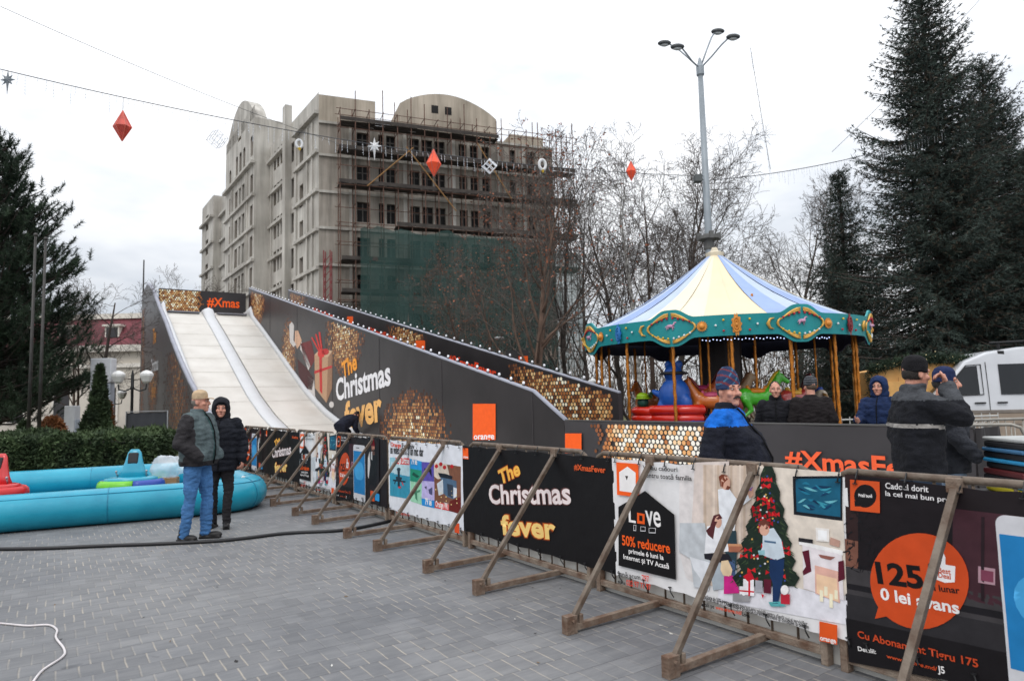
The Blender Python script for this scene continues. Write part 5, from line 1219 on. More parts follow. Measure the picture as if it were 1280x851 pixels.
# ================================================================== carousel
def carousel():
    C = Vector((5.02, 16.5, 0)); rz = atan2(-C.y, -C.x) + pi / 2
    root = thing('carousel', 'fairground carousel with a blue and cream striped roof and a turquoise scalloped valance', 'carousel', C, rz)
    pol = lambda a, r, z: Vector((r * sin(a), -r * cos(a), z))          # a = 0 towards the camera, positive to the viewer's right
    RR = 3.2; ZB = 3.12; ZA = 5.05
    cream = mat('roof_cream', (224, 206, 172), .55, var=.06, scale=1.5, bump=.12, bscale=3); cream2 = mat('roof_pale_cream', (230, 217, 190), .55, var=.05, scale=1.5, bump=.12, bscale=3)
    blue = mat('roof_blue', (140, 162, 204), .55, var=.1, scale=1.5, bump=.12, bscale=3); blue2 = mat('roof_pale_blue', (178, 192, 214), .55, var=.08, scale=1.5, bump=.12, bscale=3)
    m = MB(); a0 = R(-27.5); K = 32; n = 7
    for k in range(K):
        aa, ab = a0 + 2 * pi * k / K, a0 + 2 * pi * (k + 1) / K; sec = (k // 4) % 2; sub = (k % 4)
        mi = (0, 1, 0, 1)[sub] if sec == 0 and False else ((1 if sub < 2 else 0) if sec == 0 else (2 if sub in (0, 2) else 3))
        V = []
        for i in range(n + 1):
            t = i / n; r = .06 + (RR - .06) * t; sag = -.16 * sin(pi * t) * (1 + .12 * (k % 2))
            for a in (aa, ab): V.append(pol(a, r, ZA + (ZB - ZA) * t + sag))
        m.add(V, [(2 * i, 2 * i + 2, 2 * i + 3, 2 * i + 1) for i in range(n)], mi)
    m.build('canopy', [cream, cream2, blue, blue2], root, True)
    u = MB(); V = [pol(0, 0, ZB + 1.1)] + [pol(2 * pi * k / 48, RR - .02, ZB - .1) for k in range(48)]
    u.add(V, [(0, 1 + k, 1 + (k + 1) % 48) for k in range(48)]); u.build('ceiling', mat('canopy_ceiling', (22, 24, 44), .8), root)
    cap = MB(); cap.lathe([(.2, ZA - .12), (.22, ZA - .02), (.1, ZA + .03), (.06, ZA + .12)], 16); cap.build('roof_cap', mat('cap_cream', (212, 200, 176), .6), root)
    # valance: band that swells into a cartouche every 45 degrees
    teal = mat('valance_turquoise', (28, 144, 148), .45, var=.1, scale=3, bump=.1); gold = mat('gold_paint', (222, 172, 84), .4, .25, var=.15, scale=12); gold2 = mat('orange_gold', (214, 140, 56), .45, .15, var=.15, scale=12)
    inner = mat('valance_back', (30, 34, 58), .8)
    A0 = R(-16.5); SH = R(8.8)
    def prof(a):
        d = (a - A0 + pi / 8) % (pi / 4) - pi / 8; t = max(0, 1 - abs(d) / SH) if abs(d) < SH else 0
        s = .5 - .5 * cos(pi * min(1, t * 1.25)); return ZB + .02 + .17 * s, ZB - .39 - .16 * s
    nV = 256; o, i_ = [], []; v = MB()
    V = []
    for k in range(nV):
        a = 2 * pi * k / nV; zt, zb = prof(a); lean = .05
        V += [pol(a, RR + .03, zb), pol(a, RR + .09, zt), pol(a, RR + .05, zt), pol(a, RR - .01, zb)]
    for k in range(nV):
        p, q = k * 4, ((k + 1) % nV) * 4
        v.add([V[p], V[q], V[q + 1], V[p + 1]], [(0, 1, 2, 3)], 0); v.add([V[p + 3], V[p + 2], V[q + 2], V[q + 3]], [(0, 1, 2, 3)], 1)
        v.add([V[p + 1], V[q + 1], V[q + 2], V[p + 2]], [(0, 1, 2, 3)], 0); v.add([V[p], V[p + 3], V[q + 3], V[q]], [(0, 1, 2, 3)], 1)
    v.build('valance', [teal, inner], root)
    def onv(a, z, lift=.02):
        zt, zb = prof(a); f = (z - zb) / (zt - zb); return pol(a, RR + .03 + .06 * f + lift, z)
    red = mat('bead_red', (176, 24, 44), .3, var=.1); yel = mat('bead_yellow', (226, 186, 40), .3, var=.1); wht = mat('bead_white', (226, 230, 232), .3, var=.05); pink = mat('motif_mauve', (196, 150, 176), .5, var=.2); br = mat('motif_bluegem', (24, 110, 178), .5, var=.2); mar = mat('motif_maroon', (130, 36, 44), .5, var=.25, bump=.6, bscale=30)
    for k in range(8):
        ac = A0 + k * pi / 4; f = MB(); zc = (ZB - .185)
        if abs((ac + pi) % (2 * pi) - pi) > R(118): continue           # the far side shows only its dark back
        w = SH * .98; ww = w * RR
        # scrolled frame: two leafy arcs above, two below, brackets at the sides
        for sg in (-1, 1):
            for j, (off, r) in enumerate(((0, .022), (.055, .017), (.1, .014))):
                top = [onv(ac + sg * w * (.06 + .86 * t), zc + .65 * (.46 - off * .8 - (.36 - off) * t ** 1.5)) for t in (0, .2, .4, .6, .8, 1 - j * .15)]
                bot = [onv(ac + sg * w * (.06 + .86 * t), zc - .65 * (.46 - off * .8 - (.36 - off) * t ** 1.5)) for t in (0, .2, .4, .6, .8, 1 - j * .15)]
                f.tube(top, [r * .6, r, r, r * .9, r * .7, r * .4], 6); f.tube(bot, [r * .6, r, r, r * .9, r * .7, r * .4], 6)
            f.tube([onv(ac + sg * w * x, zc + .65 * z) for x, z in ((.9, .16), (.99, .08), (1.02, 0), (.98, -.06), (.9, -.14))], [.008, .022, .026, .022, .008], 6)
        # crescent on the left, sun on the right
        f.tube([onv(ac - w * 1.28 + x / RR, zc + .72 * z) for x, z in ((.06, .15), (-.02, .12), (-.06, 0), (-.02, -.12), (.06, -.15))], [.006, .025, .036, .025, .006], 7)
        f.build('cartouche_frame', gold, root, True)
        s = MB(); c0 = onv(ac + w * 1.28, zc - .0, .015); X = (onv(ac + w * 1.28 + .01, zc) - onv(ac + w * 1.28 - .01, zc)).normalized(); Z = Vector((0, 0, 1)); Nn = X.cross(Z)
        pts = []
        for j in range(32):
            t = 2 * pi * j / 32; r = .085 if j % 2 else .112; pts.append(c0 + X * r * cos(t) + Z * r * sin(t))
        s.add([p + Nn * .01 for p in pts], [tuple(range(32))]); s.add([p + Nn * .01 for p in pts] + pts, [(j, j + 32, (j + 1) % 32 + 32, (j + 1) % 32) for j in range(32)])
        s.ell(c0, .065, .065, .065, 0, 12, 8); s.build('sun_boss', gold2, root)
        b = MB()
        for t in (.12, .34, .56, .8):
            for sg in (-1, 1):
                b.ell(onv(ac + sg * w * t, zc + .65 * (.32 - .2 * t ** 1.5), .03), .024, None, None, 0, 8, 6)
                b.ell(onv(ac + sg * w * t, zc - .65 * (.32 - .2 * t ** 1.5), .03), .023, None, None, 1 if sg < 0 else 2, 8, 6)
        for sg, da in ((-1, .19), (1, .19)):
            for dz, mi in ((.1, 1), (-.11, 0)): b.ell(onv(ac + pi / 8 + sg * .075, zc + dz, .03), .023, None, None, mi, 8, 6)
        b.ell(onv(ac + pi / 8 - .12, zc, .03), .023, None, None, 2, 8, 6); b.ell(onv(ac + pi / 8 + .12, zc, .03), .023, None, None, 2, 8, 6)
        b.build('bead_trim', [red, yel, wht], root, True)
        mo = MB(); cc = onv(ac, zc + .05, .02)            # little prancing figure in the cartouche
        mo.ell(cc, .1, .03, .045, 0, 10, 6); mo.tube([cc + X * .07, cc + X * .12 + Z * .09], [.03, .022], 6); mo.ell(cc + X * .14 + Z * .09, .04, .02, .022)
        for dx, ln in ((-.08, .11), (-.05, .09), (.05, .12), (.08, .07)): mo.tube([cc + X * dx, cc + X * (dx * 1.3) - Z * ln], [.014, .01], 5)
        mo.tube([cc - X * .1, cc - X * .15 - Z * .05], [.014, .006], 5); mo.v = [tuple(cc + (Vector(v) - cc) * .75) for v in mo.v]; mo.build('cartouche_motif', pink, root, True)
        dm = MB(); ad = ac + pi / 8; kind = k % 3
        c1 = onv(ad, zc, .02)
        hh = .25 if kind == 2 else .2; wd = .13 if kind == 2 else .09
        X = (onv(ad + .01, zc) - onv(ad - .01, zc)).normalized()
        pts = []
        for j in range(40):
            t = 2 * pi * j / 40; r = 1 + (.16 if j % 4 < 2 else -.06); pts.append(c1 + X * wd * r * cos(t) * (abs(cos(t)) ** .3 if kind != 2 else 1) + Z * hh * r * sin(t) * (abs(sin(t)) ** .15))
        dm.add([p + Nn * .012 for p in pts], [tuple(range(40))]); 
        for q in (.7, .42): dm.tube([c1 + Nn * .02 + X * wd * q * cos(2 * pi * j / 20) + Z * hh * q * sin(2 * pi * j / 20) for j in range(21)], .016, 5)
        dm.ell(c1, .04, .04, .05); dm.build('medallion', {0: gold2, 1: mar, 2: br}[(k + 0) % 3] if k not in (0, 1, 7) else {0: gold2, 1: mar, 7: br}[k], root)
    # poles
    pg = mat('twisted_brass', (196, 122, 42), .35, .55, var=.3, scale=30)
    def twist(z0, z1, r, mb):
        n = int((z1 - z0) / .03); rings = []
        for i in range(n + 1):
            z = z0 + (z1 - z0) * i / n; ph = i * .62
            rings.append([Vector((r * (1 + .28 * cos(3 * (t := 2 * pi * j / 9) + ph)) * cos(t), r * (1 + .28 * cos(3 * t + ph)) * sin(t), z)) for j in range(9)])
        mb.ring(rings)
    pm = MB(); twist(.32, ZB - .2, .032, pm); pme = pm.mesh('pole', pg, True)
    for k in range(16):
        a = R(4.5) + k * 2 * pi / 16; o = link('pole', pme, root); o.location = pol(a, 2.98, 0)
    # deck, step, centre column
    d = MB(); d.lathe([(3.02, .0), (3.02, .3), (2.98, .32), (0, .32)], 48); d.build('deck', mat('deck_boards', (92, 66, 60), .7, var=.2, scale=4, bump=.2), root)
    sk = MB(); sk.lathe([(3.12, .02), (3.12, .13), (3.03, .131)], 48); sk.build('deck_skirt', mat('deck_skirt_teal', (30, 92, 104), .5), root)
    cc = MB(); cc.lathe([(.62, .32), (.62, 1.0), (.5, 1.1), (.5, 3.0), (.85, ZB + .1)], 14); cc.build('centre_column', mat('column_dark', (30, 18, 20), .5, var=.3, scale=2), root)
    lt = MB()
    for k in range(40): lt.ell(pol(R(-6) + k * R(1.3), RR - .16, ZB - .44 - .012 * (k % 3)), .012, None, None, 0, 6, 4)
    lm = mat('led_blue', (190, 200, 255), .3); e = lm.node_tree.nodes['Principled BSDF']; e.inputs['Emission Color'].default_value = (.55, .65, 1, 1); e.inputs['Emission Strength'].default_value = 1.6
    lt.build('led_string', lm, root)
    # ---- riding animals: a horse mesh of its own per colour, each on a pole
    def horse_meshes():
        h = MB()
        h.ell((0, 0, 0), .36, .155, .17, 0, 14, 10); h.ell((.24, 0, .03), .17, .15, .19); h.ell((-.26, 0, .03), .18, .16, .18)
        def cap(a, b, ra, rb, n=8):
            a = Vector(a); b = Vector(b); h.tube([a.lerp(b, t) for t in (0, .5, 1)], [ra, (ra + rb) / 2, rb], n); h.ell(a, ra, None, None, 0, 8, 6); h.ell(b, rb, None, None, 0, 8, 6)
        cap((.3, 0, .1), (.47, 0, .42), .13, .085); cap((.46, 0, .44), (.66, 0, .32), .085, .05); h.ell((.5, 0, .42), .1, .075, .09)
        for s in (-1, 1):
            cap((.47, s * .045, .5), (.47, s * .055, .59), .026, .01, 6)
            f = s
            cap((.27, s * .09, -.06), (.44 + .06 * f, s * .09, -.22), .075, .045); cap((.44 + .06 * f, s * .09, -.22), (.36 + .1 * f, s * .09, -.46), .042, .03); cap((.36 + .1 * f, s * .09, -.46), (.4 + .1 * f, s * .09, -.52), .04, .035)
            cap((-.3, s * .09, -.04), (-.24 - .06 * f, s * .09, -.26), .1, .05); cap((-.24 - .06 * f, s * .09, -.26), (-.42 - .05 * f, s * .09, -.4), .048, .036); cap((-.42 - .05 * f, s * .09, -.4), (-.37 - .05 * f, s * .09, -.6), .036, .03); cap((-.37 - .05 * f, s * .09, -.6), (-.33 - .05 * f, s * .09, -.64), .04, .034)
        b = remeshed(h, .02, 3)
        mn = MB()
        mn.tube([(.5, 0, .56), (.4, 0, .5), (.3, 0, .36), (.2, 0, .2)], [.04, .06, .06, .03], 7, sq=.5); mn.tube([(-.42, 0, .1), (-.56, 0, .06), (-.62, 0, -.14), (-.6, 0, -.36)], [.03, .06, .07, .015], 7)
        sa = MB(); sa.ell((-.02, 0, .13), .2, .15, .075, 0, 12, 8); sa.tube([(-.2, 0, .17), (-.22, 0, .26)], [.1, .05], 8, sq=.4); sa.tube([(.16, 0, .16), (.18, 0, .24)], [.06, .03], 8)
        pl_ = MB(); twist(-1.1, 2.2, .022, pl_)
        return b, mn, sa, pl_
    hb, mn, sa, ph = horse_meshes()
    def horse(a, r, z, c, cm, cs, face=1, s=1.0, kind='horse'):
        me = hb.copy(); me.materials.append(mat('enamel_%d_%d_%d' % c, c, .3, var=.12, scale=5, coat=.5))
        o = link(kind, me, root); p = pol(a, r, z); o.location = p; o.rotation_euler = (0, 0, a + (0 if face > 0 else pi)); o.scale = (s, s, s)
        for nm, q, cc_ in (('mane', mn, cm), ('saddle', sa, cs)): q.build(nm, mat('enamel_%d_%d_%d' % cc_, cc_, .4, var=.15, scale=6), o, True)
        ph.build('pole', pg, o, True)
    horse(R(20), 2.1, 1.5, (70, 176, 40), (204, 170, 40), (214, 130, 40), 1, 1.0)
    horse(R(-6), 2.2, 1.45, (206, 112, 44), (120, 40, 40), (200, 84, 120), -1, .95)
    horse(R(-15), 1.6, 1.6, (196, 92, 44), (90, 36, 36), (196, 60, 110), 1, 1.0)
    horse(R(42), 2.2, 1.45, (150, 44, 40), (60, 24, 24), (210, 160, 60), 1, .95)
    horse(R(9), 1.2, 1.55, (208, 176, 140), (120, 80, 50), (170, 40, 40), 1, .95)
    horse(R(100), 2.2, 1.45, (220, 206, 186), (150, 110, 60), (40, 80, 170), 1, .95); horse(R(-120), 2.2, 1.45, (206, 112, 44), (120, 40, 40), (60, 120, 60), 1, .95); horse(R(170), 2.2, 1.45, (220, 206, 186), (110, 70, 40), (170, 40, 40), 1, .95)
    # round blue ride figure with a dark hat brim, riding a red ring boat
    bf = MB(); bf.ell((0, 0, .95), .34, .3, .4, 0, 16, 12); bf.ell((.0, -.03, 1.42), .2, .2, .2, 0, 14, 10); bf.ell((-.34, -.06, 1.0), .2, .09, .07, 0, 10, 8, Matrix.Rotation(.5, 3, 'Y')); bf.ell((.3, -.1, .78), .13, .12, .2); bf.ell((-.22, -.14, .72), .12, .12, .17)
    for s in (-1, 1): bf.ell((s * .12, 0, 1.62), .09, .07, .09)
    fm = remeshed(bf, .025, 4); fm.materials.append(mat('figure_blue', (22, 78, 160), .45, var=.08, scale=4))
    p = pol(R(-22), 2.55, 0); fo = link('ride_figure', fm, root); fo.location = p + Vector((0, 0, .62)); fo.rotation_euler = (0, 0, R(-22))
    q = MB(); q.lathe([(.18, 1.4), (.3, 1.41), (.31, 1.44), (.18, 1.48)], 18); q.T = None; q.build('hat_brim', mat('hat_black', (26, 26, 30), .6), fo, True)
    rb = MB()
    def ringtube(cz, rx, ry, r, cx=0): rb.tube([(cx + rx * cos(t), ry * sin(t), cz) for t in [2 * pi * j / 24 for j in range(25)]], r, 10, cap=False)
    ringtube(.62, .56, .3, .11); ringtube(.44, .52, .28, .11); ringtube(.6, .3, .2, .1, -.66); ringtube(.44, .3, .2, .1, -.66)
    ro = rb.build('ring_boat', mat('ring_red', (206, 40, 24), .25, var=.08, scale=4, coat=.3), root, True); ro.location = pol(R(-22), 2.5, .66); ro.rotation_euler = (0, 0, R(-22))
    bb = MB(); bb.lathe([(.5, -.34), (.6, .2), (.66, .36), (.6, .4)], 24); bb.tube([(-1.25, -.2, .36), (.5, -.25, .36)], .05, 8); bo = bb.build('boat_base', mat('boat_blue', (24, 60, 140), .4), ro, True)
    kf = MB(); kf.ell((0, 0, .62), .17, .14, .22); kf.ell((0, 0, .2), .15, .15, .42); kf.ell((0, -.02, .95), .13, .13, .13); km = remeshed(kf, .022, 3); km.materials.append(mat('figure_dark_green', (22, 78, 66), .5)); kk = link('small_figure', km, root); kk.location = pol(R(-41), 2.55, .5)
    q = MB(); q.ell((0, -.02, 1.08), .14, .14, .09); q.lathe([(.13, 1.02), (.2, 1.03), (.13, 1.06)], 14); q.build('cap', mat('cap_lime', (140, 178, 24), .5), kk, True)
    sg = MB(); sg.box(-.24, .24, -.02, .02, .6, 1.0); sg.tube([(0, 0, -.03), (0, 0, .6)], .03, 6); so_ = sg.build('seat_panel', mat('seat_maroon', (110, 24, 60), .5), root); so_.location = pol(R(-33), 2.1, .35)
    sb = MB(); sb.box(-.35, .35, -.25, .25, .32, .74); sb.box(-.35, .35, .2, .26, .74, 1.15); s2 = sb.build('bench', mat('bench_navy', (22, 30, 70), .5, var=.2), root, bevel=.02); s2.location = pol(R(-4), 2.5, 0)
carousel()
# ================================================================== people
SKIN = (206, 150, 126)
def capsule(mb, a, b, ra, rb, n=12):
    a = Vector(a); b = Vector(b); d = b - a
    if d.length < 1e-5: return
    X, Y, Z = basis(d); L = d.length; rings = []
    for i in range(5): t = -pi / 2 + pi / 2 * (i + .25) / 5; rings.append((ra * sin(t), ra * cos(t)))
    rings += [(L * .33, ra + (rb - ra) * .33), (L * .66, ra + (rb - ra) * .66)]
    for i in range(5): t = pi / 2 * (i + .0) / 5; rings.append((L + rb * sin(t), rb * cos(t)))
    mb.ring([[a + Z * h + (X * cos(2 * pi * j / n) + Y * sin(2 * pi * j / n)) * r for j in range(n)] for h, r in rings])
def chain(mb, pts, rs):
    for (p, q, r, s) in zip(pts, pts[1:], rs, rs[1:]): capsule(mb, p, q, r, s)
def loft(mb, rings, n=20):      # (z, rx, ry, cx, cy[, power])
    R_ = []
    for z, rx, ry, cx, cy in rings:
        R_.append([Vector((cx + rx * math.copysign(abs(cos(2 * pi * j / n)) ** .85, cos(2 * pi * j / n)), cy + ry * math.copysign(abs(sin(2 * pi * j / n)) ** .85, sin(2 * pi * j / n)), z)) for j in range(n)])
    mb.ring(R_)
def hand_mesh(curl=.5):
    """right-sized hand: palm from the wrist at the origin along -z, palm facing +x for a left hand; thumb towards -y"""
    m = MB(); m.ell((0, 0, -.05), .017, .042, .052, 0, 12, 8); capsule(m, (0, 0, .02), (0, 0, -.03), .027, .026)
    for i, (y, L) in enumerate(((-.03, .078), (-.0105, .088), (.0095, .082), (.029, .064))):
        p = Vector((0, y, -.088)); a = .25 * curl
        pts = [Vector((0, y * .8, -.07)), p]
        for k, f in enumerate((.45, .32, .25)):
            a += curl * (.75, .8, .5)[k]; p = p + Vector((sin(a), 0, -cos(a))) * L * f; pts.append(p.copy())
        chain(m, pts, [.0105, .0095, .0088, .0082, .007])
    chain(m, [(.004, -.028, -.035), (.014, -.055, -.062), (.022, -.062, -.09), (.026, -.058, -.11)], [.0135, .012, .010, .0085])
    return m
def person(name, label, loc, face, pose, look, H=1.75):
    """one figure standing on loc, facing `face` (radians, 0 = towards the camera's -y); pose: joint overrides; look: clothes"""
    root = thing(name, label, 'person', loc, face); k = H / 1.75; root.scale = (k, k, k)
    J = dict(ak_l=(.1, .01, .09), ak_r=(-.1, .01, .09), kn_l=(.1, -.015, .5), kn_r=(-.1, -.015, .5), hp_l=(.09, 0, .93), hp_r=(-.09, 0, .93),
             sh_l=(.195, 0, 1.43), sh_r=(-.195, 0, 1.43), el_l=(.26, .03, 1.15), el_r=(-.26, .03, 1.15), wr_l=(.25, -.05, .9), wr_r=(-.25, -.05, .9), nk=(0, .0, 1.48), hd=(0, -.025, 1.635))
    J.update({a: b for a, b in pose.items() if a in J}); J = {a: Vector(b) for a, b in J.items()}
    toe = pose.get('toe', 0); yaw = pose.get('yaw', 0); pitch = pose.get('pitch', 0); bulk = look.get('bulk', 1.0); belly = look.get('belly', 0)
    U = pose.get('U', Matrix.Identity(4))                          # bends the whole upper body about the hips
    HM = U @ Matrix.Translation(J['hd']) @ Matrix.Rotation(yaw, 4, 'Z') @ Matrix.Rotation(pitch, 4, 'X')
    skin = mat('skin', (184, 126, 106), .5, var=.2, scale=26, bump=.25, bscale=120, col2=(212, 156, 134), detail=6)
    # ---- body: head, neck, trunk, limbs and hands in one surface
    b = MB(); b.T = HM
    b.ell((0, .014, .03), .074, .094, .1, 0, 18, 12); b.ell((0, -.022, -.04), .061, .07, .082, 0, 16, 10); b.ell((0, -.066, -.098), .03, .028, .024); b.ell((0, -.02, -.07), .055, .06, .05)
    capsule(b, (0, -.086, .018), (0, -.108, -.026), .0105, .0155, 10); b.ell((-.011, -.1, -.031), .012, .012, .009); b.ell((.011, -.1, -.031), .012, .012, .009)
    capsule(b, (-.042, -.074, .032), (.042, -.074, .032), .0145, .0145, 10)
    for s in (-1, 1): b.ell((s * .042, -.06, -.024), .026, .026, .024); b.ell((s * .076, .012, -.01), .011, .021, .034)
    capsule(b, (-.022, -.083, -.062), (.022, -.083, -.062), .009, .009, 8); capsule(b, (-.016, -.083, -.074), (.016, -.083, -.074), .009, .009, 8)
    b.T = U; capsule(b, J['nk'] + Vector((0, .02, -.04)), J['hd'] + Vector((0, .02, -.02)), .058, .055)
    loft(b, [(.95, .13, .1, 0, 0), (1.15, .13, .09, 0, 0), (1.35, .15, .1, 0, 0), (1.46, .09, .07, 0, .01)])
    for s in 'lr': chain(b, [J['sh_' + s], J['el_' + s], J['wr_' + s]], [.045, .036, .026])
    b.T = None
    for s in 'lr': chain(b, [J['hp_' + s], J['kn_' + s], J['ak_' + s]], [.075, .05, .036])
    body = remeshed(b, .0085, 3)
    # hands at a finer grain, merged into the same mesh
    hm = None
    for s in 'lr':
        h = pose.get('hand_' + s)
        if h is None: continue
        q = hand_mesh(h.get('curl', .5)); me = remeshed(q, .0045, 2)
        d = (J['wr_' + s] - J['el_' + s]).normalized(); Z = -Vector(h.get('dir', d)); X = Vector(h.get('palm', (-1 if s == 'l' else 1, 0, 0))); Y = Z.cross(X).normalized(); X = Y.cross(Z).normalized()
        M = Matrix.Identity(4)
        for i in range(3): M[i][0], M[i][1], M[i][2], M[i][3] = X[i], Y[i] * (1 if h.get('flip', 1) > 0 else -1), Z.normalized()[i], J['wr_' + s][i]
        me.transform(U @ M); bm = bmesh.new(); bm.from_mesh(body); bm.from_mesh(me); bm.to_mesh(body); bm.free(); bpy.data.meshes.remove(me)
    body.polygons.foreach_set('use_smooth', [True] * len(body.polygons))
    body.materials.append(skin); link('body', body, root)
    # ---- eyes, mouth, hair
    e = MB(); e.T = HM
    for s in (-1, 1): e.ell((s * .03, -.0795, .012), .0115, .008, .0058, 0, 10, 8); e.ell((s * .03, -.0862, .012), .0054, .0025, .0052, 1, 8, 6)
    e.build('eyes', [mat('eye_white', (206, 200, 196), .3), mat('eye_dark', (38, 28, 24), .25)], root, True)
    mo = MB(); mo.T = HM; mo.ell((0, -.0905, -.0675), .021, .006, .0045, 0, 10, 6); mo.build('mouth', mat('lips', (150, 84, 76), .5), root, True)
    br = MB(); br.T = HM
    for s in (-1, 1): br.tube([(s * .016, -.0895, .036), (s * .032, -.087, .041), (s * .047, -.076, .035)], [.0035, .0045, .0025], 6)
    hc = mat('hair_%d_%d_%d' % look.get('hair', (46, 36, 30)), look.get('hair', (46, 36, 30)), .85, var=.3, scale=60, bump=.6, bscale=140)
    br.build('eyebrows', hc, root, True)
    if look.get('moustache'):
        q = MB(); q.T = HM
        for s in (-1, 1): q.tube([(0, -.097, -.05), (s * .016, -.0955, -.051), (s * .033, -.085, -.062)], [.0075, .0085, .004], 8)
        q.build('moustache', hc, root, True)
    ha = MB(); ha.T = HM; hat = look.get('hat')
    if hat in ('cap', None, 'beanie'):
        # hair below the hat or a full head of short hair
        V = [];
        ha.ell((0, .022 if hat is None else .018, .034 if hat is None else .0), .0785 if hat is None else .0765, .0935 if hat is None else .0925, .102 if hat is None else .07, 0, 18, 12)
        hb = remeshed(ha, .008, 2)
        bm = bmesh.new(); bm.from_mesh(hb); inv = HM.inverted()
        dele = [v for v in bm.verts if (lambda q: (q.y < -.045 + (.05 if q.z < .055 else 0) and q.z < .085) or q.z < -.05)(inv @ v.co)]
        bmesh.ops.delete(bm, geom=dele, context='VERTS'); bm.to_mesh(hb); bm.free(); wrinkle(hb, .004, 60, 3); hb.materials.append(hc); link('hair', hb, root)
    def hatmat(nm, c, **kw): return mat(nm + '_%d_%d_%d' % c, c, .92, bump=.5, bscale=120, var=.2, scale=18, spec=.2, **kw)
    if hat == 'cap':
        q = MB(); q.T = HM
        q.lathe([(.0885, .035), (.0925, .06), (.088, .1), (.068, .132), (.03, .148), (.001, .151)], 20, 0, (0, .012, 0))
        c = q.build('cap', hatmat('cap', look['hatc']), root, True); v = MB(); v.T = HM
        n = 12; top = [Vector((.078 * sin(a), -.05 - .105 * cos(a) ** .7 if cos(a) > 0 else -.05, .044 - .012 * (1 - abs(sin(a))))) for a in [(-1.5 + 3.0 * i / n) for i in range(n + 1)]]
        v.add([p + Vector((0, 0, .004)) for p in top] + [p - Vector((0, 0, .004)) for p in top], [tuple(range(n + 1))[::-1], tuple(range(n + 1, 2 * n + 2))] + [(i, i + 1, i + n + 2, i + n + 1) for i in range(n)])
        v.build('visor', hatmat('cap', look['hatc']), c)
    if hat == 'beanie':
        q = MB(); q.T = HM; hh = look.get('hath', .0)
        prof_ = [(.088, .012), (.093, .02), (.0935, .06), (.0885, .1), (.07, .132 + hh * .5), (.036, .15 + hh), (.001, .158 + hh)]
        q.lathe(prof_, 24, 0, (0, .012, 0)); me = remeshed(q, .008, 2); wrinkle(me, .004, 26, 5)
        inv = HM.inverted(); hcs = look['hatc'] if isinstance(look['hatc'][0], tuple) else (look['hatc'],)
        fn = look.get('hatfn', lambda p: 0)
        paint(me, [hatmat('beanie', c) for c in hcs], lambda p: fn(inv @ p)); link('hat', me, root)
    if hat == 'hood':
        q = MB(); q.T = HM; hb_ = look.get('hoodr', 1.0)
        q.ell((0, .03, .02), .112 * hb_, .128 * hb_, .142 * hb_, 0, 22, 14); q.ell((0, .045, -.1), .115, .115, .08)
        me = remeshed(q, .01, 3); bm = bmesh.new(); bm.from_mesh(me); inv = HM.inverted()
        dele = [v for v in bm.verts if (lambda p: p.y < -.035 and ((p.x / .078) ** 2 + ((p.z + .02) / .108) ** 2) < 1)(inv @ v.co)]
        bmesh.ops.delete(bm, geom=dele, context='VERTS'); bm.to_mesh(me); bm.free(); wrinkle(me, .009, 16, 2)
        me.materials.append(cloth('hood_%d_%d_%d' % look['hatc'], look['hatc'])); o = link('hood', me, root); sd_ = o.modifiers.new('solid', 'SOLIDIFY'); sd_.thickness = .014; sd_.offset = 1
        rim = MB(); rim.T = HM; rim.tube([(.08 * cos(2 * pi * i / 24), -.048 - .01 * sin(2 * pi * i / 24), -.02 + .11 * sin(2 * pi * i / 24)) for i in range(25)], .017, 8, cap=False); rim.build('hood_trim', cloth('hood_%d_%d_%d' % look.get('trim', look['hatc']), look.get('trim', look['hatc'])), root, True)
        if look.get('undercap'):
            q = MB(); q.T = HM; q.lathe([(.082, .038), (.086, .06), (.08, .1), (.04, .125)], 18, 0, (0, .006, 0)); q.build('under_cap', hatmat('beanie', look['undercap']), root, True)
    # ---- jacket
    j = MB(); j.T = U; hem = look.get('hem', .86); B = bulk
    loft(j, [(hem, .195 * B, .145 * B + belly * .5, 0, -belly * .3), (hem + .12, .2 * B, .15 * B + belly, 0, -belly * .6), (1.12, .2 * B, .15 * B + belly, 0, -belly * .7), (1.28, .215 * B, .15 * B + belly * .5, 0, -belly * .3), (1.38, .215 * B, .135 * B, 0, 0), (1.45, .165 * B, .105 * B, 0, .005), (1.49, .1, .085, 0, .01), (1.525 + look.get('collar', 0), .082, .082, 0, .005)])
    for s in 'lr':
        sh = J['sh_' + s]; sh = Vector((sh.x * (.82 + .12 * B), sh.y, sh.z - .025)); w_ = J['el_' + s].lerp(J['wr_' + s], .93)
        chain(j, [sh, J['el_' + s], w_], [.088 * B, .072 * B, .058 * B]); 
        for t in (.0, 1): pass
    me = remeshed(j, .0105, 5); wrinkle(me, .016, 7.5, look.get('seed', 1)); wrinkle(me, .011, 15, look.get('seed', 1) + 4, 2.0)
    if look.get('quilt'):
        V = me.vertices; Ui = U.inverted()
        N = [v.normal.copy() for v in V]
        for v, n_ in zip(V, N): z = (Ui @ v.co).z; v.co += n_ * (.010 * abs(sin(z * pi / look['quilt'])) - .004)
        me.update()
    cs = [cloth('jacket_%d_%d_%d' % c, c) for c in look['jacket']]; jf = look.get('jfn', lambda p: 0); Ui = U.inverted()
    paint(me, cs, lambda p: jf(Ui @ p)); link('jacket', me, root)
    tr = MB(); tr.T = U
    f_ = lambda z: -(.15 * B + belly) - .004 - (belly * .1 if 1.0 < z < 1.25 else 0)
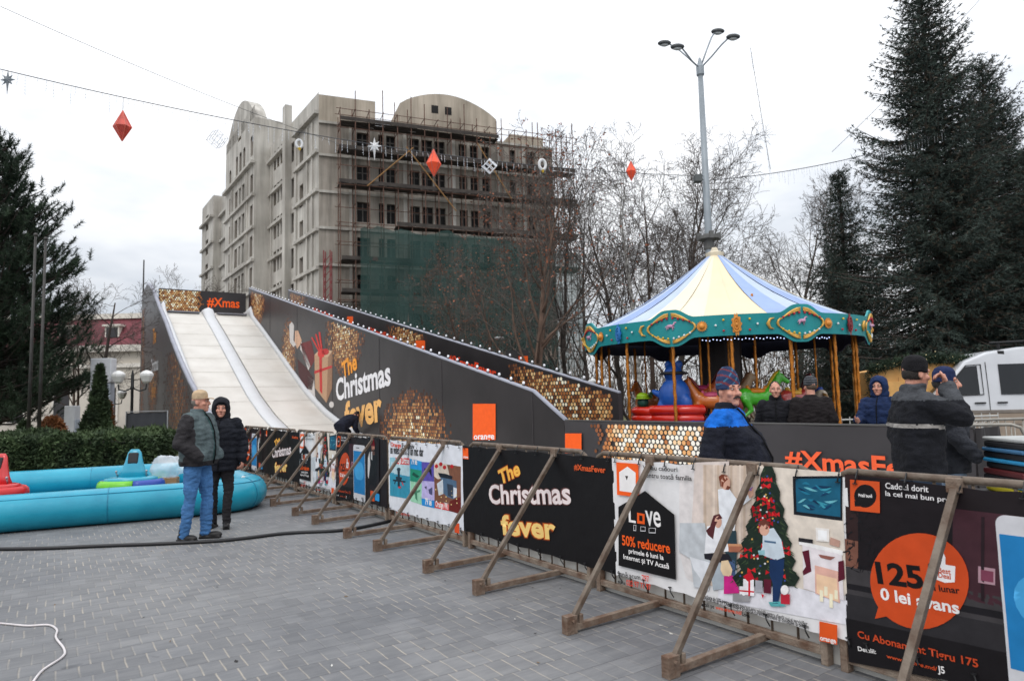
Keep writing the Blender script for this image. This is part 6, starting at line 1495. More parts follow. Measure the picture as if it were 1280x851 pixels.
    if look.get('zip', True):
        yz = [(hem + .02, -(.145 * B + belly * .8) - .006), (hem + .12, -(.15 * B + belly * 1.6) - .008), (1.12, -(.15 * B + belly * 1.7) - .008), (1.28, -(.15 * B + belly * .8) - .008), (1.38, -.135 * B - .006), (1.45, -.105 * B - .004), (1.5, -.08)]
        tr.tube([(0.0, y, z) for z, y in yz], .008, 5); tr.build('zip', cloth('zip_dark', (20, 20, 22)), root, True)
    # ---- trousers and shoes
    if look.get('legs', True):
        t = MB(); loft(t, [(.86, .15, .115, 0, 0), (.95, .165, .125, 0, 0), (1.04, .165, .125, 0, 0)])
        for s in 'lr':
            hp, kn, ak = J['hp_' + s], J['kn_' + s], J['ak_' + s]
            chain(t, [hp, hp.lerp(kn, .5), kn, kn.lerp(ak, .45), ak + Vector((0, .0, -.02))], [.104, .091, .071, .067, .061] if look.get('wide') else [.102, .088, .068, .062, .054])
        me = remeshed(t, .0105, 4); wrinkle(me, .016, 8, 11, .8); wrinkle(me, .011, 17, 4, 2.2)
        me.materials.append(mat('trousers_%d_%d_%d' % look['trousers'], look['trousers'], .92, var=.22, scale=5, bump=.5, bscale=80, spec=.2)); link('trousers', me, root)
        for s in 'lr':
            ak = J['ak_' + s]; q = MB(); a = pose.get('toe_' + s, (.18 if s == 'l' else -.18)); q.T = Matrix.Translation((ak.x, ak.y, ak.z - .09)) @ Matrix.Rotation(a, 4, 'Z')
            q.ell((0, -.1, .042), .048, .09, .042); q.ell((0, .02, .05), .043, .065, .05); capsule(q, (0, .01, .05), (0, .01, .12), .047, .05); q.box(-.045, .045, -.17, .075, .0, .028)
            me = remeshed(q, .009, 2); me.materials.append(mat('shoe_black', (26, 24, 24), .5, var=.2, scale=12, spec=.4)); link('shoe', me, root)
    return root
def face_to(p, q): d = Vector(q) - Vector(p); return atan2(d.y, d.x) + pi / 2
def stand(px, py_or_Y, ground=True):
    if ground: p = atZ(px, py_or_Y, 0); return Vector((p.x, p.y, 0))
    p = atY(px, 500, py_or_Y); return Vector((p.x, p.y, 0))

GREYJ = (84, 96, 98); DARKJ = (48, 46, 48)
p1 = stand(246, 674.5); p2 = stand(275, 659)
person('person', 'man in tan cap, grey jacket and blue jeans standing by the pool', p1, R(84), dict(
    yaw=R(6), wr_l=(.2, -.16, .98), el_l=(.29, .05, 1.15), wr_r=(-.2, -.17, .98), el_r=(-.29, .06, 1.15), ak_l=(.1, -.06, .09), kn_l=(.1, -.06, .5), ak_r=(-.11, .1, .09), kn_r=(-.1, .03, .5)),
    dict(hat='cap', hatc=(188, 164, 134), hair=(120, 112, 104), jacket=[GREYJ, DARKJ, (58, 84, 84)], bulk=1.2, belly=.02, hem=.88, collar=.02, seed=3,
         jfn=lambda p: 1 if abs(p.x) > .235 or (p.z < .94) else (2 if abs(p.x) < .03 and p.y < 0 else 0), trousers=(72, 116, 166), wide=True), 1.76)
person('person', 'man in black hooded puffer jacket beside the man in tan cap', p2, R(12), dict(
    yaw=R(10), el_l=(.27, .04, 1.16), wr_l=(.29, -.05, .93), hand_l=dict(curl=.7, palm=(-1, .2, 0)), wr_r=(-.2, -.15, 1.0), ak_l=(.09, -.05, .09), ak_r=(-.1, .05, .09)),
    dict(hat='hood', hatc=(34, 35, 40), undercap=(26, 26, 28), hair=(40, 30, 26), jacket=[(30, 32, 39)], quilt=.085, bulk=1.2, hem=.78, seed=5, trousers=(46, 44, 46)), 1.66)
p3 = stand(908, 5.35, False)
person('person', 'heavy moustached man in knitted hat and black jacket with bright blue shoulders', p3, R(58), dict(
    yaw=R(-36), pitch=R(-2), el_l=(.31, .08, 1.15), wr_l=(.3, -.02, .9), el_r=(-.31, .06, 1.15), wr_r=(-.28, -.08, .92)),
    dict(hat='beanie', hath=.045, hatc=((48, 60, 92), (112, 58, 68), (64, 110, 140)), hatfn=lambda p: (1 if (p.x * 22 + p.z * 30) % 2 < .55 else (2 if (p.x * 26 - p.z * 24) % 2 < .4 else 0)), hair=(50, 42, 40), moustache=True,
         jacket=[(26, 28, 38), (22, 98, 190)], jfn=lambda p: 1 if p.z > 1.365 and p.z < 1.5 and p.x < .3 else 0, bulk=1.17, belly=.085, hem=.8, collar=.02, seed=8, trousers=(32, 32, 40)), 1.71)
p4 = stand(1143, 5.6, False)
person('person', 'man in black beanie and dark jacket with a pale stripe, hand raised to his face', p4, R(86), dict(
    yaw=R(12), pitch=R(6), el_r=(-.27, -.2, 1.3), wr_r=(-.1, -.2, 1.53), hand_r=dict(curl=1.1, palm=(.3, 1, .1), dir=(.25, .1, .9)), el_l=(.27, .02, 1.14), wr_l=(.2, -.16, 1.0)),
    dict(hat='beanie', hatc=(26, 25, 28), hair=(40, 34, 30), jacket=[(27, 28, 33), (150, 146, 142), (70, 72, 76)], jfn=lambda p: 1 if 1.222 < p.z + .1 * max(0, -p.y) < 1.25 else (2 if p.z > 1.43 else 0), bulk=1.1, hem=.85, collar=.03, seed=12, trousers=(54, 66, 84)), 1.82)
p5 = stand(1180, 6.05, False)
person('person', 'man in charcoal jacket and pale jeans close behind the beanie man at the dark wall', p5, R(70), dict(
    yaw=R(-20), el_r=(-.28, -.02, 1.16), wr_r=(-.22, -.16, 1.0), wr_l=(.2, -.16, 1.0)),
    dict(hat='beanie', hatc=(34, 44, 78), hair=(40, 34, 30), jacket=[(50, 52, 58)], bulk=1.06, hem=.86, seed=15, trousers=(126, 144, 166)), 1.74)
p6 = stand(970, 10.2, False)
person('person', 'bareheaded young man in plain black jacket in front of the carousel', p6, R(-25), dict(yaw=R(10), wr_l=(.2, -.14, .98), wr_r=(-.24, -.05, .9)),
    dict(hair=(44, 34, 30), jacket=[(28, 28, 33)], bulk=1.02, hem=.86, collar=.03, seed=17, trousers=(36, 44, 62)), 1.74)
p7 = stand(1014, 9.9, False)
person('person', 'man in striped grey beanie and brown black leather jacket seen from behind at the carousel', p7, R(160), dict(yaw=R(22), wr_l=(.22, -.16, 1.02), wr_r=(-.22, -.16, 1.02)),
    dict(hat='beanie', hatc=((52, 54, 58), (92, 94, 98)), hatfn=lambda p: 1 if (p.z * 60) % 2 < .7 else 0, hair=(90, 74, 62), jacket=[(34, 30, 31)], bulk=1.08, hem=.88, seed=19, trousers=(38, 38, 44)), 1.78)
p8 = stand(1100, 9.9, False)
person('person', 'person in dark blue hooded coat reaching a hand out by the low fence', p8, R(-48), dict(yaw=R(4), el_r=(-.25, -.1, 1.16), wr_r=(-.2, -.34, 1.16), hand_r=dict(curl=.5, palm=(.8, 0, .5)), wr_l=(.2, -.16, 1.02)),
    dict(hat='hood', hatc=(30, 46, 82), hair=(30, 26, 24), jacket=[(30, 44, 76)], bulk=1.12, hem=.72, seed=23, quilt=.11, trousers=(40, 42, 52)), 1.74)
a9 = fw(17.3, 3.35); Ub = Matrix.Translation((0, .02, .93)) @ Matrix.Rotation(R(62), 4, 'X') @ Matrix.Translation((0, 0, -.93))
person('person', 'worker in dark clothes bending over at the foot of the long printed wall', a9, ROTF + R(205), dict(U=Ub, el_l=(.22, -.2, 1.22), wr_l=(.16, -.42, 1.3), el_r=(-.22, -.2, 1.22), wr_r=(-.16, -.42, 1.3), kn_l=(.12, -.08, .5), kn_r=(-.12, -.08, .5)),
    dict(hat='beanie', hatc=(28, 28, 32), jacket=[(28, 31, 44)], bulk=1.12, hem=.84, seed=27, zip=False, trousers=(30, 32, 42)), 1.74)
# ================================================================== blue pool of inflated tubes with small bumper boats
def pool():
    root = thing('inflatable_pool', 'large light blue inflatable pool with a thick round rim', 'pool', (0, 0, 0))
    ax = Vector((.9, .436, 0)); bx = Vector((-.436, .9, 0)); P = lambda a, b: ax * a + bx * b
    fo = lambda s: P0 - NN * 1.08 + UU * s
    corners = [P(-10.5, 11.2), fo(8.57), fo(12.95), P(-10.5, 15.55)]
    path = []; n = len(corners)
    for i in range(n):
        p, c, q = corners[i - 1], corners[i], corners[(i + 1) % n]; d1 = (p - c).normalized(); d2 = (q - c).normalized(); rr = .8
        A, B = c + d1 * rr, c + d2 * rr
        for k in range(11): t = k / 10; path.append(A.lerp(c, t).lerp(c.lerp(B, t), t))
    pts = []
    for i in range(len(path)):
        a, b = path[i], path[(i + 1) % len(path)]; m = max(1, int((b - a).length / .4))
        pts += [a.lerp(b, k / m) for k in range(m)]
    m = MB(); R_ = []; N = len(pts); cyan = mat('pool_cyan_vinyl', (18, 138, 166), .3, var=.2, scale=2.2, bump=.3, bscale=7, spec=.5, col2=(34, 158, 184), detail=8)
    for i, p in enumerate(pts):
        d = (pts[(i + 1) % N] - pts[i - 1]).normalized(); o = Vector((d.y, -d.x, 0)); ring = []
        rx = .25 + .006 * sin(i * .9)
        for j in range(18):
            t = 2 * pi * j / 18; ring.append(p + o * rx * cos(t) + Vector((0, 0, .24 + max(-.232, .25 * sin(t)))))
        R_.append(ring)
    R_.append(R_[0]); m.ring(R_, cap=False); m.build('rim_tube', cyan, root, True)
    fl = MB(); fl.add([p + Vector((0, 0, .012)) for p in pts], [tuple(range(N))]); fl.build('floor_sheet', mat('pool_floor', (30, 120, 160), .4, var=.15, scale=1), root)
    se = MB()
    for zz, cc in ((.5, .17),):
        ringp = []
        for i, p in enumerate(pts): d = (pts[(i + 1) % N] - pts[i - 1]).normalized(); o = Vector((d.y, -d.x, 0)); ringp.append(p + o * .16 + Vector((0, 0, .43)))
        se.tube(ringp + ringp[:1], .008, 5, cap=False)
    se.build('weld_seam', mat('pool_seam', (24, 128, 160), .4), root, True)
    rs = MB()
    for i in range(0, N, 4):
        p = pts[i]; d = (pts[(i + 1) % N] - pts[i - 1]).normalized(); o = Vector((d.y, -d.x, 0)); rs.tube([p + o * .253 * cos(t) + Vector((0, 0, .24 + max(-.2, .253 * sin(t)))) for t in [2 * pi * j / 20 for j in range(21)]], .0045, 4, cap=False)
    rs.build('panel_seams', mat('pool_seam', (24, 128, 160), .4), root, True)
    vv = MB()
    for i in (3, 40): p = pts[i]; vv.lathe([(.03, .488), (.03, .5), (.018, .51)], 12, 0, (p.x, p.y, 0))
    vv.build('valve', mat('valve_white', (200, 206, 206), .4), root)
    wm = bpy.data.materials.new('pool_water'); wm.use_nodes = True; b = wm.node_tree.nodes['Principled BSDF']; b.inputs['Base Color'].default_value = (*lin((40, 140, 172)), 1); b.inputs['Roughness'].default_value = .12; b.inputs['Alpha'].default_value = .6
    wt = MB(); wt.add([p + Vector((0, 0, .1)) for p in pts], [tuple(range(N))]); o = wt.build('water', wm, None); tag(o, kind='structure')
def bumper_boat(label, loc, rz, hull, tube_cols, trim, s=1.0):
    r = thing('bumper_boat', label, 'boat', loc, rz, 'bumper boats in the pool'); r.scale = (s, s, s * 1.36)
    hm = mat('boat_hull_%d_%d_%d' % hull, hull, .3, var=.06, scale=3, coat=.4)
    t = MB(); n = 28
    def seg(a0, a1, c, k):
        q = MB(); m = max(3, int(n * (a1 - a0) / (2 * pi))); q.tube([(.72 * cos(a0 + (a1 - a0) * i / m), .5 * sin(a0 + (a1 - a0) * i / m), .2) for i in range(m + 1)], .115, 10); q.build('float_tube', mat('float_%d_%d_%d' % c, c, .35, var=.06), r, True)
    for i, c in enumerate(tube_cols): seg(2 * pi * i / len(tube_cols) + .35, 2 * pi * (i + 1) / len(tube_cols) + .35, c, i)
    h = MB(); rings = []
    for z, fx, fy in ((.12, .55, .36), (.28, .66, .44), (.34, .66, .44), (.36, .55, .36)): rings.append([Vector((fx * cos(a) , fy * sin(a), z)) for a in [2 * pi * j / 24 for j in range(24)]])
    h.ring(rings); h.build('hull', hm, r, True)
    rm = MB(); rm.tube([(.78 * cos(2 * pi * i / 28), .56 * sin(2 * pi * i / 28), .12) for i in range(29)], .04, 6, cap=False); rm.build('rub_strip', mat('rub_%d_%d_%d' % trim, trim, .5), r, True)
    b = MB(); rings = []            # tall curved back rest
    for z, w_, d, y in ((.34, .42, .15, .1), (.48, .3, .12, .12), (.66, .22, .09, .15), (.82, .17, .06, .18), (.88, .1, .04, .19)):
        rings.append([Vector((w_ * math.copysign(abs(cos(a)) ** .7, cos(a)), y + d * sin(a), z)) for a in [2 * pi * j / 20 for j in range(20)]])
    b.ring(rings); bk = b.build('seat_back', hm, r, True)
    p = MB(); p.box(-.13, .13, -.02, .03, .6, .82); pp = p.build('head_pad', mat('pad_black', (26, 26, 28), .6), bk, bevel=.03); pp.location = (0, -.115, .03); pp.rotation_euler = (R(-16), 0, 0)
    k = MB(); 
    for sx in (-1, 1): k.tube([(sx * .36, .05, .36), (sx * .38, .0, .44)], .018, 6); k.ell((sx * .38, 0, .46), .03, .03, .03)
    k.build('lever', mat('lever_steel', (150, 150, 156), .3, .7), r, True)
pool()
LIME = (110, 190, 40); NAVY = (40, 70, 160)
def pp_(px, Y, z=.13): p = atY(px, 600, Y); return (p.x, Y, z)
bumper_boat('light blue bumper boat with green and blue float ring in the middle of the pool', pp_(164, 11.7), R(6), (30, 150, 176), [LIME, NAVY, LIME, NAVY], (206, 190, 90), .64)
bumper_boat('red bumper boat cut by the left edge of the photo', pp_(-8, 11.0), R(-12), (196, 26, 30), [(206, 60, 60), (196, 26, 30)], (226, 120, 110), .66)
bx_ = thing('cardboard_box', 'brown cardboard box in the pool under the clear plastic bag', 'box', pp_(207, 12.2, .1), .3)
q = MB(); q.box(-.2, .2, -.15, .15, .02, .26); q.build('carton', mat('cardboard', (166, 126, 92), .85, var=.1, scale=6), bx_, bevel=.006); q = MB(); q.box(-.2, .2, -.02, .02, .2605, .263); q.build('tape', mat('tape_tan', (190, 160, 120), .3), bx_)
def bag():
    from mathutils import noise
    m = MB(); m.ell((0, 0, .17), .3, .24, .2, 0, 26, 18); me = m.mesh('plastic_bag', [], True)
    for v in me.vertices: d = v.co - Vector((0, 0, .17)); f = 1 + .28 * noise.noise(v.co * 7) + .18 * noise.noise(v.co * 17); v.co = Vector((0, 0, .17)) + d * f; v.co.z = max(v.co.z, .0)
    t = bpy.data.materials.new('clear_plastic'); t.use_nodes = True; b = t.node_tree.nodes['Principled BSDF']; b.inputs['Base Color'].default_value = (.82, .86, .9, 1); b.inputs['Roughness'].default_value = .18; b.inputs['Alpha'].default_value = .42
    me.materials.append(t); o = link('plastic_bag', me); p = pp_(209, 12.2); o.location = (p[0], p[1], .365); tag(o, 'crumpled clear plastic bag on the cardboard box in the pool', 'bag')
bag()

# ================================================================== cables on the paving
def cable(name, label, pts, r, c):
    m = MB(); P = [Vector(p) for p in pts]; Q = []
    for i in range(len(P) - 1):
        a, b, c_, d = P[max(i - 1, 0)], P[i], P[i + 1], P[min(i + 2, len(P) - 1)]
        for k in range(8):
            t = k / 8; Q.append(.5 * ((2 * b) + (c_ - a) * t + (2 * a - 5 * b + 4 * c_ - d) * t * t + (3 * b - a - 3 * c_ + d) * t ** 3))
    Q.append(P[-1]); m.tube(Q, r, 8); o = m.build(name, mat(name + '_rubber', c, .5, var=.15), None, True); tag(o, label, 'cable')
g0 = lambda px, py, z=.02: tuple(atZ(px, py, 0) + Vector((0, 0, z)))
cable('power_cable', 'thick black power cable lying across the paving to the fence', [g0(-60, 688), g0(0, 688), g0(60, 687), g0(130, 684), g0(200, 681.5), g0(270, 678), g0(310, 674), g0(360, 668), g0(420, 665), g0(455, 660), g0(490, 652), tuple(fw(6.4, .3, .02)), tuple(fw(5.6, .5, .02))], .021, (22, 22, 25))
cable('thin_cable', 'thin white cable curling on the paving in the lower left corner', [g0(-30, 779, .008), g0(0, 780, .008), g0(34, 783, .008), g0(60, 782, .008), g0(71, 788, .008), g0(70, 798, .008), g0(80, 812, .008), g0(78, 822, .008), g0(52, 840, .008), g0(36, 862, .008)], .0075, (206, 200, 200))

# ================================================================== white van
def van():
    r = thing('van', 'white high roofed van with dark side windows and dirty lower panels', 'van', (9.3, 16.7, 0), R(-11))
    wht = mat('van_white', (206, 208, 212), .3, var=.05, scale=2, coat=.5); dirt = mat('van_dirty_lower', (150, 134, 118), .5, var=.15, scale=3, bump=.1)
    gl = mat('van_glass', (22, 24, 27), .08, var=.1, spec=.6); blk = mat('van_black_trim', (26, 26, 28), .6); W = 1.95
    side = [(0.0, .45), (0.02, .95), (.28, 1.2), (.78, 1.36), (1.42, 2.02), (1.62, 2.24), (2.1, 2.44), (2.8, 2.54), (5.85, 2.6), (6.02, 2.45), (6.08, .5), (5.7, .36), (.5, .36)]
    m = MB(); n = len(side); inset = lambda z: .11 * max(0, (z - 1.2) / 1.3) ** 1.3
    V0 = [Vector((x, inset(z), z)) for x, z in side]; V1 = [Vector((x, W - inset(z), z)) for x, z in side]
    m.add(V0 + V1, [tuple(range(n - 1, -1, -1)), tuple(range(n, 2 * n))] + [(i, (i + 1) % n, (i + 1) % n + n, i + n) for i in range(n)])
    m.build('body', wht, r, bevel=.06, seg=3)
    lo = MB(); lo.box(1.05, 4.55, -.02, .02, .42, 1.02); lo.box(5.35, 6.0, -.02, .02, .45, 1.02); lo.build('lower_panel', dirt, r, bevel=.015)
    st = MB(); st.box(1.0, 4.6, -.035, .0, .98, 1.06); st.box(1.0, 4.6, -.03, .0, .70, .735); st.build('side_moulding', mat('van_moulding', (120, 112, 104), .5), r, bevel=.01)
    yy = lambda z: inset(z) - .006
    def pane(name, pts, m_=gl, lift=0.0):
        q = MB(); f = [Vector((x, yy(z) - lift, z)) for x, z in pts]; b = [p + Vector((0, .03, 0)) for p in f]; k = len(f)
        q.add(f + b, [tuple(range(k))] + [(i, i + k, (i + 1) % k + k, (i + 1) % k) for i in range(k)]); return q.build(name, m_, r)
    pane('side_window', [(1.02, 1.42), (1.86, 1.44), (1.86, 2.12), (1.6, 2.1)]); pane('side_window', [(2.32, 1.42), (3.72, 1.42), (3.74, 2.14), (2.32, 2.14)]); pane('side_window', [(3.86, 1.42), (5.2, 1.42), (5.2, 2.14), (3.86, 2.14)])
    q = MB(); q.tube([(.98, yy(1.4) - .006, 1.4), (1.62, yy(2.13) - .006, 2.13), (1.94, yy(2.15) - .006, 2.15), (1.94, yy(1.44) - .006, 1.43), (.98, yy(1.4) - .006, 1.4)], .012, 4); q.tube([(1.3, yy(1.45) - .006, 1.44), (1.32, yy(1.75) - .004, 1.76)], .014, 4); q.build('window_seal', blk, r)
    d = MB()
    d.tube([(.95, yy(1.35), 1.35), (.98, yy(.6), .6)], .007, 4); d.tube([(2.05, yy(2.2), 2.2), (2.05, yy(1.3), 1.3), (2.05, yy(.5), .5)], .008, 4); d.tube([(3.8, yy(2.2), 2.2), (3.8, yy(.5), .5)], .008, 4); d.build('door_gap', blk, r)
    h = MB(); h.box(1.72, 1.96, -.045, -.01, 1.21, 1.25); h.build('handle', blk, r, bevel=.012); h = MB(); h.box(2.2, 2.42, -.045, -.01, 1.21, 1.25); h.build('handle', blk, r, bevel=.012)
    ws = MB(); zs = [(.82, 1.40), (1.4, 2.0)]
    ws.add([(.80, .16, 1.385), (.80, W - .16, 1.385), (1.42, W - .22, 2.03), (1.42, .22, 2.03)], [(3, 2, 1, 0)]); o = ws.build('windscreen', gl, r); o.location = (-.012, 0, .012)
    mi = MB(); mi.tube([(1.0, .02, 1.42), (.98, -.16, 1.46)], .025, 6); mi.build('mirror_arm', blk, r); mi = MB(); mi.box(.9, 1.02, -.3, -.12, 1.36, 1.74); mi.build('mirror', blk, r, bevel=.04)
    for x in (.98, 5.0):
        w_ = MB(); w_.T = Matrix.Translation((x, .14, .35)) @ Matrix.Rotation(pi / 2, 4, 'X'); w_.lathe([(.2, -.12), (.33, -.12), (.36, -.08), (.36, .08), (.33, .12), (.2, .12)], 28); wo = w_.build('wheel', mat('tyre', (28, 28, 30), .85), r, True)
        w_ = MB(); w_.T = Matrix.Translation((x, .12, .35)) @ Matrix.Rotation(pi / 2, 4, 'X'); w_.lathe([(.0, .1), (.06, .12), (.1, .09), (.2, .1), (.215, .13)], 20); w_.build('rim', mat('rim_grey', (130, 130, 134), .4, .6), wo, True)
        a = MB(); a.T = Matrix.Translation((x, -.004, .38)); a.tube([(.43 * cos(t), 0, .43 * sin(t)) for t in [pi * i / 14 for i in range(15)]], .035, 6); a.build('wheel_arch', blk, r, True)
        a = MB(); a.T = Matrix.Translation((x, -.008, .37)); a.add([(.42 * cos(t), 0, .42 * sin(t)) for t in [pi * i / 14 for i in range(15)]], [tuple(range(14, -1, -1))]); a.build('wheel_well', blk, r)
    rr = MB()
    for x in (2.42, 3.05): rr.tube([(x, .2, 2.42), (x - .02, .16, 2.66)], .035, 6); rr.box(x - .07, x + .07, .1, .22, 2.36, 2.46)
    rr.tube([(2.2, .14, 2.66), (5.6, .14, 2.74)], .025, 6); rr.build('roof_rack', blk, r)
    hl = MB(); hl.ell((.09, .3, 1.0), .08, .17, .14, 0, 12, 8); hl.build('headlight', mat('lamp_clear', (200, 206, 210), .1), r, True); hl = MB(); hl.ell((.09, W - .3, 1.0), .08, .17, .14, 0, 12, 8); hl.build('headlight', mat('lamp_clear', (200, 206, 210), .1), r, True)
    bp = MB(); bp.box(-.06, .3, .03, W - .03, .38, .72); bp.build('bumper', mat('bumper_grey', (70, 70, 74), .6), r, bevel=.05)
van()

# ================================================================== crowd barriers and low ornate fence near the van
def crowd_barrier(label, loc, rz, src=None):
    if src: r = copy_tree(src); r.location = loc; r.rotation_euler = (0, 0, rz); r['label'] = label; return r
    r = thing('crowd_barrier', label, 'barrier', loc, rz, 'crowd barriers by the van'); g = mat('barrier_galv', (150, 146, 138), .5, .5, var=.15, scale=6)
    f = MB(); L = 2.0; f.tube([(0, 0, .03), (0, 0, .95), (.04, 0, 1.06), (.14, 0, 1.1), (L - .14, 0, 1.1), (L - .04, 0, 1.06), (L, 0, .95), (L, 0, .03)], .021, 8); f.tube([(0, 0, .2), (L, 0, .2)], .018, 6); f.build('frame', g, r, True)
    b = MB(); 
    for i in range(1, 14): b.tube([(L * i / 14, 0, .2), (L * i / 14, 0, 1.1)], .009, 6)
    b.build('bars', g, r, True)
    for x in (.3, L - .3): k = MB(); k.box(x - .03, x + .03, -.3, .3, 0, .03); k.build('foot', g, r)
    return r
cb = crowd_barrier('grey crowd barrier standing in front of the van door', (6.15, 10.3, 0), R(5)); crowd_barrier('grey crowd barrier at the right edge in front of the van windows', (8.3, 10.55, 0), R(4), cb); crowd_barrier('grey crowd barrier hidden partly behind the beanie man', (4.65, 9.5, 0), R(-20), cb)
def low_fence():
    r = thing('low_metal_fence', 'low pale ornate metal fence in front of the wooden kiosk', 'fence', (5.9, 14.2, 0), R(2)); g = mat('fence_white', (176, 176, 172), .5, var=.12); m = MB(); L = 4.2
    m.tube([(0, 0, 1.0), (L, 0, 1.0)], .02, 6); m.tube([(0, 0, .2), (L, 0, .2)], .02, 6); m.build('rails', g, r); b = MB()
    for i in range(25):
        x = L * i / 24; b.tube([(x, 0, .05), (x, 0, 1.06)], .011, 6)
        if i < 24: b.tube([(x + L / 48 + .07 * cos(t), 0, .8 + .09 * sin(t)) for t in [2 * pi * k / 12 for k in range(13)]], .008, 5, cap=False); b.tube([(x, 0, .3), (x + L / 24, 0, .62)], .007, 5)
    b.build('bars', g, r)
low_fence()
# ================================================================== wooden kiosk with a garland
def kiosk():
    c = atY(1094, 500, 17); r = thing('wooden_kiosk', 'plywood market kiosk trimmed with a green fir garland', 'kiosk', (c.x - .12, 17, 0), R(-3))
    wd = mat('kiosk_wood', (204, 150, 84), .7, var=.18, scale=2.5, bump=.3, bscale=12, col2=(222, 172, 104)); W, D, H = 3.2, .9, 2.05
    b = MB(); top = [(W * i / 12, H - .12 + .32 * sin(pi * (.12 + .76 * i / 12))) for i in range(13)]; b.prism([(0, 0), (W, 0)] + top[::-1], 0, D); b.build('wall', wd, r)
    pl_ = MB(); 
    for i in range(1, 9): pl_.box(W * i / 9 - .006, W * i / 9 + .006, -.004, .0, .05, H - .15)
    pl_.box(-.05, W + .05, -.06, -.0, .9, 1.0); pl_.build('battens', mat('kiosk_batten', (166, 112, 60), .7), r)
    sh = MB(); sh.box(.25, W - .3, -.03, 0, 1.02, 1.8); sh.build('shutter', mat('kiosk_shutter', (214, 164, 96), .65, var=.15, scale=5), r, bevel=.008)
    rng = np.random.default_rng(3); N = 5000; t = rng.random(N); x = W * t; z = H - .06 + .34 * np.sin(pi * (.12 + .76 * t)); edge = rng.random(N) < .2
    x = np.where(edge, np.where(rng.random(N) < .5, 0, W), x); z = np.where(edge, rng.random(N) * H, z)
    P = np.stack([x, np.full(N, -.08), z], 1) + rng.normal(0, .055, (N, 3)); Dv = rng.normal(0, 1, (N, 3)); Dv /= np.linalg.norm(Dv, axis=1)[:, None]; Wv = np.cross(Dv, rng.normal(0, 1, (N, 3))); Wv /= np.linalg.norm(Wv, axis=1)[:, None]
    V = np.stack([P - Wv * .012, P + Wv * .012, P + Dv * .13], 1).reshape(-1, 3); link('garland', npmesh('garland', V, np.arange(3 * N).reshape(-1, 3), [SPR1b]), r)
    ls = MB(); rnd = random.Random(4)
    for i in range(46): t = rnd.random(); ls.ell((W * t + rnd.gauss(0, .03), -.14, H - .06 + .34 * sin(pi * (.12 + .76 * t)) + rnd.gauss(0, .05)), .014, None, None, 0, 6, 4)
    ls.build('fairy_lights', mat('fairy_cream', (250, 226, 170), .3), r)
kiosk()
# ================================================================== stacked mats and carton at the right edge
def stack():
    base = atY(1228, 560, 5.6); tb = thing('folding_table', 'low table carrying the folded coloured mats at the right edge', 'table', (4.0, 5.55, 0), R(-6))
    t = MB(); t.box(-.15, 1.25, -.3, .4, .68, .72); t.build('tabletop', mat('table_dark', (50, 48, 50), .6), tb)
    for x in (-.1, 1.2):
        for y in (-.26, .36): l = MB(); l.tube([(x, y, 0), (x, y, .68)], .018, 6); l.build('leg', STEEL, tb)
    cols = [((206, 190, 40), 'yellow'), ((34, 130, 176), 'bright blue'), ((28, 28, 32), 'black'), ((90, 26, 28), 'dark red'), ((30, 32, 36), 'charcoal'), ((44, 148, 200), 'sky blue'), ((24, 24, 30), 'jet black'), ((60, 110, 150), 'steel blue'), ((30, 30, 34), 'soot black'), ((176, 178, 176), 'pale grey')]
    z = .722; rnd = random.Random(3)
    for i, (c, nm) in enumerate(cols):
        h = .05 if c[2] < 100 else .032; m = MB(); m.box(-.3, .3, -.27, .27, 0, h); o = m.build('folded_mat', mat('mat_%d_%d_%d' % c, c, .6, var=.12), None, bevel=.014); x = 4.24
        o.location = (x + rnd.uniform(-.015, .015), 5.55 + rnd.uniform(-.02, .02), z); o.rotation_euler = (0, 0, R(-6) + rnd.uniform(-.05, .05)); z += h + .002
        pos = 'lowest of' if i == 0 else ('topmost of' if i == len(cols) - 1 else 'layer %s in' % ['', 'second from the bottom', 'third from the bottom', 'fourth from the bottom', 'fifth from the bottom', 'fifth from the top', 'fourth from the top', 'third from the top', 'second from the top'][i])
        tag(o, '%s folded mat, %s the stack at the right edge' % (nm, pos), 'mat', 'folded mats stacked on the table')
    b = thing('cardboard_box', 'open brown cardboard carton right of the stacked mats', 'box', (4.86, 5.5, .722), R(-4)); m = MB(); m.box(-.24, .24, -.2, .2, 0, .3); m.build('carton', mat('cardboard', (166, 126, 92), .85), b, bevel=.006)
    f = MB(); f.add([(-.24, -.2, .3), (0, -.2, .3), (0, -.26, .4), (-.24, -.26, .39)], [(0, 1, 2, 3)]); f.add([(0, -.2, .3), (.24, -.2, .3), (.24, -.29, .37), (.0, -.28, .38)], [(0, 1, 2, 3)]); o = f.build('flap', mat('cardboard_flap', (182, 142, 106), .85), b); s_ = o.modifiers.new('s', 'SOLIDIFY'); s_.thickness = .006
stack()

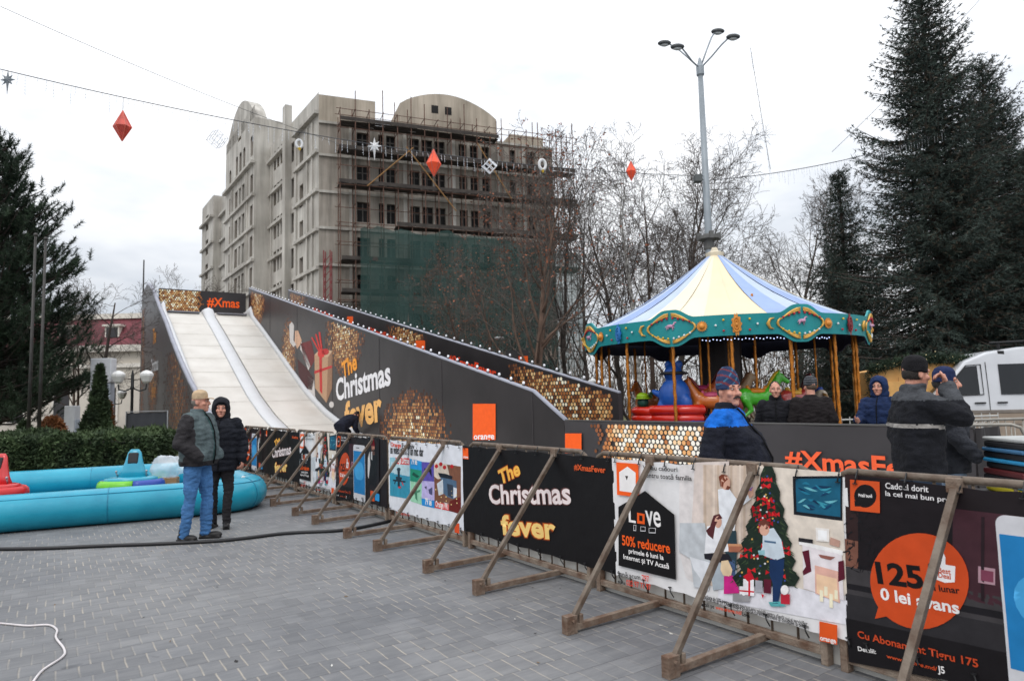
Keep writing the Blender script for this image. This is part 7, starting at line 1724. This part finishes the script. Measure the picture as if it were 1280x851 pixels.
# ================================================================== lamps, posts, signs
def tall_lamp():
    b = atY(886, 300, 20.6); r = thing('tall_street_lamp', 'tall grey lamp post with four curved arms rising behind the carousel', 'street lamp', (b.x, 20.6, 0))
    g = mat('lamp_grey', (140, 148, 154), .5, .2, var=.1, scale=2); H = atY(875, 92, 20.6).z; p = MB(); p.tube([(0, 0, 0), (0, 0, 6.2), (0, 0, H)], [.14, .115, .08], 14); p.build('post', g, r, True)
    c = MB(); c.lathe([(.13, 6.0), (.15, 6.05), (.15, 6.3), (.34, 6.32), (.34, 6.42), (.15, 6.44), (.12, 6.5)], 14); 
    for a in range(4): c.box(.3 * cos(a * pi / 2) - .06, .3 * cos(a * pi / 2) + .06, .3 * sin(a * pi / 2) - .06, .3 * sin(a * pi / 2) + .06, 6.3, 6.52)
    c.build('collar', mat('lamp_collar', (92, 92, 90), .6), r)
    c = MB(); c.lathe([(.08, H - .1), (.125, H - .05), (.125, H + .22), (.09, H + .26), (.03, H + .5)], 12); c.build('head_joint', g, r)
    hd = mat('lamp_head', (60, 64, 66), .4)
    for (px, py) in ((834, 46), (842, 69), (902, 31), (910, 57)):
        e = atY(px, py, 20.6); dx, dz = e.x - b.x, e.z - H; dy = -.5 if py in (69, 57) else .4
        a = MB(); a.tube([(0, 0, H + .15), (dx * .35, dy * .35, H + dz * .5), (dx * .65, dy * .7, H + dz * .82), (dx * .86, dy, H + dz * .98)], .026, 7); ar = a.build('arm', g, r, True)
        h = MB(); M = Matrix.Rotation(atan2(dz * .15, abs(dx)) * (1 if dx > 0 else -1), 3, 'Y'); h.ell((dx, dy, H + dz), .22, .12, .09, 0, 14, 8); h.ell((dx, dy, H + dz - .05), .15, .09, .06, 1, 12, 6); h.build('lamp_head', [hd, mat('lamp_glass', (190, 194, 194), .2)], ar, True)
    s = MB(); z = atY(880, 226, 20.6).z; s.tube([(-.1, -.1, z), (-.26, -.2, z - .02)], .025, 6); s.box(-.42, -.2, -.36, -.12, z - .12, z + .1); s.build('floodlight', mat('flood_grey', (80, 84, 84), .5), r, bevel=.02)
    s = MB(); s.tube([(.05, 0, z - .3), (1.1, .0, z - .28)], .012, 5); s.tube([(.05, 0, z - .1), (.9, .0, z - .08)], .01, 5); s.build('wire_bracket', STEEL, r)
    return (b.x, 20.6, z)
LAMP = tall_lamp()
def globe_lamp(label, loc, H=2.7, n=2):
    r = thing('globe_street_lamp', label, 'street lamp', loc, R(10), 'small lamps with white globes'); bk = mat('lamp_black', (26, 28, 30), .5); p = MB(); p.lathe([(.14, 0), (.14, .12), (.07, .2), (.05, .5), (.045, H - .5), (.07, H - .45), (.05, H - .4), (.05, H - .05), (.02, H + .15)], 12); p.build('post', bk, r, True)
    for i in range(n):
        s = 1 if i else -1; dy = 0 if i < 2 else -.4; a = MB(); a.tube([(0, 0, H - .45), (s * .22, dy, H - .55), (s * .42, dy, H - .5), (s * .44, dy, H - .32)], .025, 7); ar = a.build('arm', bk, r, True)
        g = MB(); g.lathe([(.08, H - .3), (.14, H - .24), (.22, H - .05), (.22, H + .02), (.14, H + .1), (.03, H + .14)], 8, 0, (s * .44, dy, 0)); g.build('globe', mat('globe_white', (222, 222, 220), .35, var=.05), ar)
for (px, Y, lab, H) in ((165, 23, 'black twin lamp with white lanterns in front of the dark slide side', 2.75), (140, 33, 'farther twin lantern lamp by the door of the red roofed house', 2.4), (908, 27, 'white lantern lamp seen between carousel poles right of centre', 2.5), (752, 34, 'far white lantern lamp seen at the left poles of the carousel', 2.4)):
    p = atY(px, 500, Y); globe_lamp(lab, (p.x, Y, 0), H)
def small_street_lamp():
    p = atY(604, 440, 32); r = thing('curved_street_lamp', 'small curved arm street lamp in front of the green net', 'street lamp', (p.x, 32, 0)); z = atY(604, 423, 32).z; m = MB(); m.tube([(0, 0, 0), (0, 0, z - .5), (.25, 0, z - .1), (.6, 0, z)], [.07, .05, .04, .03], 7); m.build('post', STEEL, r, True); h = MB(); h.ell((.75, 0, z), .25, .1, .07); h.build('lamp_head', mat('lamp_pale', (190, 190, 190), .4), r, True)
small_street_lamp()
def board():
    a = atY(632, 438, 23); b = atY(661, 457, 23); r = thing('billboard', 'black board with an orange square standing behind the farther printed wall', 'sign', ((a.x + b.x) / 2, 23, 0)); w_ = (b.x - a.x) / 2
    m = MB(); m.box(-w_, w_, 0, .06, b.z - .2, a.z); m.build('panel', VBLACK, r); p = MB()
    for s in (-1, 1): p.tube([(s * w_ * .9, .1, 0), (s * w_ * .9, .1, a.z)], .04, 6)
    p.build('post', STEEL, r); o = MB(); o.box(.05, .36, -.005, -.001, a.z - .5, a.z - .2); o.build('logo', PM(ORANGE), r)
board()
def pylon():
    r = thing('sign_pylon', 'tall white L shaped sign pylon beside the cypress', 'sign', gpt(125, 23)); wh = mat('pylon_white', (206, 208, 212), .5, var=.05); a = atY(113, 448, 23); b = atY(138, 478, 23); x = gpt(125, 23)[0]
    m = MB(); m.box(a.x - x, b.x - x, 0, .35, b.z, a.z); m.build('sign_box', wh, r, bevel=.02); m = MB(); m.box(a.x - x, a.x - x + .12, .02, .33, 0, b.z - .002); m.build('post', wh, r)
    m = MB(); m.box(b.x - x - .28, b.x - x - .03, .05, .3, .9, b.z - .002); m.build('side_panel', mat('pylon_grey', (176, 184, 196), .4), r)
    r = thing('white_bollard_box', 'plain white upright box left of the sign pylon behind the hedge', 'sign', gpt(87, 22)); m = MB(); m.box(-.17, .17, 0, .3, 0, atY(87, 507, 22).z); m.build('cabinet', wh, r, bevel=.02); m = MB(); m.box(.175, .2, .03, .27, .1, 1.3); m.build('edge_strip', mat('pylon_grey', (176, 184, 196), .4), r)
pylon()
def mesh_panel():
    Y = 17.5; a = atY(158, 515, Y); b = atY(207, 515, Y); r = thing('site_fence_panel', 'dark fabric covered site fence panel beside the slide', 'fence', (a.x, Y, 0), R(6)); m = MB(); L = b.x - a.x; H = 1.52; m.tube([(0, 0, 0), (0, 0, H), (L, 0, H), (L, 0, 0)], .02, 7); m.tube([(0, 0, .15), (L, 0, .15)], .018, 6); m.build('frame', mat('fence_tube', (120, 122, 124), .5, .4), r, True)
    s = MB(); n = 20; s.add([(L * i / n, .012 + .01 * sin(i * 1.3), z) for z in (.12, .8, H - .03) for i in range(n + 1)], [(j * (n + 1) + i, j * (n + 1) + i + 1, (j + 1) * (n + 1) + i + 1, (j + 1) * (n + 1) + i) for j in (0, 1) for i in range(n)]); s.build('fabric', mat('fence_fabric', (52, 54, 58), .9, var=.15, scale=2), r, True)
mesh_panel()
for (px, top, lab) in ((37, 295, 'slim dark flagpole in front of the pine'), (50, 300, 'second slim dark flagpole just right of the first, in front of the pine')):
    Y = 18; r = thing('flagpole', lab, 'pole', gpt(px, Y)); m = MB(); H = atY(px, top, Y).z; m.tube([(0, 0, 0), (0, 0, H)], [.05, .03], 8); m.build('pole', STEEL, r, True); c = MB(); c.ell((0, 0, H + .03), .05); c.lathe([(.12, 0), (.12, .06)], 10); c.build('finial', STEEL, r)
def mast(): 
    r = thing('radio_mast', 'thin mast rising behind the left end of the slide', 'mast', gpt(176, 45)); m = MB(); H = atY(176, 325, 45).z; m.tube([(0, 0, 0), (0, 0, H)], [.09, .04], 6); m.build('pole', STEEL, r); s = MB(); s.lathe([(.2, 0), (.2, .2)], 8); s.build('base', STEEL, r)
mast()
# ================================================================== wires with hanging winter ornaments
def wire(label, a, b, sag, r=.012, icicles=0, seed=1, n=40):
    root = thing('garland_wire' if icicles else 'overhead_wire', label, 'wire', (0, 0, 0)); a = Vector(a); b = Vector(b); f = lambda t: a.lerp(b, t) + Vector((0, 0, -sag * 4 * t * (1 - t)))
    m = MB(); m.tube([f(i / n) for i in range(n + 1)], r, 5); m.build('cable', mat('wire_dark', (60, 62, 66), .6), root, True)
    if icicles:
        rnd = random.Random(seed); q = MB(); n2 = icicles
        for i in range(n2):
            t = (i + rnd.random() * .6) / n2; p = f(t); L = rnd.choice((.12, .2, .3, .42)) * rnd.uniform(.8, 1.1); q.tube([p, p + Vector((rnd.gauss(0, .015), 0, -L))], .0035, 3, cap=False)
            for k in range(int(L / .07)): q.ell(p + Vector((0, 0, -.05 - .07 * k)), .009, None, None, 0, 5, 4)
        q.build('icicle_lights', mat('icicle_pale', (214, 218, 224), .4), root)
    return f
wl_ = wire('garland wire with icicle lights crossing the sky from upper left to the lamp post', atY(-60, 72, 13.6), (LAMP[0], LAMP[1], LAMP[2] + .15), .55, .01, 120)
wire('thin plain wire high across the upper left sky', atY(-40, -10, 17), atY(430, 182, 30), .2, .009)
wire('garland wire running from the lamp post to the right behind the spruce', (LAMP[0], LAMP[1], LAMP[2]), atY(1180, 165, 21), .25, .012, 90, 4)
wire('thin light string hanging down across the white sky right of the lamp post', atY(938, 60, 20), atY(963, 212, 20.5), .0, .008, 30, 6)
wire('thin wire rising to the upper right corner behind the spruce', atY(1040, 190, 24), atY(1260, -40, 24), .15, .008)
def tpx(px):
    lo, hi = 0.0, 1.0
    for _ in range(40):
        m = (lo + hi) / 2; p = wl_(m) - CO; x = 640 + CAM_F * p.dot(CR) / p.dot(CF)
        if x < px: lo = m
        else: hi = m
    return wl_(lo)
ONAME = 'hanging ornaments on the garland wire'
def hang(root, p, z0): m = MB(); m.tube([(0, 0, 0), (0, 0, p.z - z0)], .005, 4); m.build('hanger', STEEL, root)
def star(px, py, s, c, label):
    p = tpx(px); zc = atY(px, py, p.y).z; r = thing('star_ornament', label, 'ornament', (p.x, p.y, zc), 0, ONAME); m = MB(); pts = []
    for i in range(16):
        a = pi / 2 + 2 * pi * i / 16; rr = {0: 1.0, 4: .8, 8: 1.6, 12: .8}.get(i, .7 if i % 2 == 0 else .36); pts.append(Vector((s * rr * cos(a), 0, s * rr * sin(a))))
    F = Vector((0, -.07 * s / .4, 0)); B = -F
    m.add(pts + [F, B], [(i, (i + 1) % 16, 16) for i in range(16)] + [((i + 1) % 16, i, 17) for i in range(16)]); m.build('star', c, r); hang(r, p, zc)
def kite(px, py, s, c, label):
    p = tpx(px); zc = atY(px, py, p.y).z; r = thing('diamond_ornament', label, 'ornament', (p.x, p.y, zc), .3, ONAME); m = MB(); k = 6; V = [Vector((0, 0, 1.0 * s)), Vector((0, 0, -.95 * s))] + [Vector((.52 * s * cos(2 * pi * i / k), .52 * s * sin(2 * pi * i / k), -.05 * s)) for i in range(k)]
    m.add(V, [(0, 2 + i, 2 + (i + 1) % k) for i in range(k)] + [(1, 2 + (i + 1) % k, 2 + i) for i in range(k)]); m.build('lantern_body', c, r)
    e = MB(); 
    for i in range(k): e.tube([V[0], V[2 + i], V[1]], .012, 4)
    e.build('edge_frame', mat('ornament_edge', (206, 90, 70), .5), r); hang(r, p, zc)
def cube(px, py, s, label, c=(206, 206, 208), thin=.02):
    p = tpx(px); zc = atY(px, py, p.y).z; r = thing('cube_ornament', label, 'ornament', (p.x, p.y, zc), 0, ONAME); r.rotation_euler = (R(35), R(40), R(20)); m = MB()
    for ax_ in range(3):
        for u in (-1, 0, 1):
            for v in (-1, 0, 1):
                a = [0, 0, 0]; a[(ax_ + 1) % 3] = u * s; a[(ax_ + 2) % 3] = v * s; b = list(a); a[ax_] = -s; b[ax_] = s
                if (u, v) != (0, 0): m.tube([a, b], thin, 4)
    m.build('cube_frame', mat('ornament_white_frame', c, .5), r)
def ring(px, py, s, label, tail):
    p = tpx(px); zc = atY(px, py, p.y).z; r = thing('ring_ornament', label, 'ornament', (p.x, p.y, zc), .4, ONAME); m = MB(); m.tube([(s * .7 * cos(2 * pi * i / 20), 0, s * sin(2 * pi * i / 20)) for i in range(21)], s * .3, 8, cap=False); m.build('ring', mat('ornament_white', (214, 214, 214), .5), r, True); b = MB(); b.tube([(0, 0, -s), (.02, 0, -s * 1.6)], [.05, .015], 6); b.build('flame', mat('ornament_yellow', (226, 186, 60), .5), r); hang(r, p, zc)
white_o = mat('ornament_white', (214, 214, 214), .5); red_o = mat('ornament_red', (196, 70, 56), .5, var=.3, scale=8); or_o = mat('ornament_orange', (240, 84, 44), .5, var=.12, scale=8)
star(10, 100, .22, mat('ornament_grey', (120, 126, 130), .5), 'grey eight pointed star hanging at the far upper left')
kite(154, 158, .36, red_o, 'red diamond lantern against the sky at upper left'); cube(272, 174, .14, 'faint white wire cube left of the building', (222, 224, 228), .007)
ring(374, 180, .1, 'white ring with yellow tail on the building\'s left corner', 1); star(468, 183, .24, white_o, 'white eight pointed star in front of the scaffold'); kite(542, 204, .37, or_o, 'bright orange diamond lantern in front of the scaffold')
cube(612, 208, .13, 'white frame cube in front of the building right of the orange lantern', (214, 214, 214), .014); ring(678, 206, .14, 'white ring at the right corner of the building', 1); kite(789, 214, .3, or_o, 'smaller orange lantern among the bare trees left of the lamp post')
bpy.data.scenes.remove(TMP)
